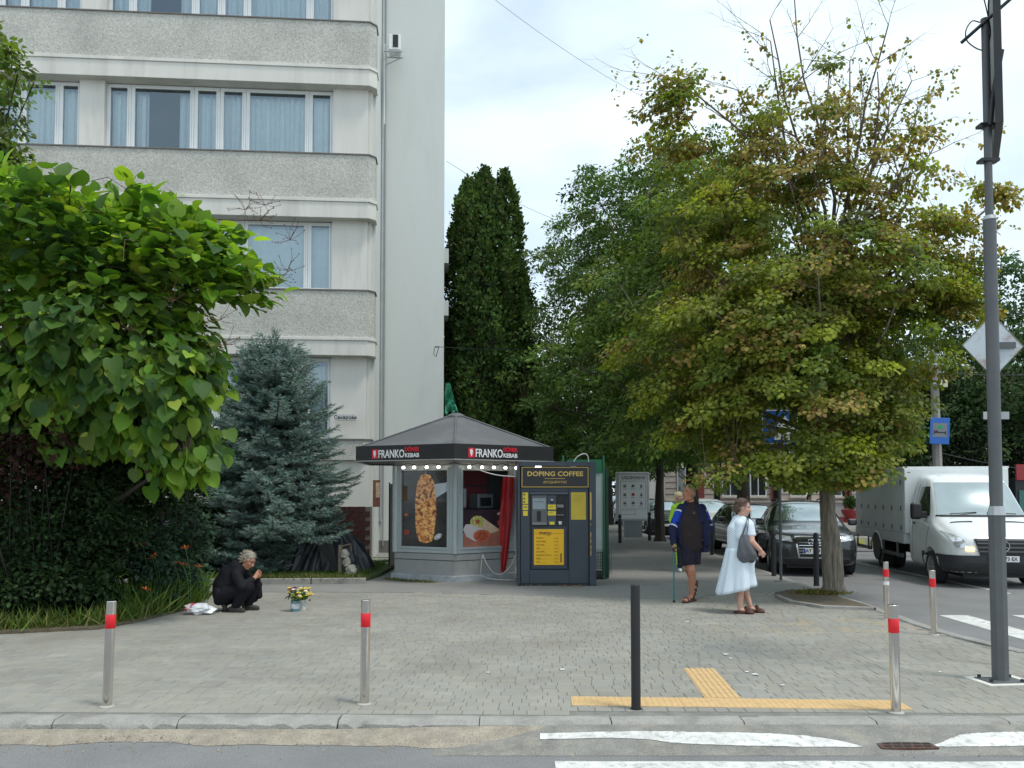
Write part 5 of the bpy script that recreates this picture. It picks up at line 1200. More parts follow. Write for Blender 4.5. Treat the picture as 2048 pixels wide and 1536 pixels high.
c3 = suv('white car with pale roof parked behind the black hatchback', wp, (7.35,30.4,RZ), R(-1), H=1.62, L=4.5, grille='bar', group='cars parked further along the kerb')
c4 = suv('dark blue car parked beyond the man in the blue jacket', nb, (6.75,36.3,RZ), R(0), H=1.5, L=4.4, grille='bar', group='cars parked further along the kerb')
for src, y, x, lab in ((c3, 42.5, 6.9, 'small white car seen between the far dark trunks'), (c4, 48.6, 6.9, 'distant dark car right of the information board'), (c3, 55, 6.9, 'tiny far white car seen past the green stand')):
    c = copy_tree(src); c.location = (x, y, RZ); c['label'] = lab
# white box van
vt = thing('delivery_van', 'white box delivery van with black bumper driving on the side street', 'van', (0,0,0), 0)
VTH = R(-8.9); fw = gp(1877, 1166, RZ)
axc = Vector((fw.x, fw.y, 0)) + Vector((math.cos(VTH), math.sin(VTH), 0))*.84
nose = axc + Vector((math.sin(VTH), -math.cos(VTH), 0))*1.0
vt.scale = (1, 1, .955); vt.location = (nose.x, nose.y, RZ); vt.rotation_euler = (0, 0, VTH)
vp = paint_mat('van_white', (.78,.81,.81), .3)
w = .995
def vr(zb, ws, zs, wr, zr, wb=None): return [(0,zb),(wb or ws*.85,zb),(ws*.98,zb+.10),(ws,.62),(ws*.985,zs-.15),(ws*.965,zs),(wr,zr-.14),(wr*.9,zr-.03),(wr*.5,zr),(0,zr+.008)]
st = [(0,vr(.38,w*.66,.80,w*.60,.93)),(.05,vr(.30,w*.80,.88,w*.72,1.02)),(.20,vr(.27,w*.94,.98,w*.82,1.13)),(.50,vr(.26,w,1.10,w*.86,1.26)),(.90,vr(.27,w,1.22,w*.88,1.40)),(1.0,vr(.27,w,1.26,w*.88,1.47)),
      (1.55,vr(.27,w,1.34,w*.80,2.10)),(1.70,vr(.27,w,1.36,w*.79,2.24)),(1.95,vr(.27,w,1.38,w*.79,2.33)),(2.35,vr(.27,w,1.38,w*.80,2.36)),(2.40,vr(.27,w,1.38,w*.80,2.36))]
body, bv = loft(st, vp, 'cab', vt, 2, wells=[(1.0,.345,.43,w-.36,w+.2)])
MB().bb(-w+.38,w-.38,.3,2.3,.2,.5).build('underbody', M['black'], vt)
patch('windscreen', bv, [(-.82,1.44),(.82,1.44),(.70,2.14),(-.70,2.14)], M['van_glass'] if 'van_glass' in M else pm('van_screen', (.36,.43,.44), metal=.5, rough=.06, var=.15, vscale=1.5, coat=1, spec=.8), vt, 'front', 20, 12, off=.008)
patch('screen_gasket', bv, [(-.86,1.405),(.86,1.405),(.84,1.445),(-.84,1.445)], M['black'], vt, 'front', 20, 2, off=.010)
for sd_ in (-1,1):
    patch('side_window', bv, [(1.22,1.42),(2.02,1.42),(2.02,2.05),(1.62,2.05)], M['dark_glass'], vt, 'side', 10, 8, side=sd_)
    patch('door_seam', bv, [(1.40,.34),(1.42,.34),(1.08,1.30),(1.06,1.30)], M['black'], vt, 'side', 1, 8, off=.003, side=sd_)
    patch('door_seam', bv, [(2.16,.34),(2.18,.34),(2.14,2.12),(2.12,2.12)], M['black'], vt, 'side', 1, 12, off=.003, side=sd_)
    patch('door_handle', bv, [(1.90,1.22),(2.06,1.22),(2.06,1.26),(1.90,1.26)], M['black'], vt, 'side', 2, 1, off=.03, side=sd_)
    patch('headlight', bv, [(sd_*.55,.78),(sd_*.80,.82),(sd_*.93,1.14),(sd_*.70,1.02)][::sd_], M['lamp_glass'], vt, 'front', 10, 8, off=.014)
    o = MB().lathe([(0,.02),(.05,.015),(.075,0)], 14).build('lamp_reflector', M['chrome'], vt, smooth=60); h = bv.ray_cast(Vector((sd_*.74,-3,.94)), Vector((0,1,0))); o.location = h[0]+Vector((0,-.02,0)); o.rotation_euler = (R(90),0,0)
    patch('hood_vent', bv, [(sd_*.30,.62),(sd_*.72,.66),(sd_*.68,.70),(sd_*.30,.68)][::sd_], M['black'], vt, 'top', 8, 1, off=.006)
    me_ = empty('mirror', (sd_*(w+.16), 1.30, 1.52), 0, vt)
    MB().box((0,0,0),(.22,.14,.36)).build('housing', M['black'], me_, bevel=.06, seg=3); MB().box((-sd_*.14,.02,-.08),(.16,.08,.14)).build('arm', M['black'], me_, bevel=.02)
    wheel(vt, sd_*(w-.13), 1.0, .345, side=sd_, spokes=8, hubcol=pm('steel_rim', (.3,.31,.31), rough=.5, metal=.4, var=.2) if 'steel_rim' not in bpy.data.materials else bpy.data.materials['steel_rim'])
    for dx in (0, .26): wheel(vt, sd_*(w-.12-dx), 4.66, .345, side=sd_, spokes=8, hubcol=bpy.data.materials['steel_rim'])
o = patch('indicator', bv, [(-.66,.75),(-.50,.74),(-.50,.82),(-.66,.84)], pm('lit_indicator', (1,.7,.35), emit=(1,.62,.25), estr=1.6), vt, 'front', 4, 3, off=.02)
patch('grille', bv, [(-.40,.66),(.40,.66),(.50,.99),(-.50,.99)], M['black'], vt, 'front', 14, 8, off=.016)
for z in (.73,.81,.89,.95): patch('grille_bar', bv, [(-.45,z),(.45,z),(.46,z+.028),(-.46,z+.028)], pm('grille_grey', (.10,.105,.11), rough=.35) if 'grille_grey' not in bpy.data.materials else bpy.data.materials['grille_grey'], vt, 'front', 12, 1, off=.045)
ring_c = Vector((0,-.05,.85)); em = empty('emblem', ring_c, 0, vt)
MB().tube([(.105*math.cos(2*math.pi*q/24),0,.105*math.sin(2*math.pi*q/24)) for q in range(25)], .010, 6, caps=False).build('ring', M['chrome'], em, smooth=60)
q = MB(); [q.tube([(0,0,0),(.10*math.cos(a),0,.10*math.sin(a))], [.014,.005], 6) for a in (R(90),R(210),R(330))]; q.build('star', M['chrome'], em)
patch('bumper', bv, [(-115,.29),(115,.29),(115,.66),(-115,.66)], pm('bumper_plastic', (.03,.032,.038), rough=.55, var=.1), vt, 'wrap', 40, 6, off=.02, extra=1.0)
patch('bumper_intake', bv, [(-.62,.36),(.62,.36),(.70,.50),(-.70,.50)], M['black'], vt, 'front', 12, 3, off=.035)
pe = empty('number_plate', (.0,-.075,.60), 0, vt)
MB().bb(-.26,.26,-.006,.01,-.058,.058).build('plate', M['white'], pe, bevel=.004); text_mesh('AT 4173 EX', .10, M['black'], pe, (0,-.009,0), extr=.001, offset=.002, sx=.9)
for sd_ in (-1,1): o = MB().tube([(sd_*.1,.98,1.50),(sd_*.62,.93,1.47)], .010, 5).build('wiper', M['black'], vt)
# cargo box
bxm = pm('box_panel', (.58,.61,.61), rough=.45, var=.10, vscale=1.2, dirt=.35, dcol=(.58,.6,.6), dscale=1.0)
BW = 1.075
bx = empty('cargo_box', (0,0,0), 0, vt)
MB().bb(-BW,BW,2.44,6.75,.98,2.50).build('shell', bxm, bx, bevel=.02)
MB().bb(-BW+.01,BW-.01,2.38,2.44,.98,2.47).build('front_face', vp, bx, bevel=.015)
MB().bb(-BW-.012,BW+.012,2.40,6.77,2.47,2.515).build('top_rail', vp, bx, bevel=.008)
MB().bb(-BW-.01,BW+.01,2.42,6.77,.74,.975).build('bottom_skirt', bxm, bx, bevel=.01)
for sd_ in (-1,1):
    for k in range(1,6): MB().bb(sd_*(BW+.001)-.006, sd_*(BW+.001)+.006, 2.5+k*.70, 2.52+k*.70, 1.0, 2.45).build('panel_seam', bxm, bx)
    for k in range(6):
        for z in (1.10,1.55,2.15): MB().box((sd_*(BW+.008), 2.62+k*.70, z), (.02,.03,.11)).build('latch', M['grey_metal'], bx)
    MB().bb(sd_*BW-.02, sd_*BW+.02, 2.55, 4.15, .42, .50).build('side_guard', M['grey_metal'], bx); MB().bb(sd_*BW-.02, sd_*BW+.02, 5.2, 6.6, .42, .50).build('side_guard', M['grey_metal'], bx)
    for y in (2.8, 3.9, 5.3, 6.4): MB().bb(sd_*BW-.05, sd_*BW-.02, y, y+.05, .42, .76).build('guard_bracket', M['grey_metal'], bx)
    ar = MB(); pts = [(sd_*(BW+.012), 4.66+.50*math.cos(R(a)), .42+.50*math.sin(R(a))) for a in range(10,171,16)]; ar.tube(pts, .02, 6); ar.build('wheel_arch', bxm, bx, smooth=60)
    MB().tube([(sd_*(BW-.02),4.66,.56),(sd_*(BW+.012),4.66,.56)], .36, 26).build('wheel_housing', M['black'], bx)
MB().bb(-.45,.45,2.3,6.7,.42,.74).build('chassis', M['black'], bx)
# ------------------------------------------------------------ people
class Clay:
    def __init__(s): s.mb = MB()
    def cap(s, p0, p1, r0, r1, sx=1, sy=1, right=(1,0,0), n=16, flat=False):
        p0, p1 = Vector(p0), Vector(p1); ax = (p1-p0); L_ = ax.length; ax = ax.normalized() if L_ > 1e-6 else Vector((0,0,1))
        rt = Vector(right); rt = rt - ax*rt.dot(ax); rt = rt.normalized() if rt.length > 1e-3 else ax.orthogonal().normalized(); fw_ = ax.cross(rt)
        rings = []
        for k in range(5): a = R(-90+18*k+2); rings.append((p0 + ax*r0*math.sin(a), r0*math.cos(a)))
        for k in range(6): a = R(18*k-2*(k > 4)); rings.append((p1 + ax*r1*math.sin(a), r1*math.cos(a))) if k else rings.extend([(p0, r0), (p1, r1)])
        if flat: rings = [(p0, r0), (p0.lerp(p1,.5), (r0+r1)/2), (p1, r1)]
        v = []
        for c, r_ in rings:
            for k in range(n): a = 2*math.pi*k/n; v.append(c + rt*math.cos(a)*r_*sx + fw_*math.sin(a)*r_*sy)
        m = len(rings); f = [(i*n+k, i*n+(k+1) % n, (i+1)*n+(k+1) % n, (i+1)*n+k) for i in range(m-1) for k in range(n)]
        f += [tuple(range(n-1,-1,-1)), tuple((m-1)*n+k for k in range(n))]; s.mb.add(v, f); return s
    def ell(s, c, rad, M3=None, n=16):
        M3 = M3 or Matrix.Identity(3); v = []; m = 11; c = Vector(c)
        for i in range(m):
            a = R(-88+176*i/(m-1))
            for k in range(n): b = 2*math.pi*k/n; v.append(c + M3 @ Vector((rad[0]*math.cos(a)*math.cos(b), rad[1]*math.cos(a)*math.sin(b), rad[2]*math.sin(a))))
        f = [(i*n+k, i*n+(k+1) % n, (i+1)*n+(k+1) % n, (i+1)*n+k) for i in range(m-1) for k in range(n)]
        f += [tuple(range(n-1,-1,-1)), tuple((m-1)*n+k for k in range(n))]; s.mb.add(v, f); return s
    def chain(s, pts, rads, sx=1, sy=1, right=(1,0,0)):
        for i in range(len(pts)-1): s.cap(pts[i], pts[i+1], rads[i], rads[i+1], sx, sy, right)
        return s
    def bake(s, name, mat, parent, voxel=.009, smooth=4, cut=None):
        o = s.mb.build(name, mat); m = o.modifiers.new('r', 'REMESH'); m.mode = 'VOXEL'; m.voxel_size = voxel; m.use_smooth_shade = True
        if smooth: q = o.modifiers.new('s', 'SMOOTH'); q.iterations = smooth; q.factor = .5
        baked(o); o.parent = parent; o.data.polygons.foreach_set('use_smooth', [True]*len(o.data.polygons)); return o
def head(cl, c, face, up=(0,0,1), s=1.0, neck_to=None, ears=True):
    """c centre of the skull; face: direction the face looks"""
    f = Vector(face).normalized(); u = Vector(up); u = (u - f*u.dot(f)).normalized(); r_ = f.cross(u); Mx = Matrix((r_, f, u)).transposed(); c = Vector(c)
    P = lambda x, y, z: c + Mx @ Vector((x*s, y*s, z*s))
    cl.ell(P(0,-.012,.025), (.076*s,.097*s,.092*s), Mx); cl.ell(P(0,.022,-.035), (.060*s,.068*s,.080*s), Mx)
    cl.ell(P(0,.052,-.092), (.034*s,.032*s,.028*s), Mx, 12); cl.cap(P(-.045,-.0,-.075), P(-.014,.055,-.096), .022*s, .018*s); cl.cap(P(.045,-.0,-.075), P(.014,.055,-.096), .022*s, .018*s)
    cl.cap(P(0,.084,.012), P(0,.108,-.028), .009*s, .0145*s); cl.ell(P(0,.100,-.034), (.019*s,.012*s,.010*s), Mx, 10)
    cl.cap(P(-.034,.076,.026), P(.034,.076,.026), .013*s, .013*s); cl.ell(P(0,.083,-.062), (.026*s,.012*s,.012*s), Mx, 10)
    for q in (-1,1):
        cl.ell(P(q*.040,.062,-.022), (.022*s,.020*s,.020*s), Mx, 10)
        if ears: cl.ell(P(q*.078,-.008,-.010), (.010*s,.022*s,.034*s), Mx, 10)
    return P, Mx
def paint_face(o, P, skin2, dark, s=1.0):
    me = o.data; me.materials.append(skin2); me.materials.append(dark)
    eyes = [P(-.032,.088,.004), P(.032,.088,.004)]; brows = [P(-.034,.092,.030), P(.034,.092,.030)]; lip = P(0,.098,-.063)
    for p in me.polygons:
        c = p.center
        if min((c-e).length for e in eyes) < .0125*s: p.material_index = 2
        elif (c-lip).length < .022*s and abs((c-lip).dot((P(0,0,1)-P(0,0,0)).normalized())) < .008*s: p.material_index = 1
        elif min((c-e).length for e in brows) < .018*s and abs((c-brows[0]).dot((P(0,0,1)-P(0,0,0)).normalized())) < .006: p.material_index = 2
def hand(cl, w, d, nrm, s=1.0, curl=.5, thumb=1):
    """w wrist point, d direction of the hand, nrm palm normal"""
    d = Vector(d).normalized(); n = Vector(nrm); n = (n - d*n.dot(d)).normalized(); x = d.cross(n); w = Vector(w)
    cl.cap(w, w+d*.05*s, .022*s, .026*s, 1.35, .72, x); cl.cap(w+d*.04*s, w+d*.075*s, .027*s, .026*s, 1.35, .62, x)
    for k, (off, ln) in enumerate(((-.030,.062),(-.010,.074),(.010,.070),(.029,.055))):
        b = w + d*.082*s + x*off*s; d1 = (d + n*curl*.7).normalized(); m_ = b + d1*ln*.5*s; d2 = (d + n*(curl*2.0)).normalized(); e = m_ + d2*ln*.5*s
        cl.chain([b - d*.02*s, b, m_, e], [.0105*s,.0105*s,.0098*s,.0085*s])
    tb_ = w + d*.03*s - x*thumb*.026*s; t1 = tb_ + (d*.6 - x*thumb*.7 + n*.4).normalized()*.035*s; t2 = t1 + (d*.9 + n*.7*curl).normalized()*.032*s
    cl.chain([tb_, t1, t2], [.014*s,.012*s,.0095*s])
def cloth(name, col, rough=.9, var=.1, **k): return pm(name, col, rough=rough, var=var, vscale=9, bump=k.pop('bump', .9), bscale=13, spec=.2, **k)
def mcol(name, col, r_=.55): return pm(name, col, rough=r_, var=.1, vscale=10)
def hair_tufts(parent, P, Mx, n, cols, s=1.0, length=.05, name='hair_strands', back=-.02, low=.0, region=None):
    u = rnorm(n*3); pts = []; dr = []
    for q in u:
        if q[2] < low and q[1] > back*8: continue
        if q[1] > .62 and q[2] < .65: continue
        p = P(q[0]*.083, q[1]*.104-.012, q[2]*.099+.025); pts.append(p); dr.append(Mx @ Vector((q[0]*.6, q[1]*.3-.4, q[2]*.35-.5)))
        if len(pts) >= n: break
    pts = np.array([tuple(p) for p in pts]); dr = np.array([tuple(p) for p in dr])
    scatter(name, pts, dr + RNG.normal(size=dr.shape)*.25, pts - np.array(tuple(P(0,0,0))), length*(.6+.8*RNG.random(len(pts))), BLADE, palette(len(pts), cols, jit=.25), M['hair'], parent, width=1.1)
M['hair'] = pm('hair_strand', (.3,.3,.3), rough=.6, var=0, tint=True)
def sandal(cl_s, heel, toe, up=(0,0,1), w=.045):
    heel, toe, u = Vector(heel), Vector(toe), Vector(up).normalized(); d = (toe-heel).normalized(); r_ = d.cross(u)
    cl_s.cap(heel+u*.010, toe+u*.010, .036, .044, 1, .42, r_)
    return d, r_
# --- man with cane
gm = gp(1388, 1203); man = thing('person', 'man in navy and blue track jacket and dark shorts walking with a green cane', 'person', tuple(gm), 0)
b = Clay()
fdir = Vector((-.80,-.58,.06)); P_, Mx = head(b, (-.075,-.02,1.715), fdir, (0.02,.05,1), 1.10)
b.cap((-.045,.01,1.60), (-.035,.02,1.46), .062, .068)
b.chain([(-.02,.02,1.42),(-.03,.01,1.20),(-.04,.02,.98)], [.15,.155,.15], 1.15, .72)
b.chain([(-.19,.02,1.45),(-.33,.0,1.17),(-.325,-.06,.93)], [.06,.045,.030]); b.chain([(.15,.03,1.45),(.27,.06,1.16),(.15,-.03,.98)], [.06,.045,.03])
hand(b, (-.325,-.065,.925), (-.05,-.25,-1), (.9,.3,-.2), 1.0, .8, 1); hand(b, (.13,-.02,.965), (-.3,.1,-.8), (0,-1,0), .9, .3, -1)
b.chain([(-.11,.03,.92),(-.055,-.08,.50),(-.035,.0,.12)], [.085,.062,.040]); b.chain([(.05,.05,.92),(-.06,.13,.50),(.085,.38,.26)], [.095,.060,.040])
b.cap((-.02,-.03,.44),(-.025,.03,.28), .058, .05); b.cap((-.02,.20,.42),(.04,.30,.33), .056,.05)
b.cap((-.03,.02,.08),(-.16,-.15,.045), .036,.034,1.25,.8,(.6,-.8,0)); b.cap((-.11,-.09,.045),(-.165,-.16,.04), .04,.033,1.25,.7,(.6,-.8,0))
b.cap((.095,.40,.22),(.03,.30,.08), .035,.035,1.2,.8)
for k in range(5): b.cap((-.165-.008*k+.02,-.185+.014*k-.01,.038),(-.185-.008*k+.02,-.20+.016*k-.01,.034), .012-.001*k,.010)
mskin = pm('tanned_skin', (.42,.19,.115), rough=.5, var=.18, vscale=16)
o = b.bake('body', mskin, man, .0075, 3); paint_face(o, P_, mcol('lips', (.33,.10,.08)), mcol('eye_dark', (.04,.025,.02)), 1.1)
h_ = Clay(); 
for (x,y,z,a,b_,c_) in ((0,-.022,.040,.077,.094,.090),(0,-.05,.0,.074,.068,.08)): h_.ell(P_(x,y,z), (a*1.1,b_*1.1,c_*1.1), Mx)
h_.bake('hair', pm('grey_cropped_hair', (.30,.22,.17), rough=.8, var=.25, vscale=60, bump=.5, bscale=120), man, .008, 2)
t = Clay(); t.chain([(-.025,.01,1.44),(-.03,-.015,1.22),(-.04,-.01,1.02),(-.04,.0,.90)], [.155,.165,.165,.16], 1.10, .80); t.cap((-.04,.0,1.50),(-.035,.02,1.46), .085,.10)
t.bake('shirt', cloth('brown_black_tee', (.035,.026,.027)), man, .010, 3)
text_mesh('Ω', .05, pm('print_grey', (.2,.2,.2)), man, (-.02,-.155,1.40), extr=.001)
jm = cloth('navy_jacket', (.014,.018,.055), rough=.7); jb = cloth('royal_blue', (.012,.055,.42), rough=.7); jw = cloth('jacket_white', (.72,.74,.78), rough=.7)
j = Clay()
j.chain([(-.18,.03,1.475),(-.325,.0,1.17),(-.33,-.05,.93)], [.075,.068,.050]); j.chain([(.14,.04,1.47),(.275,.07,1.16),(.165,.0,1.00)], [.078,.072,.060])
j.chain([(-.17,.05,1.44),(-.20,.03,1.15),(-.19,.03,.92)], [.085,.075,.07], 1, 1.3); j.chain([(.13,.05,1.44),(.17,.03,1.15),(.20,.03,.92)], [.09,.09,.085], 1, 1.3)
j.chain([(-.10,.12,1.46),(-.10,.12,.95)], [.08,.09], 1.3, .8); j.chain([(.06,.12,1.46),(.08,.12,.95)], [.08,.10], 1.3, .8)
j.cap((-.12,.0,1.53),(-.05,.085,1.57), .045,.045); j.cap((.05,.0,1.53),(-.03,.085,1.57), .05,.045); j.cap((-.13,-.06,1.50),(-.14,-.07,1.30), .045,.03,1,.5); j.cap((.06,-.08,1.50),(.11,-.10,1.28), .05,.04,1,.5)
j.cap((.17,.04,.98),(.185,.05,.78), .065,.075, 1.0, 1.2, flat=True)
j.bake('jacket', jm, man, .010, 3)
for sgn, pts in ((-1,[(-.225,.021,1.385),(-.297,.006,1.235)]),(1,[(.178,.049,1.39),(.244,.063,1.235)])):
    a_, b__ = Vector(pts[0]), Vector(pts[1]); d_ = (b__-a_).normalized()
    for nm_, m_, q0, q1, ex in (('sleeve_panel', jb, -.02, .20, .004), ('sleeve_stripe', jw, .20, .222, .008), ('shoulder_stripe', jw, -.045, -.02, .004)):
        pp = [a_+d_*(q0+(q1-q0)*u/5) for u in range(6)]; o = MB().tube(pp, [.0745+ex-.010*((p-a_).dot(d_))/.2+(.004*math.sin(9*u)) for u, p in enumerate(pp)], 22, caps=True)
        zc = len(o.v); o.v = [(v[0], v[1], v[2] + (.035 if nm_ != 'sleeve_panel' or i < 22 or i >= zc-22 else .035)*(abs((Vector(v)-a_).dot(Vector((1,0,0)).cross(d_)))/.08) - .02) for i, v in enumerate(o.v)]
        o.build(nm_, m_, man, smooth=50)
s_ = Clay(); s_.chain([(-.04,.01,.95),(-.045,.02,.88)], [.160,.160], 1.08,.85); s_.cap((-.11,-.0,.90),(-.095,-.06,.575), .108,.100, 1,1,flat=True); s_.cap((.03,.04,.90),(.02,.045,.585), .112,.098,flat=True)
s_.bake('shorts', cloth('dark_shorts', (.022,.020,.034)), man, .010, 3)
sn = mcol('brown_leather', (.075,.028,.018), .7)
c = Clay(); c.cap((.02,.06,.018),(-.19,-.19,.016), .042,.048,1,.40,(.75,-.65,0)); c.cap((-.145,-.09,.03),(-.10,-.16,.03), .012,.012); 
for t_ in (.25,.62,.85):
    p = Vector((.01,.05,.02)).lerp(Vector((-.18,-.18,.02)), t_); q = Vector((.72,-.68,0))*.05; top_ = Vector((0,0,.085 if t_ < .5 else .062))
    c.chain([p-q, p-q*.7+top_*.8, p+top_, p+q*.7+top_*.8, p+q], [.010]*5)
c.bake('sandal', sn, man, .006, 1)
c = Clay(); u_ = Vector((.25,.80,.25)).normalized()
c.cap((.135,.47,.26),(.035,.30,.028), .038,.045,1,.42,(.9,-.4,0))
for t_ in (.25,.6,.85):
    p = Vector((.13,.46,.25)).lerp(Vector((.04,.31,.04)), t_); q = Vector((.9,-.4,.1))*.05; top_ = Vector((-.02,-.07,.04))
    c.chain([p-q, p-q*.7+top_*.8, p+top_, p+q*.7+top_*.8, p+q], [.010]*5)
c.bake('sandal', sn, man, .006, 1)
cane = thing('walking_cane', 'teal green walking cane held in the right hand of the man in the blue jacket', 'cane', (gm.x-.335, gm.y-.10, 0), 0)
MB().tube([(-.005,-.03,.0),(0,0,.80)], .0125, 10).build('shaft', pm('teal_metal', (.02,.19,.20), rough=.35, metal=.2), cane, smooth=50)
MB().tube(smooth_pts([(0,.0,.79),(.0,.0,.84),(.03,-.02,.855),(.08,-.06,.84)]), .014, 8).build('handle', M['black'], cane, smooth=50)
MB().cyl((-.005,-.03,-.002), .019, .04, 12).build('tip', M['rubber'], cane)
# --- woman with grey bag
gw = gp(1492, 1226); wo_ = thing('person', 'woman in a pale blue striped dress standing with a grey shoulder bag', 'person', tuple(gw), 0)
b = Clay(); P_, Mx = head(b, (-.02,-.0,1.505), (.86,-.30,-.16), (.12,.0,1), 1.02)
b.cap((-.045,.0,1.42),(-.075,.02,1.32), .052,.062)
b.chain([(-.08,.02,1.25),(-.12,.02,1.0),(-.10,.02,.80)], [.085,.11,.13], 1.0, 1.1)
b.chain([(.035,-.13,1.235),(.035,-.20,1.03),(.155,-.19,.915)], [.052,.046,.032]); b.chain([(-.09,.13,1.225),(-.06,.18,1.0),(.10,.15,.88)], [.05,.042,.03])
hand(b, (.155,-.185,.915), (.6,.15,-.8), (-.2,1,0), .92, .4, 1)
b.chain([(-.12,-.04,.75),(-.09,-.05,.42),(-.10,-.06,.09)], [.10,.062,.036]); b.chain([(-.07,.08,.75),(-.02,.08,.42),(.075,.06,.10)], [.10,.062,.036])
b.cap((-.09,-.03,.36),(-.10,-.04,.24), .055,.045); b.cap((-.005,.1,.36),(.04,.09,.24), .055,.045)
b.cap((-.10,-.06,.06),(-.0,-.09,.04), .034,.032,1.1,.8,(0,1,0)); b.cap((.085,.06,.06),(.19,.03,.04), .034,.032,1.1,.8,(0,1,0))
wskin = pm('fair_skin', (.58,.33,.25), rough=.5, var=.12, vscale=16)
o = b.bake('body', wskin, wo_, .0075, 3); paint_face(o, P_, mcol('lips2', (.4,.13,.12)), mcol('eye_dark2', (.05,.03,.02)))
h_ = Clay(); h_.ell(P_(0,-.030,.048), (.088,.100,.088), Mx).ell(P_(0,-.07,-.01), (.080,.065,.085), Mx).ell(P_(0,-.115,-.035), (.05,.045,.055), Mx); h_.bake('hair', pm('brown_hair', (.12,.075,.055), rough=.7, var=.4, vscale=40, bump=.6, bscale=90, stretch=(1,1,.3)), wo_, .008, 2)
hair_tufts(wo_, P_, Mx, 500, [(.13,.085,.06),(.20,.14,.10),(.08,.05,.04)], length=.045)
def stripes():
    m, N, L, b2 = nodes('striped_dress'); b2.inputs['Roughness'].default_value = .9
    tcn = N.new('ShaderNodeTexCoord'); mpn = N.new('ShaderNodeMapping'); mpn.inputs['Rotation'].default_value = (0, R(-40), 0); wv = N.new('ShaderNodeTexWave'); wv.inputs['Scale'].default_value = 14; wv.bands_direction = 'Z'; wv.inputs['Distortion'].default_value = .4; wv.inputs['Detail Scale'].default_value = .6
    L.new(tcn.outputs['Object'], mpn.inputs[0]); L.new(mpn.outputs[0], wv.inputs[0])
    r_ = N.new('ShaderNodeValToRGB'); r_.color_ramp.elements[0].position = .35; r_.color_ramp.elements[0].color = (.48,.60,.72,1); r_.color_ramp.elements[1].position = .6; r_.color_ramp.elements[1].color = (.80,.85,.88,1)
    L.new(wv.outputs['Fac'], r_.inputs[0]); L.new(r_.outputs[0], b2.inputs['Base Color']); return m
dm_ = stripes()
d_ = Clay(); d_.chain([(-.085,.02,1.30),(-.115,.01,1.18),(-.125,.01,1.0),(-.10,.01,.86)], [.105,.138,.132,.155], 1.0, 1.0)
d_.cap((.025,-.12,1.27),(.04,-.155,1.10), .070,.074,flat=True); d_.cap((.02,-.10,1.27),(.03,-.12,1.25),.07,.07); d_.chain([(-.10,.15,1.26),(-.07,.18,1.12)], [.075,.078])
d_.cap((-.06,.02,1.35),(-.08,.02,1.31), .070,.095); d_.cap((-.05,-.03,1.315),(.01,-.10,1.275), .075,.078); d_.cap((-.06,.07,1.315),(-.09,.13,1.275), .075,.078); d_.cap((-.085,-.08,1.26),(-.10,-.09,1.10), .085,.085)
d_.bake('dress_top', dm_, wo_, .010, 3)
# skirt as a folded lathe cloth with thickness
n = 64; rings = []
for i in range(15):
    t_ = i/14; z = .93 - t_*.60; cx_ = -.10 - .03*t_ ; rr = []
    for k in range(n+1):
        a = 2*math.pi*k/n; fold = 1 + (.03+.11*t_)*math.sin(a*8+1.6*math.sin(a*2)+.5*t_) + .05*t_*math.sin(a*17+t_)
        rx = (.158+.105*t_**.9)*fold; ry = (.155+.07*t_)*fold; xx = cx_+rx*math.cos(a); zz_ = z - (.07*t_*(-math.cos(a)))
        if xx > .03 and z > .55: xx += .06*math.exp(-((z-.80)/.12)**2)
        rr.append((xx, .01+ry*math.sin(a), zz_))
    rings.append(rr)
sk = MB().grid(rings).build('skirt', dm_, wo_, smooth=80); so = sk.modifiers.new('s', 'SOLIDIFY'); so.thickness = .006
bgm = pm('grey_suede_bag', (.115,.12,.135), rough=.85, var=.15, vscale=10, bump=.2, bscale=80)
bag = thing('shoulder_bag', 'slouchy dark grey shoulder bag hanging behind the woman in the striped dress', 'bag', tuple(gw), 0)
P = []
for i in range(13):
    t_ = i/12; z = 1.13 - .385*t_; wz = .050+.100*min(1, t_*1.25)**.8; cx_ = -.055 + .04*t_; dpt = .035+.035*math.sin(t_*math.pi)
    dpt += .01
    if i > 9: wz *= (1, .96, .84, .58)[i-9]; dpt *= (1,.9,.7,.3)[i-9]
    P.append([(cx_ + wz*math.cos(2*math.pi*k/26), -.175 + dpt*math.sin(2*math.pi*k/26)*(1+.12*math.sin(5*k+t_*6)), z - (.02*math.sin(2*math.pi*k/26*2) if i > 9 else 0)) for k in range(27)])
o = MB().grid(P); o.poly([p for p in P[-1][:-1]]); o.build('pouch', bgm, bag, smooth=70)
MB().tube(smooth_pts([(-.085,-.175,1.12),(-.05,-.185,1.23),(.0,-.13,1.345),(.0,-.08,1.352)]), .017, 8, flat=.4).build('strap', bgm, bag, smooth=60)
MB().tube(smooth_pts([(-.02,-.175,1.12),(-.012,-.19,1.23),(.012,-.14,1.34),(.0,-.08,1.352)]), .013, 8, flat=.4).build('strap', bgm, bag, smooth=60)
cm_ = mcol('maroon_leather', (.075,.02,.015), .6)
for (hx, hy, tx, ty) in ((-.155,-.05,.045,-.105),(.02,.07,.235,.02)):
    c = Clay(); c.cap((hx,hy,.022),(tx,ty,.018), .040,.046,1,.50,(0,1,0)); p = Vector((hx,hy,.03)).lerp(Vector((tx,ty,.03)), .68); q = Vector((0,.045,0))
    c.chain([p-q, p-q*.8+Vector((0,0,.045)), p+Vector((0,0,.06)), p+q*.8+Vector((0,0,.045)), p+q], [.022,.024,.026,.024,.022]); c.cap((tx-.03,ty,.04),(tx,ty,.03), .03,.03,1,.8)
    c.bake('clog', cm_, wo_, .006, 2)
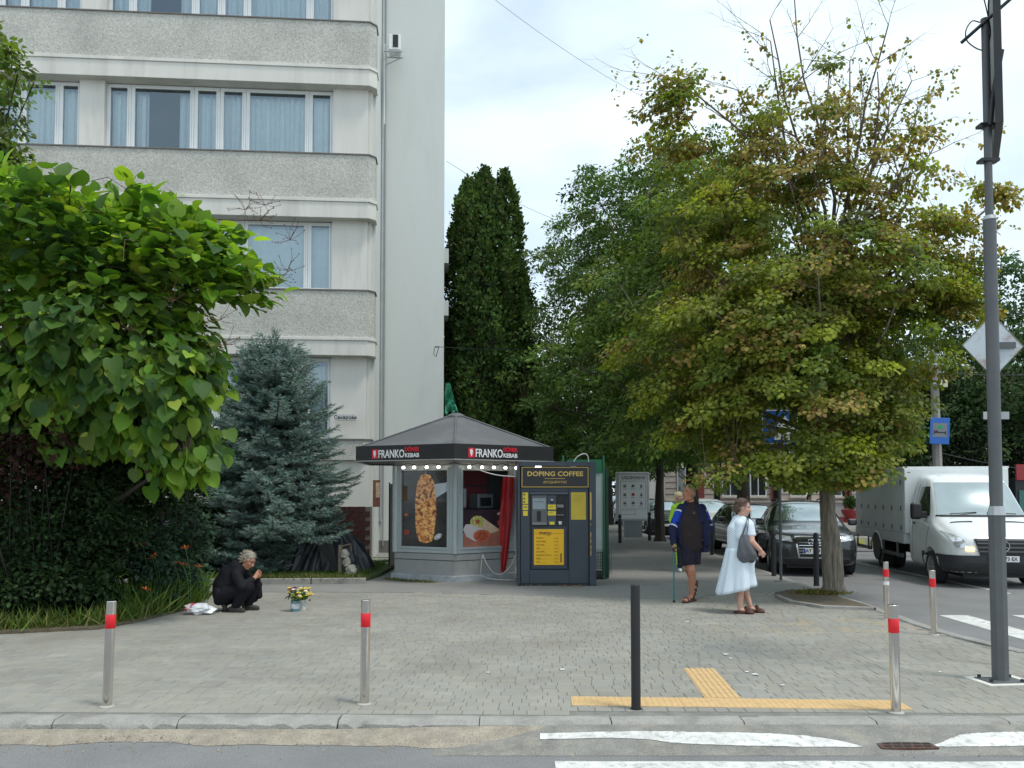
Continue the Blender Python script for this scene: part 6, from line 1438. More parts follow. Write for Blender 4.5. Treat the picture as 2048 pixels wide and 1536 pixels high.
# --- crouching person
gc_ = gp(478, 1222); cp = thing('person', 'grey haired person in dark coat crouching on the paving, hands at the face', 'person', tuple(gc_), 0)
b = Clay(); P_, Mx = head(b, (.13,-.02,.735), (.80,-.25,-.50), (.5,-.0,.86), 1.05)
b.cap((.05,.0,.68),(-.04,.0,.60), .055,.065); b.chain([(-.08,.02,.56),(-.18,.02,.30)], [.14,.15])
b.chain([(.02,-.16,.52),(.10,-.20,.36),(.255,-.05,.50)], [.05,.045,.030]); b.chain([(.0,.16,.52),(.14,.18,.38),(.27,.03,.51)], [.05,.045,.03])
hand(b, (.235,-.065,.485), (.55,.35,.75), (-.4,.9,.0), .95, .7, 1); hand(b, (.255,.05,.49), (.5,-.35,.75), (-.4,-.9,0), .95, .7, -1)
b.chain([(-.18,-.08,.26),(.17,-.12,.36),(.0,-.12,.08)], [.09,.07,.045]); b.chain([(-.18,.10,.26),(.20,.12,.37),(.10,.10,.08)], [.09,.07,.045])
o = b.bake('body', mskin, cp, .0075, 3); paint_face(o, P_, bpy.data.materials['lips'], bpy.data.materials['eye_dark'])
h_ = Clay(); h_.ell(P_(0,-.020,.045), (.088,.100,.088), Mx).ell(P_(0,-.06,-.0), (.082,.065,.09), Mx); h_.bake('hair', pm('ash_hair', (.36,.32,.25), rough=.8, var=.35, vscale=45, bump=.6, bscale=90), cp, .008, 2)
hair_tufts(cp, P_, Mx, 900, [(.38,.34,.27),(.27,.23,.18),(.48,.44,.37)], length=.045)
bm1 = cloth('black_coat', (.010,.010,.014), rough=.75); bm2 = cloth('black_trousers', (.012,.012,.016))
c = Clay(); c.chain([(-.03,.0,.60),(-.12,.01,.50),(-.19,.01,.36),(-.20,.0,.26)], [.15,.185,.195,.185], 1,1); c.cap((.02,.0,.655),(-.02,.01,.62), .09,.11)
c.chain([(.0,-.15,.54),(.10,-.205,.37),(.205,-.10,.455)], [.085,.075,.055]); c.chain([(.0,.15,.54),(.14,.19,.38),(.235,.07,.47)], [.085,.075,.055])
c.cap((-.25,-.1,.28),(-.27,-.08,.16), .10,.07, 1.0,1.2); c.cap((-.22,.1,.28),(-.22,.08,.14), .10,.08); c.cap((.22,.16,.40),(.24,.18,.20), .05,.05, .9, 1.4)
c.cap((.23,.17,.36),(.17,.18,.15), .055,.05); c.cap((-.05,.19,.40),(.12,.2,.2), .08,.07)
c.bake('coat', bm1, cp, .010, 3)
c = Clay(); c.chain([(-.18,-.09,.27),(.165,-.13,.365),(-.01,-.12,.09)], [.125,.095,.065]); c.chain([(-.17,.10,.27),(.19,.12,.365),(.10,.11,.10)], [.125,.095,.07]); c.cap((-.16,0,.24),(-.05,0,.22), .13,.10); c.bake('trousers', bm2, cp, .010, 3)
shm = mcol('dark_shoe', (.035,.032,.028), .7)
for (hx,hy,hz,tx,ty,tz) in ((-.075,-.13,.05,.10,-.15,.035),(.05,.10,.06,.235,.09,.035),(-.20,-.05,.09,-.17,-.07,.03)):
    c = Clay(); c.cap((hx,hy,hz),(tx,ty,tz), .045,.036,1,.85,(0,1,0)); c.cap((hx,hy,.015),(tx,ty,.013), .042,.038,1,.35,(0,1,0)); c.bake('shoe', shm, cp, .007, 2)
# --- person in lime vest behind the man
gy = gp(1366, 1143); gpn = thing('person', 'blond person in lime green sportswear and white trainers behind the man with the cane', 'person', tuple(gy), 0)
b = Clay(); P_, Mx = head(b, (-.075,0,1.62), (.45,-.85,0), (0,0,1), 1.0); b.cap((-.07,.01,1.52),(-.05,.02,1.42), .05,.06); b.chain([(-.03,.02,1.35),(-.02,.02,.95)], [.13,.13], 1.1,.75)
b.chain([(-.17,.02,1.38),(-.24,.03,1.12),(-.22,-.04,.88)], [.045,.04,.028]); b.chain([(.14,.02,1.38),(.2,.03,1.12),(.2,-.04,.88)], [.045,.04,.028]); hand(b, (-.22,-.04,.87), (0,-.1,-1), (1,0,0), .95, .4, 1); hand(b, (.2,-.04,.87), (0,-.1,-1), (-1,0,0), .95, .4, -1)
b.chain([(-.09,.02,.9),(-.07,-.02,.5),(-.07,-.02,.1)], [.09,.06,.04]); b.chain([(.08,.02,.9),(.09,.05,.5),(.11,.05,.1)], [.09,.06,.04])
b.bake('body', wskin, gpn, .010, 3)
lime = cloth('lime_fabric', (.42,.78,.06)); c = Clay(); c.chain([(-.03,.02,1.38),(-.02,.02,1.12),(-.02,.02,.95)], [.15,.148,.14], 1.12,.80); c.chain([(-.17,.02,1.40),(-.24,.03,1.14),(-.225,-.02,.98)], [.07,.062,.05]); c.chain([(.14,.02,1.40),(.2,.03,1.14),(.2,-.02,.98)], [.07,.062,.05]); c.bake('top', lime, gpn, .011, 3)
c = Clay(); c.cap((-.01,.02,.93),(-.01,.02,.85), .15,.15,1.05,.8); c.chain([(-.09,.02,.86),(-.07,-.02,.5),(-.07,-.02,.12)], [.105,.075,.06]); c.chain([(.08,.02,.86),(.09,.05,.5),(.11,.05,.12)], [.105,.075,.06]); c.bake('trousers', cloth('dark_track_trousers', (.03,.035,.05)), gpn, .011, 3)
MB().tube([(-.175,-.03,.85),(-.155,-.05,.5),(-.14,-.05,.15)], .012, 6).build('trouser_stripe', lime, gpn)
c = Clay(); c.ell(P_(0,-.02,.045), (.09,.105,.09), Mx).ell(P_(0,-.06,-.03), (.085,.06,.10), Mx); c.bake('hair', pm('blond_hair', (.72,.62,.36), rough=.6, var=.3, vscale=40), gpn, .009, 2)
for x, y in ((-.07,-.02),(.11,.05)): c = Clay(); c.cap((x,y+.04,.05),(x-.02,y-.15,.035), .045,.04,1,.8); c.bake('trainer', M['white'], gpn, .009, 2)
# --- distant woman with dark hair
dw = thing('person', 'distant dark haired person in white standing beyond the roof of the dark SUV', 'person', (at(1619,1000,36).x, 36, .0), 0)
b = Clay(); P_, Mx = head(b, (0,0,1.52), (.3,-.95,0), (0,0,1), 1.0); b.cap((0,0,1.42),(0,0,1.34), .05,.06); b.chain([(0,0,1.27),(0,0,.9)], [.13,.14], 1.1,.75); b.chain([(-.16,0,1.3),(-.2,0,1.05),(-.17,-.05,.85)], [.045,.04,.03]); b.chain([(.16,0,1.3),(.2,0,1.05),(.17,-.05,.85)], [.045,.04,.03])
b.chain([(-.08,0,.85),(-.08,0,.1)], [.09,.04]); b.chain([(.08,0,.85),(.08,0,.1)], [.09,.04]); b.bake('body', wskin, dw, .014, 2)
c = Clay(); c.ell(P_(0,-.02,.045), (.095,.105,.09), Mx).chain([P_(-.07,-.04,.0),P_(-.085,-.03,-.2)], [.045,.04]).chain([P_(.07,-.04,.0),P_(.085,-.03,-.2)], [.045,.04]); c.bake('hair', mcol('dark_hair', (.03,.022,.02)), dw, .012, 2)
c = Clay(); c.chain([(0,0,1.3),(0,0,.9)], [.15,.16], 1.1,.8); c.chain([(-.16,0,1.32),(-.2,0,1.08)], [.07,.06]); c.chain([(.16,0,1.32),(.2,0,1.08)], [.07,.06]); c.bake('shirt', cloth('white_shirt', (.72,.72,.72)), dw, .014, 2)
c = Clay(); c.chain([(-.08,0,.9),(-.08,0,.1)], [.12,.07]); c.chain([(.08,0,.9),(.08,0,.1)], [.12,.07]); c.bake('trousers', bm2, dw, .014, 2)
# ------------------------------------------------------------ small things on the ground at left
def lump(name, mat, parent, rad, nz=5, amp=.12, seed=1, seg=28, rings=14, flatz=.0):
    rs = np.random.default_rng(seed); ph = rs.random((nz,3))*6; fr = rs.integers(1, 6, (nz,2)); P = []
    for i in range(rings+1):
        a = R(-90+180*i/rings); row = []
        for k in range(seg+1):
            b_ = 2*math.pi*k/seg; d = 1+sum(amp/(1+q*.4)*math.sin(fr[q,0]*b_+ph[q,0]+2.5*math.sin(fr[q,1]*a+ph[q,1])) for q in range(nz))*math.cos(a)
            z = rad[2]*math.sin(a)*d; row.append((rad[0]*math.cos(a)*math.cos(b_)*d, rad[1]*math.cos(a)*math.sin(b_)*d, max(z, -rad[2]*.8)+rad[2]*.8))
        P.append(row)
    return MB().grid(P).build(name, mat, parent, smooth=50)
pbg = thing('plastic_bag', 'white plastic bag with pink pattern slumped on the paving by the flower bed', 'bag', tuple(gp(397, 1228)), R(-15))
def bag_mat():
    m, N, L, b2 = nodes('bag_print'); b2.inputs['Roughness'].default_value = .35
    tcn = N.new('ShaderNodeTexCoord'); sp_ = N.new('ShaderNodeSeparateXYZ'); L.new(tcn.outputs['Object'], sp_.inputs[0]); v = N.new('ShaderNodeTexNoise'); v.inputs['Scale'].default_value = 22; L.new(tcn.outputs['Object'], v.inputs[0])
    m1 = N.new('ShaderNodeMath'); m1.operation = 'LESS_THAN'; m1.inputs[1].default_value = -.02; L.new(sp_.outputs[0], m1.inputs[0]); m2 = N.new('ShaderNodeMath'); m2.operation = 'GREATER_THAN'; m2.inputs[1].default_value = .5; L.new(v.outputs['Fac'], m2.inputs[0])
    m3 = N.new('ShaderNodeMath'); m3.operation = 'MULTIPLY'; L.new(m1.outputs[0], m3.inputs[0]); L.new(m2.outputs[0], m3.inputs[1]); mxn = N.new('ShaderNodeMix'); mxn.data_type = 'RGBA'; mxn.inputs[6].default_value = (.78,.80,.82,1); mxn.inputs[7].default_value = (.62,.08,.14,1); L.new(m3.outputs[0], mxn.inputs[0]); L.new(mxn.outputs[2], b2.inputs['Base Color']); return m
lump('bag_body', bag_mat(), pbg, (.20,.13,.085), amp=.16, seed=4)
def tin(px, py, col, label, fl, seed, h=.15, r_=.062):
    t = thing('flower_can', label, 'flower can', tuple(gp(px, py)), rb.random(), 'cans of cut flowers on the paving')
    MB().lathe([(0,0),(r_,0),(r_,h),(r_-.004,h),(r_-.006,.01)], 22).build('can', col, t, smooth=40)
    MB().lathe([(r_+.001,h*.3),(r_+.001,h*.75)], 22).build('label_band', pm('can_band', (.5,.53,.55), rough=.5, var=.4, vscale=30), t, smooth=40)
    rs = random.Random(seed); st = MB(); lv = []
    for k in range(26):
        a = rs.random()*6.28; q = rs.random()**.5*.13; top_ = Vector((q*math.cos(a)+.03, q*math.sin(a), h+.05+rs.random()*.13)); st.tube([(0,0,h*.4),(top_.x*.4,top_.y*.4,h),tuple(top_)], .003, 4, caps=False); lv.append((top_, rs.choice(fl)))
    st.build('stems', pm('flower_stem', (.06,.13,.03)), t)
    for col_, nm in ((0,'white_daisies'),(1,'yellow_flowers'),(2,'purple_flowers')):
        pts = [p for p, c in lv if c == col_]
        if not pts: continue
        PP, DD, NN = [], [], []
        for p in pts:
            for k in range(9): a = k*.698; PP.append(tuple(p)); DD.append((math.cos(a), math.sin(a)*.8, .25+.2*math.sin(a+1))); NN.append((0,-.4,1))
        scatter(nm, np.array(PP), DD, NN, .030, OVAL, palette(len(PP), [[(.80,.78,.70),(.85,.62,.04),(.22,.03,.10)][col_]], jit=.1), M['leaf_matte'], t)
    PP = np.array([tuple(p*.85) for p, c in lv]*3) + RNG.normal(size=(len(lv)*3,3))*.02
    scatter('leaves', PP, rnorm(len(PP)), rnorm(len(PP)), .045, OVAL, palette(len(PP), [(.06,.13,.03),(.10,.16,.04)]), M['leaf_matte'], t)
tin(590, 1223, pm('can_blue', (.10,.20,.23), rough=.35, var=.3, vscale=12), 'blue-grey can of purple and white cut flowers, nearer of the pair', (0,0,2,2,1), 3, .155)
tin(604, 1219, pm('can_white', (.62,.62,.60), rough=.35, var=.2, vscale=12), 'white can of yellow cut flowers just behind the blue-grey can', (1,1,1,0), 5, .145)
# black tarpaulin heap beside the spruce
YT = 18.1; tp_ = thing('tarpaulin', 'heap under a wrinkled black plastic tarpaulin between spruce and building corner', 'tarpaulin', (at(640,1146,YT).x, YT, .06), 0)
tm = pm('black_plastic_sheet', (.022,.026,.034), rough=.38, var=.3, vscale=5, spec=.5)
P = []; nA, nB = 110, 30
for i in range(nA+1):
    a = R(-20+220*i/nA); row = []
    for j in range(nB+1):
        t_ = j/nB; pleat = math.sin(a*34+3*math.sin(a*5)+t_*2.2)*.045*(t_**.8) + math.sin(a*71+1)*.015*t_ + .03*math.sin(a*13+t_*9)
        rx = 1.12*(t_**.75)+pleat; z = .88*(1-t_**2.2) + .12*math.sin(a*3)*(1-t_) + pleat*.3
        row.append((.15*(1-t_)+rx*math.cos(a)*-1.0, -rx*.62*math.sin(a), max(0, z)))
    P.append(row)
MB().grid(P).build('sheet', tm, tp_, smooth=70)
MB().add([(.22,-.66,0),(.50,-.60,0),(.42,-.58,.55),(.27,-.60,.72),(.12,-.63,.50)], [(0,1,2,3,4)]).build('opening_shade', M['black'], tp_)  # black sheet painted as the shade inside a gap in the heap
o = thing('plastic_sheet_roll', 'low roll of black plastic sheet lying along the lawn behind the daylilies', 'plastic sheet', (at(390,1135,17.9).x, 17.9, .06), R(3))
P = [[(-1.5+3.0*i/50, .15*math.cos(R(a_))+.03*math.sin(i*1.1), .12+.14*math.sin(R(a_))+.02*math.sin(i*.9+a_)) for a_ in range(0,361,30)] for i in range(51)]
MB().grid(P).build('sheet', tm, o, smooth=70)
o = thing('covered_frame', 'upright thing wrapped in grey plastic behind the dark hedge', 'covered object', (at(325,1100,19.5).x, 19.5, .06), 0)
P = [[((.28-.10*(i/14))*math.cos(R(a_))*(1+.12*math.sin(a_*.1+i)), .2*math.sin(R(a_)), 1.0*i/14*(1 if i < 14 else 1)) for a_ in range(0,361,15)] for i in range(15)]
m_ = MB().grid(P); m_.poly([p for p in P[-1][:-1]]); m_.build('wrap', pm('grey_plastic', (.12,.14,.18), rough=.3, var=.4, vscale=9), o, smooth=60)
wsx = at(703, 1130, 16.95); o = thing('white_sacks', 'dirty white sack slumped against a wooden stake by the tarpaulin', 'sack', (wsx.x, 16.95, .06), 0)
sm_ = pm('dirty_sack', (.45,.42,.36), rough=.8, var=.3, vscale=9)
lump('sack', sm_, o, (.11,.10,.13), seed=8); l2 = lump('sack', sm_, o, (.07,.07,.12), seed=9); l2.location = (-.10,.02,.18); l3 = lump('sack', sm_, o, (.08,.06,.10), seed=10); l3.location = (-.14,.0,.36)
MB().bb(-.26,-.20,.0,.04,0,.62).build('stake', pm('old_wood', (.22,.17,.12), var=.3), o); MB().tube([(-.26,.02,.58),(-.02,.0,.64),(.0,0,.5)], .015, 5).build('stick', bpy.data.materials['old_wood'], o)
stp = thing('stone_step', 'low cracked stone step at the building corner beside the plinth tiles', 'step', (at(735,1122,20.3).x, 20.3, 0), BR)
for k, (x, y, w_) in enumerate(((-.5,0,.9),(.45,.1,.8),(-.2,-.5,.8),(.6,-.55,.5))): MB().box((x,y,.05+.03*(k < 2)),(w_,.42,.12), rz=rb.uniform(-.1,.1)).build('slab', M['kerb'], stp, bevel=.02)

# ------------------------------------------------------------ spruce
sb = gp(548, 1152); sb.y = 17.9
SPX = 96.0
spr = thing('blue_spruce', 'blue-green spruce with drooping tiers in front of the panel building', 'tree', (at(545,1150,17.9).x, 17.9, .06), 0)
def brush_tmpl(n=13):
    V, F = [], []; rs = np.random.default_rng(2)
    for k in range(n):
        t_ = k/(n-1); a = k*2.4; rad = .30*(1-.45*t_); b_ = len(V); ca, sa = math.cos(a), math.sin(a)
        V += [[-sa*.040, t_*.80, ca*.040], [sa*.040, t_*.80+.03, -ca*.040], [ca*rad, t_*.80+.26, sa*rad]]; F.append((b_, b_+1, b_+2))
    V += [[-.03,0,0],[.03,0,0],[0,1.05,0]]; F.append((len(V)-3, len(V)-2, len(V)-1)); return np.array(V, float), F
BRUSH = brush_tmpl()
wood = MB(); wood.tube([(0,0,0),(.02,0,2.4),(.0,0,4.75)], [.12,.07,.015], 10)
def sprad(z):   # spruce outline
    return float(np.interp(z, [0,.3,.9,1.5,2.1,2.7,3.3,3.8,4.2,4.55,4.9], [1.4,1.72,1.85,1.82,1.72,1.55,1.36,1.14,.90,.60,.18]))
SP_, SD_ = [], []; rs = random.Random(21); z = .18
while z < 4.72:
    nb_ = int(9+5*(1-z/4.8)); off = rs.random()*6.28
    for k in range(nb_):
        a = off + 2*math.pi*k/nb_ + rs.uniform(-.25,.25); L_ = sprad(z)*rs.uniform(.72,1.10)
        if math.cos(a) < -.2 and 1.1 < z < 2.4: L_ *= .95
        L_ *= 1+.16*math.sin(a*2.3+z*2.1)
        if math.cos(a) > .1 and z < .95: L_ *= .42
        if math.cos(a) > .3 and 1.9 < z < 3.2: L_ *= .86
        lift = .12 if z < 2.6 else .12+.4*(z-2.6)/1.6; d = Vector((math.cos(a), math.sin(a), 0)); pts = []
        zz0 = z + rs.uniform(-.08,.08)
        for i in range(7):
            t_ = i/6; pts.append(Vector((0,0,zz0)) + d*L_*t_ + Vector((0,0,-.16*L_*math.sin(t_*2.2)+lift*t_*t_*L_*.9)))
        wood.tube(pts, [.028*(1-.8*i/6)*(L_/1.5+.3) for i in range(7)], 5, caps=False)
        side = Vector((-d.y, d.x, 0)); s_ = .12
        while s_ < 1.0:
            i = min(5, int(s_*6)); p = pts[i].lerp(pts[i+1], s_*6-i); tl = (.10+.34*(1-s_)*L_/1.5)*rs.uniform(.8,1.2)
            for sg_ in (-1, 1):
                td = (d*.75 + side*sg_*rs.uniform(.7,1.1) + Vector((0,0,rs.uniform(-.15,.25)))).normalized(); m = max(1, int(tl/.075))
                if s_ < .35 and rs.random() < .3: continue
                for q in range(m):
                    SP_.append(p + td*tl*(q/m)); SD_.append(td + Vector((rs.uniform(-.3,.3), rs.uniform(-.3,.3), rs.uniform(-.1,.35))))
                    if q and rs.random() < .8: sg2 = rs.choice((-1,1)); SP_.append(p + td*tl*(q/m)); SD_.append(td + (side*sg2 + d*.4)*.8 + Vector((0,0,rs.uniform(-.3,.2))))
            if rs.random() < .9: SP_.append(p); SD_.append(d + Vector((rs.uniform(-.3,.3), rs.uniform(-.3,.3), rs.uniform(.1,.7))))
            s_ += .052/max(.5, L_)*1.35
    z += .155 if z < 3.6 else .13
for k in range(60): SP_.append(Vector((rs.uniform(-.05,.05), rs.uniform(-.05,.05), 4.3+k*.012))); SD_.append(Vector((rs.uniform(-.7,.7), rs.uniform(-.7,.7), rs.uniform(.4,1.2))))
for (tx, ty, z0_, z1_, r_) in ((-.42,-.1,3.7,4.62,.34),(.30,.0,3.6,4.35,.32)):
    for k in range(260):
        u = rs.random(); a = rs.random()*6.28; q = r_*(1-u)*rs.uniform(.3,1.0)+.03; SP_.append(Vector((tx+q*math.cos(a), ty+q*math.sin(a), z0_+(z1_-z0_)*u))); SD_.append(Vector((math.cos(a), math.sin(a), rs.uniform(.2,1.1)+u)))
wood.build('trunk', M['bark_dark'], spr, smooth=60)
SPn = np.array([tuple(p) for p in SP_]); n = len(SPn); out_ = np.clip(np.linalg.norm(SPn[:, :2], axis=1)/1.7, 0, 1)
tt = palette(n, [(.19,.275,.235),(.15,.23,.195),(.25,.335,.29),(.12,.19,.16)], jit=.16) 
SPn = SPn + np.array([.0,0,0])
scatter('needles', SPn, np.array([tuple(d) for d in SD_]), rnorm(n)+[0,0,.5], .170*(.7+.65*RNG.random(n)), BRUSH, tt, M['needle'], spr)
print('spruce brushes', n)
# ------------------------------------------------------------ thuja group
def thuja(px0, px1, ytop, Y, label, n, seed, zb=0, lean=0):
    x0, x1 = at(px0, 700, Y).x, at(px1, 700, Y).x; cx_, rx = (x0+x1)/2, (x1-x0)/2; ztop = at(px0, ytop, Y).z
    t = thing('thuja', label, 'tree', (cx_, Y, 0), 0, 'thuja columns behind the kiosk')
    rs = np.random.default_rng(seed); u = rs.random(n); zz1 = ztop*(u**.92); prof = np.clip(np.minimum(1.0, (.72+.5*u)), 0, 1)*np.clip(1-np.clip((u-.68)/.32, 0, 1)**2.6, 0, 1)
    a = rs.random(n)*2*np.pi; bumps = 1+.10*np.sin(a*3+zz1*1.3+seed)+.07*np.sin(a*7-zz1*2.7)+.06*np.sin(a*13+zz1*5.1)+.09*rs.normal(size=n)
    rr = rx*prof*bumps*(1-.28*rs.random(n)**2); P_ = np.stack([rr*np.cos(a)+lean*u, rr*np.sin(a), zz1+.0], 1)
    D = np.stack([np.cos(a)*.65, np.sin(a)*.65, np.full(n,.75)], 1)+rs.normal(size=(n,3))*.35; Nn = np.stack([np.cos(a), np.sin(a), np.full(n,.25)], 1)+rs.normal(size=(n,3))*.5
    k8 = 9; m8 = n//k8; P_ = np.repeat(P_[:m8], k8, axis=0)+rs.normal(size=(m8*k8,3))*[.055,.055,.075]; D = np.repeat(D[:m8], k8, axis=0)+rs.normal(size=(m8*k8,3))*.35; Nn = np.repeat(Nn[:m8], k8, axis=0)+rs.normal(size=(m8*k8,3))*.3; zz1 = np.repeat(zz1[:m8], k8); a = np.repeat(a[:m8], k8); tuftc = np.repeat(1+rs.normal(size=m8)*.22, k8); n = m8*k8
    patchy = tuftc*(1+.22*np.sin(zz1*2.1+a*2+seed))
    scatter('foliage', P_, D, Nn, .105*(.6+.8*rs.random(n)), OVAL, palette(n, [(.058,.112,.030),(.080,.142,.037),(.045,.088,.025),(.110,.15,.040),(.10,.085,.035)], [3,3,3,1.5,.4], jit=.24)*patchy[:, None], M['leaf_matte'], t)
    MB().tube([(0,0,0),(lean*.5,0,ztop*.5),(lean*.9,0,ztop*.93)], [rx*.62,rx*.66,rx*.15], 12).build('trunk', pm('thuja_shade_core', (.018,.022,.010), rough=1, var=.4) if 'thuja_shade_core' not in bpy.data.materials else bpy.data.materials['thuja_shade_core'], t)  # added core, coloured dark as the shade inside the foliage; no real trunk
thuja(886, 968, 362, 27.2, 'leftmost thuja column with a blunt double tip beside the wall', 26000, 1, lean=.15)
thuja(918, 1018, 343, 26.4, 'tall thuja column with the broad middle tip', 32000, 2)
thuja(960, 1040, 345, 27.3, 'thuja column with the sharp right tip', 24000, 3, lean=.15)
thuja(1000, 1066, 520, 27.9, 'shorter thuja column at the right edge of the group', 20000, 4)
thuja(884, 925, 640, 28.2, 'low ragged thuja at the wall corner', 12000, 5)
# ------------------------------------------------------------ catalpa with big leaves
CB = Vector((-6.4, 12.2, 0)); cat = thing('catalpa_tree', 'catalpa tree with very large heart-shaped leaves and hanging pods over the pavement', 'tree', tuple(CB), 0)
cb = [(-6.6,11.6,5.15,1.7,1.5,.95,190),(-5.15,11.4,4.95,1.05,1.1,.78,110),(-4.05,11.2,4.75,.70,.6,.42,48),(-5.6,11.4,3.85,1.45,1.2,.95,170),(-4.5,11.2,3.35,.58,.7,1.05,95),(-6.6,11.5,3.0,1.3,1.0,.75,110),(-4.35,11.1,2.35,.40,.4,.55,34),(-5.4,11.3,2.7,.9,.7,.5,50),(-8.8,11.8,4.2,1.7,1.5,1.5,60),(-3.55,11.1,4.35,.30,.3,.25,10)]
ccl = blob_pts(cb); wood, twigs = tree_wood(CB, CB+Vector((.1,-.2,4.4)), .15, ccl, 26, 5, r_twig=.010)
for mbx, nm in ((wood,'trunk'),(twigs,'branches')):
    mbx.v = [(v[0]-CB.x, v[1]-CB.y, v[2]) for v in mbx.v]; mbx.build(nm, M['bark_dark'] if nm == 'trunk' else M['twig'], cat, smooth=60)['kind'] = 'thing' if nm == 'trunk' else 'stuff'
LP, U = clump_pts(ccl, 13, .36, .6); keep = LP[:,1] > 9.3; LP, U = LP[keep], U[keep]; n = len(LP)
ctr = np.array([-6.0,11.6,4.0]); outd = (LP-ctr)/np.array([2.6,1.6,1.8]); outd /= np.linalg.norm(outd, axis=1)[:, None]
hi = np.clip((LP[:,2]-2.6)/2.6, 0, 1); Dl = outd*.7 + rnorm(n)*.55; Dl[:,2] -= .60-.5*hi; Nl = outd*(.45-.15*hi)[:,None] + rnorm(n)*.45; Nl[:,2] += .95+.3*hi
Sl = .138*(.45+1.05*RNG.random(n)**1.3*1.25); tl_ = palette(n, [(.14,.255,.032),(.11,.21,.030),(.20,.325,.038),(.08,.16,.040),(.29,.40,.05),(.11,.19,.05)], [3,3,3,2,1.6,1], jit=.14)*(1+.35*hi[:,None]*[1,.8,.3])  # leaf tint lightens towards the crown top, light from above put into the colour
front = np.argsort(LP[:,1] + .0*LP[:,2] - .35*Sl*10); big = front[:300]; rest = front[300:]
T, Fs = HEART; variants = []
for k in range(5):
    me = bpy.data.meshes.new('leaf'); V = T.copy(); V[:,2] *= (.6+.35*k); me.from_pydata([tuple(v) for v in V], [], Fs); me.polygons.foreach_set('use_smooth', [True]*len(Fs)); me.materials.append(M['leaf']); tint_mesh(me, [[(.075,.155,.026),(.060,.130,.030),(.100,.195,.030),(.050,.110,.036),(.070,.145,.025)][k]]*len(V)); variants.append(me)  # nearest leaves tinted darker, shade of the lower crown put into their colour
fx, fy, fz = frames(Dl[big], Nl[big])
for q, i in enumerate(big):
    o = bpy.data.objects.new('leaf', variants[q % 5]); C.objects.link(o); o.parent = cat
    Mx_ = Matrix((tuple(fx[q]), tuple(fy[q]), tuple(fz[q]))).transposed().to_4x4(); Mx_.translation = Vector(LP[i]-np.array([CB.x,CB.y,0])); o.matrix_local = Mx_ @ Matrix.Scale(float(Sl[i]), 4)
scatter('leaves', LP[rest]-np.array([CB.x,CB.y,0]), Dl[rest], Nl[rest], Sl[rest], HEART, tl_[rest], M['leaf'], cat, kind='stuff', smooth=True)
pods = MB(); 
for k in range(90):
    c = ccl[RNG.integers(len(ccl))]; p = Vector(c)-CB; 
    if c[1] > 12: continue
    L_ = rb.uniform(.2,.42); pods.tube([p, p+Vector((rb.uniform(-.03,.03),-.05,-L_*.5)), p+Vector((rb.uniform(-.06,.06),-.06,-L_))], .0045, 4)
pods_ = pods.build('pods', pm('catalpa_pod', (.16,.11,.06), rough=.8, var=.3), cat); pods_['kind'] = 'stuff'
dry = MB(); dpos = [at(x,y,10.6) for x,y in ((490,420),(520,440),(575,540),(560,560),(110,700),(130,720),(20,680),(260,660),(350,600),(530,410),(440,640),(650-200,690),(600-20,480))]
for p in dpos:
    for k in range(11):
        a, b_ = rb.uniform(-1.2,1.2), rb.uniform(-.6,1.3); e = p+Vector((math.sin(a)*.22,rb.uniform(-.1,.1),math.cos(a)*.22*b_)); m = p.lerp(e,.5)+Vector((rb.uniform(-.04,.04),0,rb.uniform(-.03,.05)))
        dry.tube([p-CB, m-CB, e-CB], .003, 3, caps=False); dry.lathe([(0,-.012),(.008,0),(0,.012)], 5, c=tuple(e-CB)); dry.lathe([(0,-.010),(.007,0),(0,.010)], 5, c=tuple(m-CB))
dry.build('dry_panicles', pm('dry_panicle', (.13,.065,.04), rough=.9), cat)['kind'] = 'stuff'
# tree hanging in at top left
broadleaf('walnut_tree', 'leafy tree reaching in at the top left corner above the catalpa', (-10.2,15.5,0), (-9.9,15.3,7.5), .2,
    [(-9.9,14.8,9.3,1.3,1.6,1.2,50),(-9.15,14.6,7.45,.60,.8,.80,44),(-8.75,14.5,6.75,.45,.6,.35,16),(-10.5,15,6.4,1.3,1.4,1.2,36),(-9.05,14.6,9.6,.32,.5,.4,8)], 60, .30, .10,
    [(.11,.19,.035),(.075,.14,.03),(.17,.24,.04),(.13,.15,.045)], tmpl=OVAL, seed=8, cat='tree')
# ------------------------------------------------------------ dark hedge, grasses and flowers in the bed
def bush(name, label, blobs, per, crad, lsize, cols, tmpl=OVAL, cat='shrub', mat='leaf_matte', base=None, stems=True, seed=1, droop=.2, group=None):
    cl = blob_pts(blobs); cl = cl[cl[:,2] > .05]; b0 = np.array(base if base else (np.mean(cl[:,0]), np.mean(cl[:,1]), 0)); t = thing(name, label, cat, tuple(b0), 0, group)
    if stems:
        s_ = MB(); rs = random.Random(seed)
        for c in cl[::4]: s_.tube([(c[0]*.4+b0[0]*.6-b0[0]+rs.uniform(-.3,.3), c[1]*.4+b0[1]*.6-b0[1]+.4, 0),tuple(c-b0)], [.010,.004], 4, caps=False)
        s_.build('stems', M['bark_dark'], t)['kind'] = 'stuff'
    P_, U = clump_pts(cl, per, crad*(.7+.6*RNG.random(len(cl))), .8); k = P_[:,2] > .02; P_, U = P_[k], U[k]; n = len(P_); D = U+rnorm(n)*.7; D[:,2] -= droop; Nn = rnorm(n)*.6; Nn[:,2] += .9; Nn[:,1] -= .2
    scatter('foliage', P_-b0, D, Nn, lsize*(.6+.8*RNG.random(n)), tmpl, palette(n, cols, jit=.25), M[mat], t); return t
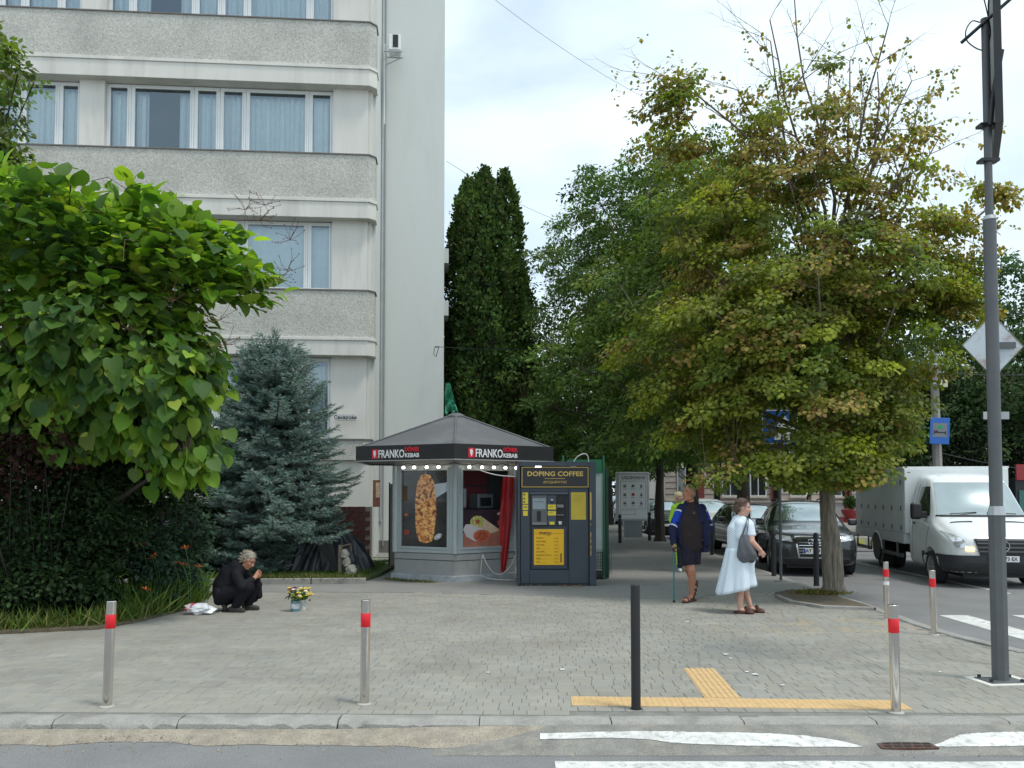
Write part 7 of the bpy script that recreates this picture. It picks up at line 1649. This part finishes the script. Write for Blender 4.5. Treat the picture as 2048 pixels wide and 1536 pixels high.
bush('dark_hedge', 'dense dark green hedge filling the bed under the catalpa', [(-6.6,11.9,1.3,1.5,.9,1.35,210),(-5.85,12.0,1.0,.55,.6,1.1,80),(-7.8,12.2,1.0,1.0,.8,1.2,80),(-6.6,11.2,.5,1.2,.5,.55,100),(-5.7,12.4,2.0,.45,.6,.7,45)], 90, .26, .062, [(.028,.056,.020),(.040,.074,.025),(.020,.042,.016)], seed=2)
bush('dark_hedge', 'darkest upper part of the hedge growing up into the catalpa crown', [(-5.9,12.9,2.4,1.5,.7,.75,110),(-5.4,12.8,2.0,.3,.5,.5,20)], 80, .28, .07, [(.018,.038,.014),(.028,.052,.018)], seed=22)
bush('purple_shrub', 'dark purple-brown leaved shrub at the left edge under the catalpa', [(-6.75,10.9,2.1,.75,.5,.45,34),(-6.1,11.0,2.35,.5,.4,.4,20)], 26, .26, .085, [(.040,.016,.014),(.055,.022,.018),(.028,.020,.014)], seed=3)
bush('garden_shrub', 'dark green leafy shrub behind the daylilies near the spruce', [(-6.9,17.2,.9,1.0,.7,.9,90),(-6.3,17.4,1.5,.6,.6,.7,50)], 70, .26, .07, [(.03,.065,.025),(.04,.08,.03)], seed=4)
bush('garden_shrub', 'blue-green low shrub just right of the dark hedge', [(-5.15,12.6,.6,.45,.6,.55,50),(-5.3,13.4,.9,.5,.5,.6,40)], 70, .20, .07, [(.035,.07,.045),(.045,.085,.05)], seed=5, tmpl=OVAL)
# long grass along the bed front
def grass(name, label, region_fn, n, h, cols, cat='grass', lean=.5, kind='stuff', width=1.0, parent=None):
    P_ = region_fn(n); m = len(P_); D = RNG.normal(size=(m,3))*lean; D[:,2] = 1; Nn = RNG.normal(size=(m,3)); Nn[:,2] = .2
    o = scatter(name, P_, D, Nn, h*(.45+.9*RNG.random(m)), BLADE, palette(m, cols, jit=.25), M['leaf_matte'], parent, kind=kind, width=width)
    if not parent: tag(o, label, cat)
    return o
def band(pts, spread, z=.03):
    pts = np.array(pts, float)
    def f(n):
        seg = np.sqrt(((pts[1:]-pts[:-1])**2).sum(1)); i = RNG.choice(len(seg), n, p=seg/seg.sum()); t_ = RNG.random(n)[:, None]; q = pts[i]*(1-t_)+pts[i+1]*t_ + RNG.normal(size=(n,2))*spread; return np.concatenate([q, np.full((n,1), z)], 1)
    return f
GC = [(.10,.165,.030),(.14,.20,.04),(.075,.13,.025),(.20,.20,.07)]
edge = [(-9,10.55),(-6.3,10.65),(-5.4,11.0),(-5.15,11.5),(-4.95,12.6),(-5.2,14.0)]
grass('long_grass', 'long arching grass blades along the front edge of the bed', band(edge, .11), 3600, .24, GC, lean=.65, width=.5)
grass('daylily_leaves', 'tall pale green daylily leaves at the right end of the bed', band([(-5.35,11.9),(-5.05,12.8),(-5.25,13.8)], .14), 2600, .42, [(.11,.20,.04),(.15,.24,.05),(.08,.15,.03)], cat='leaves', lean=.42, width=.5)
def area(x0, x1, y0, y1, z=.07): return lambda n: np.stack([x0+(x1-x0)*RNG.random(n), y0+(y1-y0)*RNG.random(n), np.full(n, z)], 1)
grass('lawn_grass', 'short green lawn grass behind the stone edging', area(-12,-2.9,16.15,20.5), 42000, .085, [(.07,.14,.025),(.10,.18,.035),(.13,.17,.05)], lean=.5, width=1.4)
grass('weeds', 'dry yellowish weeds at the foot of the kebab kiosk', band([(-2.5,17.0),(-2.1,16.6),(-1.5,16.3)], .05, .0), 700, .06, [(.2,.17,.06),(.12,.15,.05)], lean=1.2, width=1.5)
grass('weeds', 'tuft of green and reddish weeds at the foot of the big linden', lambda n: np.array(tuple(gp(1640,1190)))+RNG.normal(size=(n,3))*[.17,.12,0]+[0,0,.03], 1800, .07, [(.12,.15,.03),(.16,.14,.04),(.09,.13,.03),(.20,.13,.05)], lean=1.1, width=1.6)
grass('weeds', 'thin dry grass scattered along the lawn edging', band([(-5.8,16.2),(-3,16.35)], .12, .07), 1800, .12, [(.20,.19,.08),(.12,.16,.04)], lean=.7)
lilm = pm('daylily_orange', (.75,.16,.03), rough=.5, var=.15, vscale=30)
for q, (px, py) in enumerate(((371,1097),(305,1117),(349,1128),(398,1134),(366,1130),(292,1180),(286,1091),(310,1112))):
    Yl = 12.2 if q != 5 else 11.6; p = at(px, py, Yl); t = thing('daylily', ('orange daylily flower nearest the spruce, highest of all','orange daylily in the left cluster against the hedge','orange daylily between cluster and crouching person','rightmost orange daylily, closest to the crouching person','orange daylily low in the middle of the bed end','single orange daylily low in front of the dark hedge','small orange daylily bud at the hedge edge','orange daylily partly behind its left neighbour')[q], 'flower', (p.x+.05, p.y+.1, .03), 0, 'orange daylilies in the bed')
    e = Vector((p.x, p.y, p.z))-Vector(t.location); MB().tube(smooth_pts([(0,0,0),tuple(e*.5+Vector((.03,0,.08))),tuple(e)]), .005, 5).build('stem', bpy.data.materials['flower_stem'], t)
    pt = MB()
    for k in range(6):
        a = k*math.pi/3+q; d = Vector((math.cos(a), math.sin(a)*.7, .45+.4*math.sin(a+q))).normalized(); s_ = d.cross(Vector((0,0,1))).normalized()
        pt.add([tuple(e), tuple(e+d*.05+s_*.014), tuple(e+d*.085-Vector((0,0,.01))), tuple(e+d*.05-s_*.014)], [(0,1,2,3)])
    pt.build('petals', lilm, t)
# ------------------------------------------------------------ the big linden
LB = gp(1668, 1188); LB.z = .03
def lin_tint(P_, tint, cid):
    n = len(P_); rs = np.random.default_rng(5); cc = rs.random(cid.max()+1)
    zf = np.clip((P_[:,2]-4.2)/3.5, 0, 1); xf = np.clip((P_[:,0]-3.5)/4, 0, 1); pb_ = .16+.55*zf*(.55+.7*xf); br = cc[cid] < pb_
    k = br & (rs.random(n) < .75); brown = np.array([(.40,.31,.09),(.38,.27,.08),(.26,.23,.055),(.24,.15,.06)])[rs.integers(0,4,n)]*(1+rs.normal(size=(n,1))*.2)
    tint = tint.copy(); tint[k] = np.clip(brown[k], .01, 1)
    yl = (cc[cid] > .88) & (rs.random(n) < .8); tint[yl] = (np.array([.34,.38,.05])*(1+rs.normal(size=(n,1))*.15))[yl]; return tint
def lin_keep(c):
    px = CX + F_PX*c[:,0]/c[:,1]; py = 985 - F_PX*(c[:,2]-CAM_H)/c[:,1]; r_ = RNG.random(len(c))
    g1 = (abs(px-1565) < 62) & (abs(py-855) < 58) & (r_ < .80); g2 = (px > 1825) & (py > 770) & (r_ < .96); g3 = (px > 1780) & (py > 890)
    return ~(g1 | g2 | g3)
lin = broadleaf('linden_tree', 'big linden with yellowing browning crown and bare twigs at the top, nearest on the pavement', tuple(LB), tuple(LB+Vector((-.15,.1,5.2))), .155,
    [(4.5,14.2,3.3,2.35,1.9,1.05,150),(5.75,14.3,3.9,1.65,1.6,1.3,110),(3.7,14.2,4.5,1.7,1.7,1.0,110),(4.9,14.3,5.2,2.1,1.9,1.15,130),(6.3,14.3,5.3,1.45,1.5,.95,62),(3.3,14.2,6.1,1.05,1.2,.65,38),(4.1,14.2,6.8,1.1,1.1,.75,32),
     (2.75,13.9,7.5,.55,.5,.55,10),(2.5,13.9,8.35,.42,.4,.42,11),(4.5,14.2,7.6,1.5,1.1,.9,34),(6.1,14.3,7.0,1.3,1.1,.95,32),(5.2,14.2,8.8,.9,.8,.6,4),(7.2,14.2,6.0,.75,.7,.75,15),(7.25,14.1,5.0,.60,.6,.6,28),(4.2,13.3,2.1,1.5,.6,.30,30),(5.5,13.4,2.15,.9,.5,.28,22),
     (4.9,14.0,2.45,1.5,1.3,.40,50),(6.55,14.2,2.75,.60,.9,.55,26),(3.4,14,3.0,1.0,1,.6,26),(8.3,14.1,6.75,.32,.3,.22,5),(1.95,14,4.0,.3,.5,.3,5),(2.2,14.1,3.3,.35,.5,.3,7)],
    116, .33, .064, [(.15,.20,.032),(.21,.245,.038),(.27,.27,.045),(.11,.16,.030)], tmpl=ROUND, bark='bark', limb_n=40, seed=12, droop=.45, flat=.5, tint_fn=lin_tint, r_twig=.010, fork=.50, twist=.22, keep=lin_keep, jit=.16)
# bare twigs at the top
bt = MB(); rs = random.Random(31); fan_ends = []
def fan(p, d, L_, r_, depth):
    pts = [p]; q = Vector(p); dd = Vector(d).normalized(); m = 5
    for i in range(m): dd = (dd + Vector((rs.uniform(-.16,.16), rs.uniform(-.16,.16), rs.uniform(-.10,.14)))).normalized(); q = q + dd*L_/m; pts.append(q.copy())
    bt.tube(pts, [r_*(1-.65*i/m) for i in range(m+1)], 5 if r_ > .008 else 3, caps=False)
    if depth <= 0:
        fan_ends.extend(pts[2:]); return
    for i in range(1, m+1):
        for sg_ in ((-1, 1) if i < m or depth > 1 else (-1, 1, 0)):
            if rs.random() < .25: continue
            v = dd.orthogonal(); v.rotate(Matrix.Rotation(rs.random()*6.28, 3, dd)); nd = (dd*.9 + v*.75).normalized(); nd.y *= .6; fan(pts[i], nd, L_*rs.uniform(.22,.40), r_*(1-.6*i/m)*.55, depth-1)
c0 = at(1660, 560, 14.3)
for (sx_, sy_, ex, ey) in ((1640,430,1360,60),(1620,470,1470,70),(1650,420,1560,10),(1670,400,1600,-30),(1690,420,1715,40),(1700,430,1775,110),(1710,440,1880,150),(1740,430,1900,230),(1730,520,1945,210),(1700,480,1640,120),(1640,470,1420,190),(1760,560,2060,390),(1700,420,1830,200)):
    s0 = at(sx_, sy_, 14.3+rs.uniform(-.4,.4)); e0 = at(ex, ey, 14.3+rs.uniform(-.8,.8)); bt.tube([Vector(c0), Vector(c0).lerp(s0,.6)+Vector((0,0,.1)), s0], [.045,.034,.028], 6, caps=False); fan(s0, e0-s0, (e0-s0).length*.93, .028, 2)
FE = np.array([tuple(p) for p in fan_ends]); hz_ = FE[:,2]; FE = FE[RNG.random(len(FE)) < np.clip(.40-.10*(hz_-6.2), .03, .40)]
nf = 5; FP = np.repeat(FE, nf, axis=0)+RNG.normal(size=(len(FE)*nf,3))*.035; n = len(FP); Dd = rnorm(n); Dd[:,2] -= .6; Nq = rnorm(n)*.5; Nq[:,2] += .6
scatter('sparse_leaves', FP-np.array(tuple(LB)), Dd, Nq, .060*(.6+.7*RNG.random(n)), ROUND, palette(n, [(.30,.25,.06),(.22,.23,.045),(.36,.24,.07),(.16,.18,.035)], jit=.2), M['leaf'], lin)
bt.v = [(v[0]-LB.x, v[1]-LB.y, v[2]-LB.z) for v in bt.v]; bt.build('bare_twigs', M['twig'], lin, smooth=60)['kind'] = 'stuff'
# ------------------------------------------------------------ row of lindens along the kerb
LC = [(.078,.145,.042),(.105,.18,.050),(.060,.115,.035),(.15,.21,.056)]
def row_tree(px, Y, X, h, rc, label, seed, cols=LC, per=85, lsz=.125, r0=.17, zlow=2.75, dx=0, ncl=360):
    cz = (h+zlow)/2; rz_ = (h-zlow)/2
    bl = [(X+dx, Y, cz, rc, rc, rz_, int(ncl*.45)), (X+dx-rc*.5, Y-.3, cz-rz_*.35, rc*.75, rc*.7, rz_*.5, int(ncl*.2)), (X+dx+rc*.4, Y, cz-rz_*.3, rc*.7, rc*.7, rz_*.5, int(ncl*.15)), (X+dx-.3, Y-.3, cz+rz_*.5, rc*.65, rc*.65, rz_*.45, int(ncl*.2)), (X+dx-.2, Y-.6, zlow+.3, rc*.8, rc*.7, .45, int(ncl*.14))]
    return broadleaf('linden_tree', label, (X, Y, .0), (X, Y, h*.7), r0, bl, per, .44, lsz, cols, tmpl=DIAM, mat='leaf_matte', limb_n=30, seed=seed, droop=.35, group='lindens in the row along the kerb', jit=.22, r_twig=.014, fork=.42)
row_tree(1488, 20.3, 5.52, 9.9, 3.4, 'second linden of the row, dark trunk behind the woman in the striped dress', 41, dx=-.6, cols=[(.10,.17,.036),(.14,.21,.042),(.075,.135,.030),(.20,.24,.05)])
row_tree(1383, 26.0, 5.50, 13.0, 4.3, 'third linden of the row, thick dark trunk behind the man with the cane', 42, r0=.21, dx=-.75, ncl=600, per=80)
row_tree(1320, 30.2, 5.25, 12.6, 4.6, 'fourth linden, slim dark trunk right of the information board', 43, dx=-1.1, r0=.16, zlow=2.9, ncl=520)
row_tree(0, 37.5, 5.4, 12, 4.2, 'fifth linden far down the row', 44, zlow=2.6, r0=.17)
row_tree(0, 46, 5.3, 11.5, 4.3, 'sixth and farthest linden of the row', 45, r0=.16)
# trees across the street and far away
DC = [(.045,.09,.035),(.065,.115,.042),(.036,.072,.028),(.085,.14,.048)]
def far_tree(X, Y, h, rc, label, seed, cols=DC, zlow=1.5, ncl=330, per=75, lsz=.18, r0=.2, group='trees beyond the side street', dx=0):
    cz = (h+zlow)/2; rz_ = (h-zlow)/2; bl = [(X+dx,Y,cz,rc,rc,rz_,int(ncl*.6)),(X+dx-rc*.4,Y-.5,cz-rz_*.4,rc*.7,rc*.6,rz_*.5,int(ncl*.2)),(X+dx+rc*.4,Y-.5,cz-rz_*.35,rc*.7,rc*.6,rz_*.5,int(ncl*.2))]
    return broadleaf('street_tree', label, (X,Y,0), (X,Y,h*.65), r0, bl, per, .62, lsz, cols, tmpl=DIAM, mat='leaf_matte', limb_n=20, seed=seed, group=group, jit=.25, r_twig=.02)
far_tree(15.2, 34, 9.6, 3.6, 'dark tree behind the utility pole and white van', 51)
far_tree(19.2, 33, 11.3, 3.3, 'tall feathery tree at the right edge behind the diamond sign', 52, cols=[(.06,.11,.04),(.085,.14,.05),(.045,.085,.03)])
far_tree(23.0, 35, 11.0, 3.4, 'tree mostly beyond the right edge of the view', 53)
far_tree(12.4, 40, 9.0, 3.0, 'dark tree standing in front of the pink building end', 54, zlow=3.0)
far_tree(10.6, 44, 7.5, 2.2, 'small dark trunked tree before the pink building', 56, zlow=3.2, ncl=150)
far_tree(1.4, 47, 9.0, 3.2, 'light green tree closing the walk behind the green stand', 55, cols=[(.06,.10,.03),(.08,.13,.04),(.05,.085,.025)], group='trees at the far end of the walk')
far_tree(-1.5, 42, 8.0, 2.8, 'tree glimpsed between thuja group and walk', 57, group='trees at the far end of the walk', cols=[(.05,.09,.03),(.07,.11,.035)])
bush('understory_hedge', 'tall dark hedge behind the white van across the street', [(16.0,31.5,1.8,1.9,.8,1.9,110),(18.5,31.5,2.2,2.6,.8,2.3,130),(22.5,32,2.2,2.4,.8,2.3,60)], 90, .50, .11, [(.018,.036,.018),(.026,.050,.022),(.016,.026,.014),(.04,.032,.026)], seed=61, tmpl=DIAM, cat='hedge')
# far wood behind everything
cl = np.concatenate([blob_pts([(x, 78+6*math.sin(x), 4.5, 4.2, 3, 5.0+1.5*math.sin(x*1.7), 130)]) for x in np.arange(-34, 62, 5.0)]); cl = cl[cl[:,2] > 0]
P_, U = clump_pts(cl, 26, .9, .8); n = len(P_); o = scatter('far_wood', P_, U+[0,0,-.3], rnorm(n)*.6+[0,-.3,.8], .42*(.6+.8*RNG.random(n)), DIAM, palette(n, [(.03,.06,.025),(.045,.08,.03),(.025,.045,.02)], jit=.25), M['leaf_matte'], None, kind='stuff'); tag(o, 'far wood of mixed trees closing the view down the street', 'wood')
# ------------------------------------------------------------ pink building across the street
pkb = thing('pink_building', 'old pinkish beige building with rusticated walls and red-brown trim beyond the parked cars', 'building', (9.0, 50, 0), R(-4))
pb_m = pm('pink_stucco', (.56,.49,.43), rough=.95, var=.12, vscale=1, dirt=.3, dcol=(.3,.25,.22)); pr_m = pm('red_brown_trim', (.26,.055,.05), rough=.9, var=.15); pg_m = pm('grey_base', (.40,.36,.36), rough=.95, var=.12)
MB().bb(0,26,0,10,1.25,8.6).build('wall', pb_m, pkb); MB().bb(-.03,26.03,-.06,10,.32,1.15).build('base_wall', pg_m, pkb); MB().bb(-.05,26.05,-.09,10,-.1,.32).build('plinth', pr_m, pkb); MB().bb(-.05,26.05,-.12,10,1.15,1.25).build('string_course', pb_m, pkb)
for z in (1.6,1.95,2.3,2.65,3.0): MB().bb(0,26,-.012,.0,z,z+.04).build('rustication_joint', pm('joint_shadow', (.18,.13,.12)) if 'joint_shadow' not in bpy.data.materials else bpy.data.materials['joint_shadow'], pkb)
for x in (1.9,6.1,10.3,14.5,18.7): MB().bb(x,x+.35,-.16,.0,-.1,2.9).build('pilaster', pr_m, pkb)
for fl_ in (0,1):
    for x in (.7,3.3,4.9,7.2,9.2,11.6,13.2,15.8,17.4,20,22): 
        z0 = 1.5+fl_*3.4; wd_ = empty('window', (x,-.02,z0), 0, pkb)
        MB().bb(0,.95,-.03,.0,0,1.75).build('frame', M['white_pvc'], wd_); MB().bb(.07,.44,-.045,-.031,.08,1.67).build('pane', M['dark_glass'], wd_); MB().bb(.51,.88,-.045,-.031,.08,1.67).build('pane', M['dark_glass'], wd_); MB().bb(-.08,1.03,-.14,-.031,-.10,0).build('sill', pb_m, wd_)
MB().bb(-.3,26.3,-.3,10.3,8.6,9.0).build('cornice', pb_m, pkb)
# stall at the right edge
stl = thing('market_stall', 'dark street stall with a red and green striped fascia at the right edge', 'stall', (at(2040,980,29).x+.15, 29, 0), 0)
MB().bb(-.3,4,0,2.4,0,2.2).build('cabin', M['charcoal'], stl)
for k in range(8): MB().bb(-.3+k*.53,-.3+k*.53+.525,-.08,.0,2.15,2.68).build('fascia_panel', pm('stall_red', (.30,.03,.03)) if k == 0 else bpy.data.materials['stall_red'] if k % 2 == 0 else (pm('stall_green', (.03,.2,.08)) if k == 1 else bpy.data.materials['stall_green']), stl)
MB().bb(-.2,1.6,-.04,.0,.5,1.8).build('shutter', pm('stall_teal', (.04,.14,.12)), stl)
bpy.data.scenes.remove(TMP)
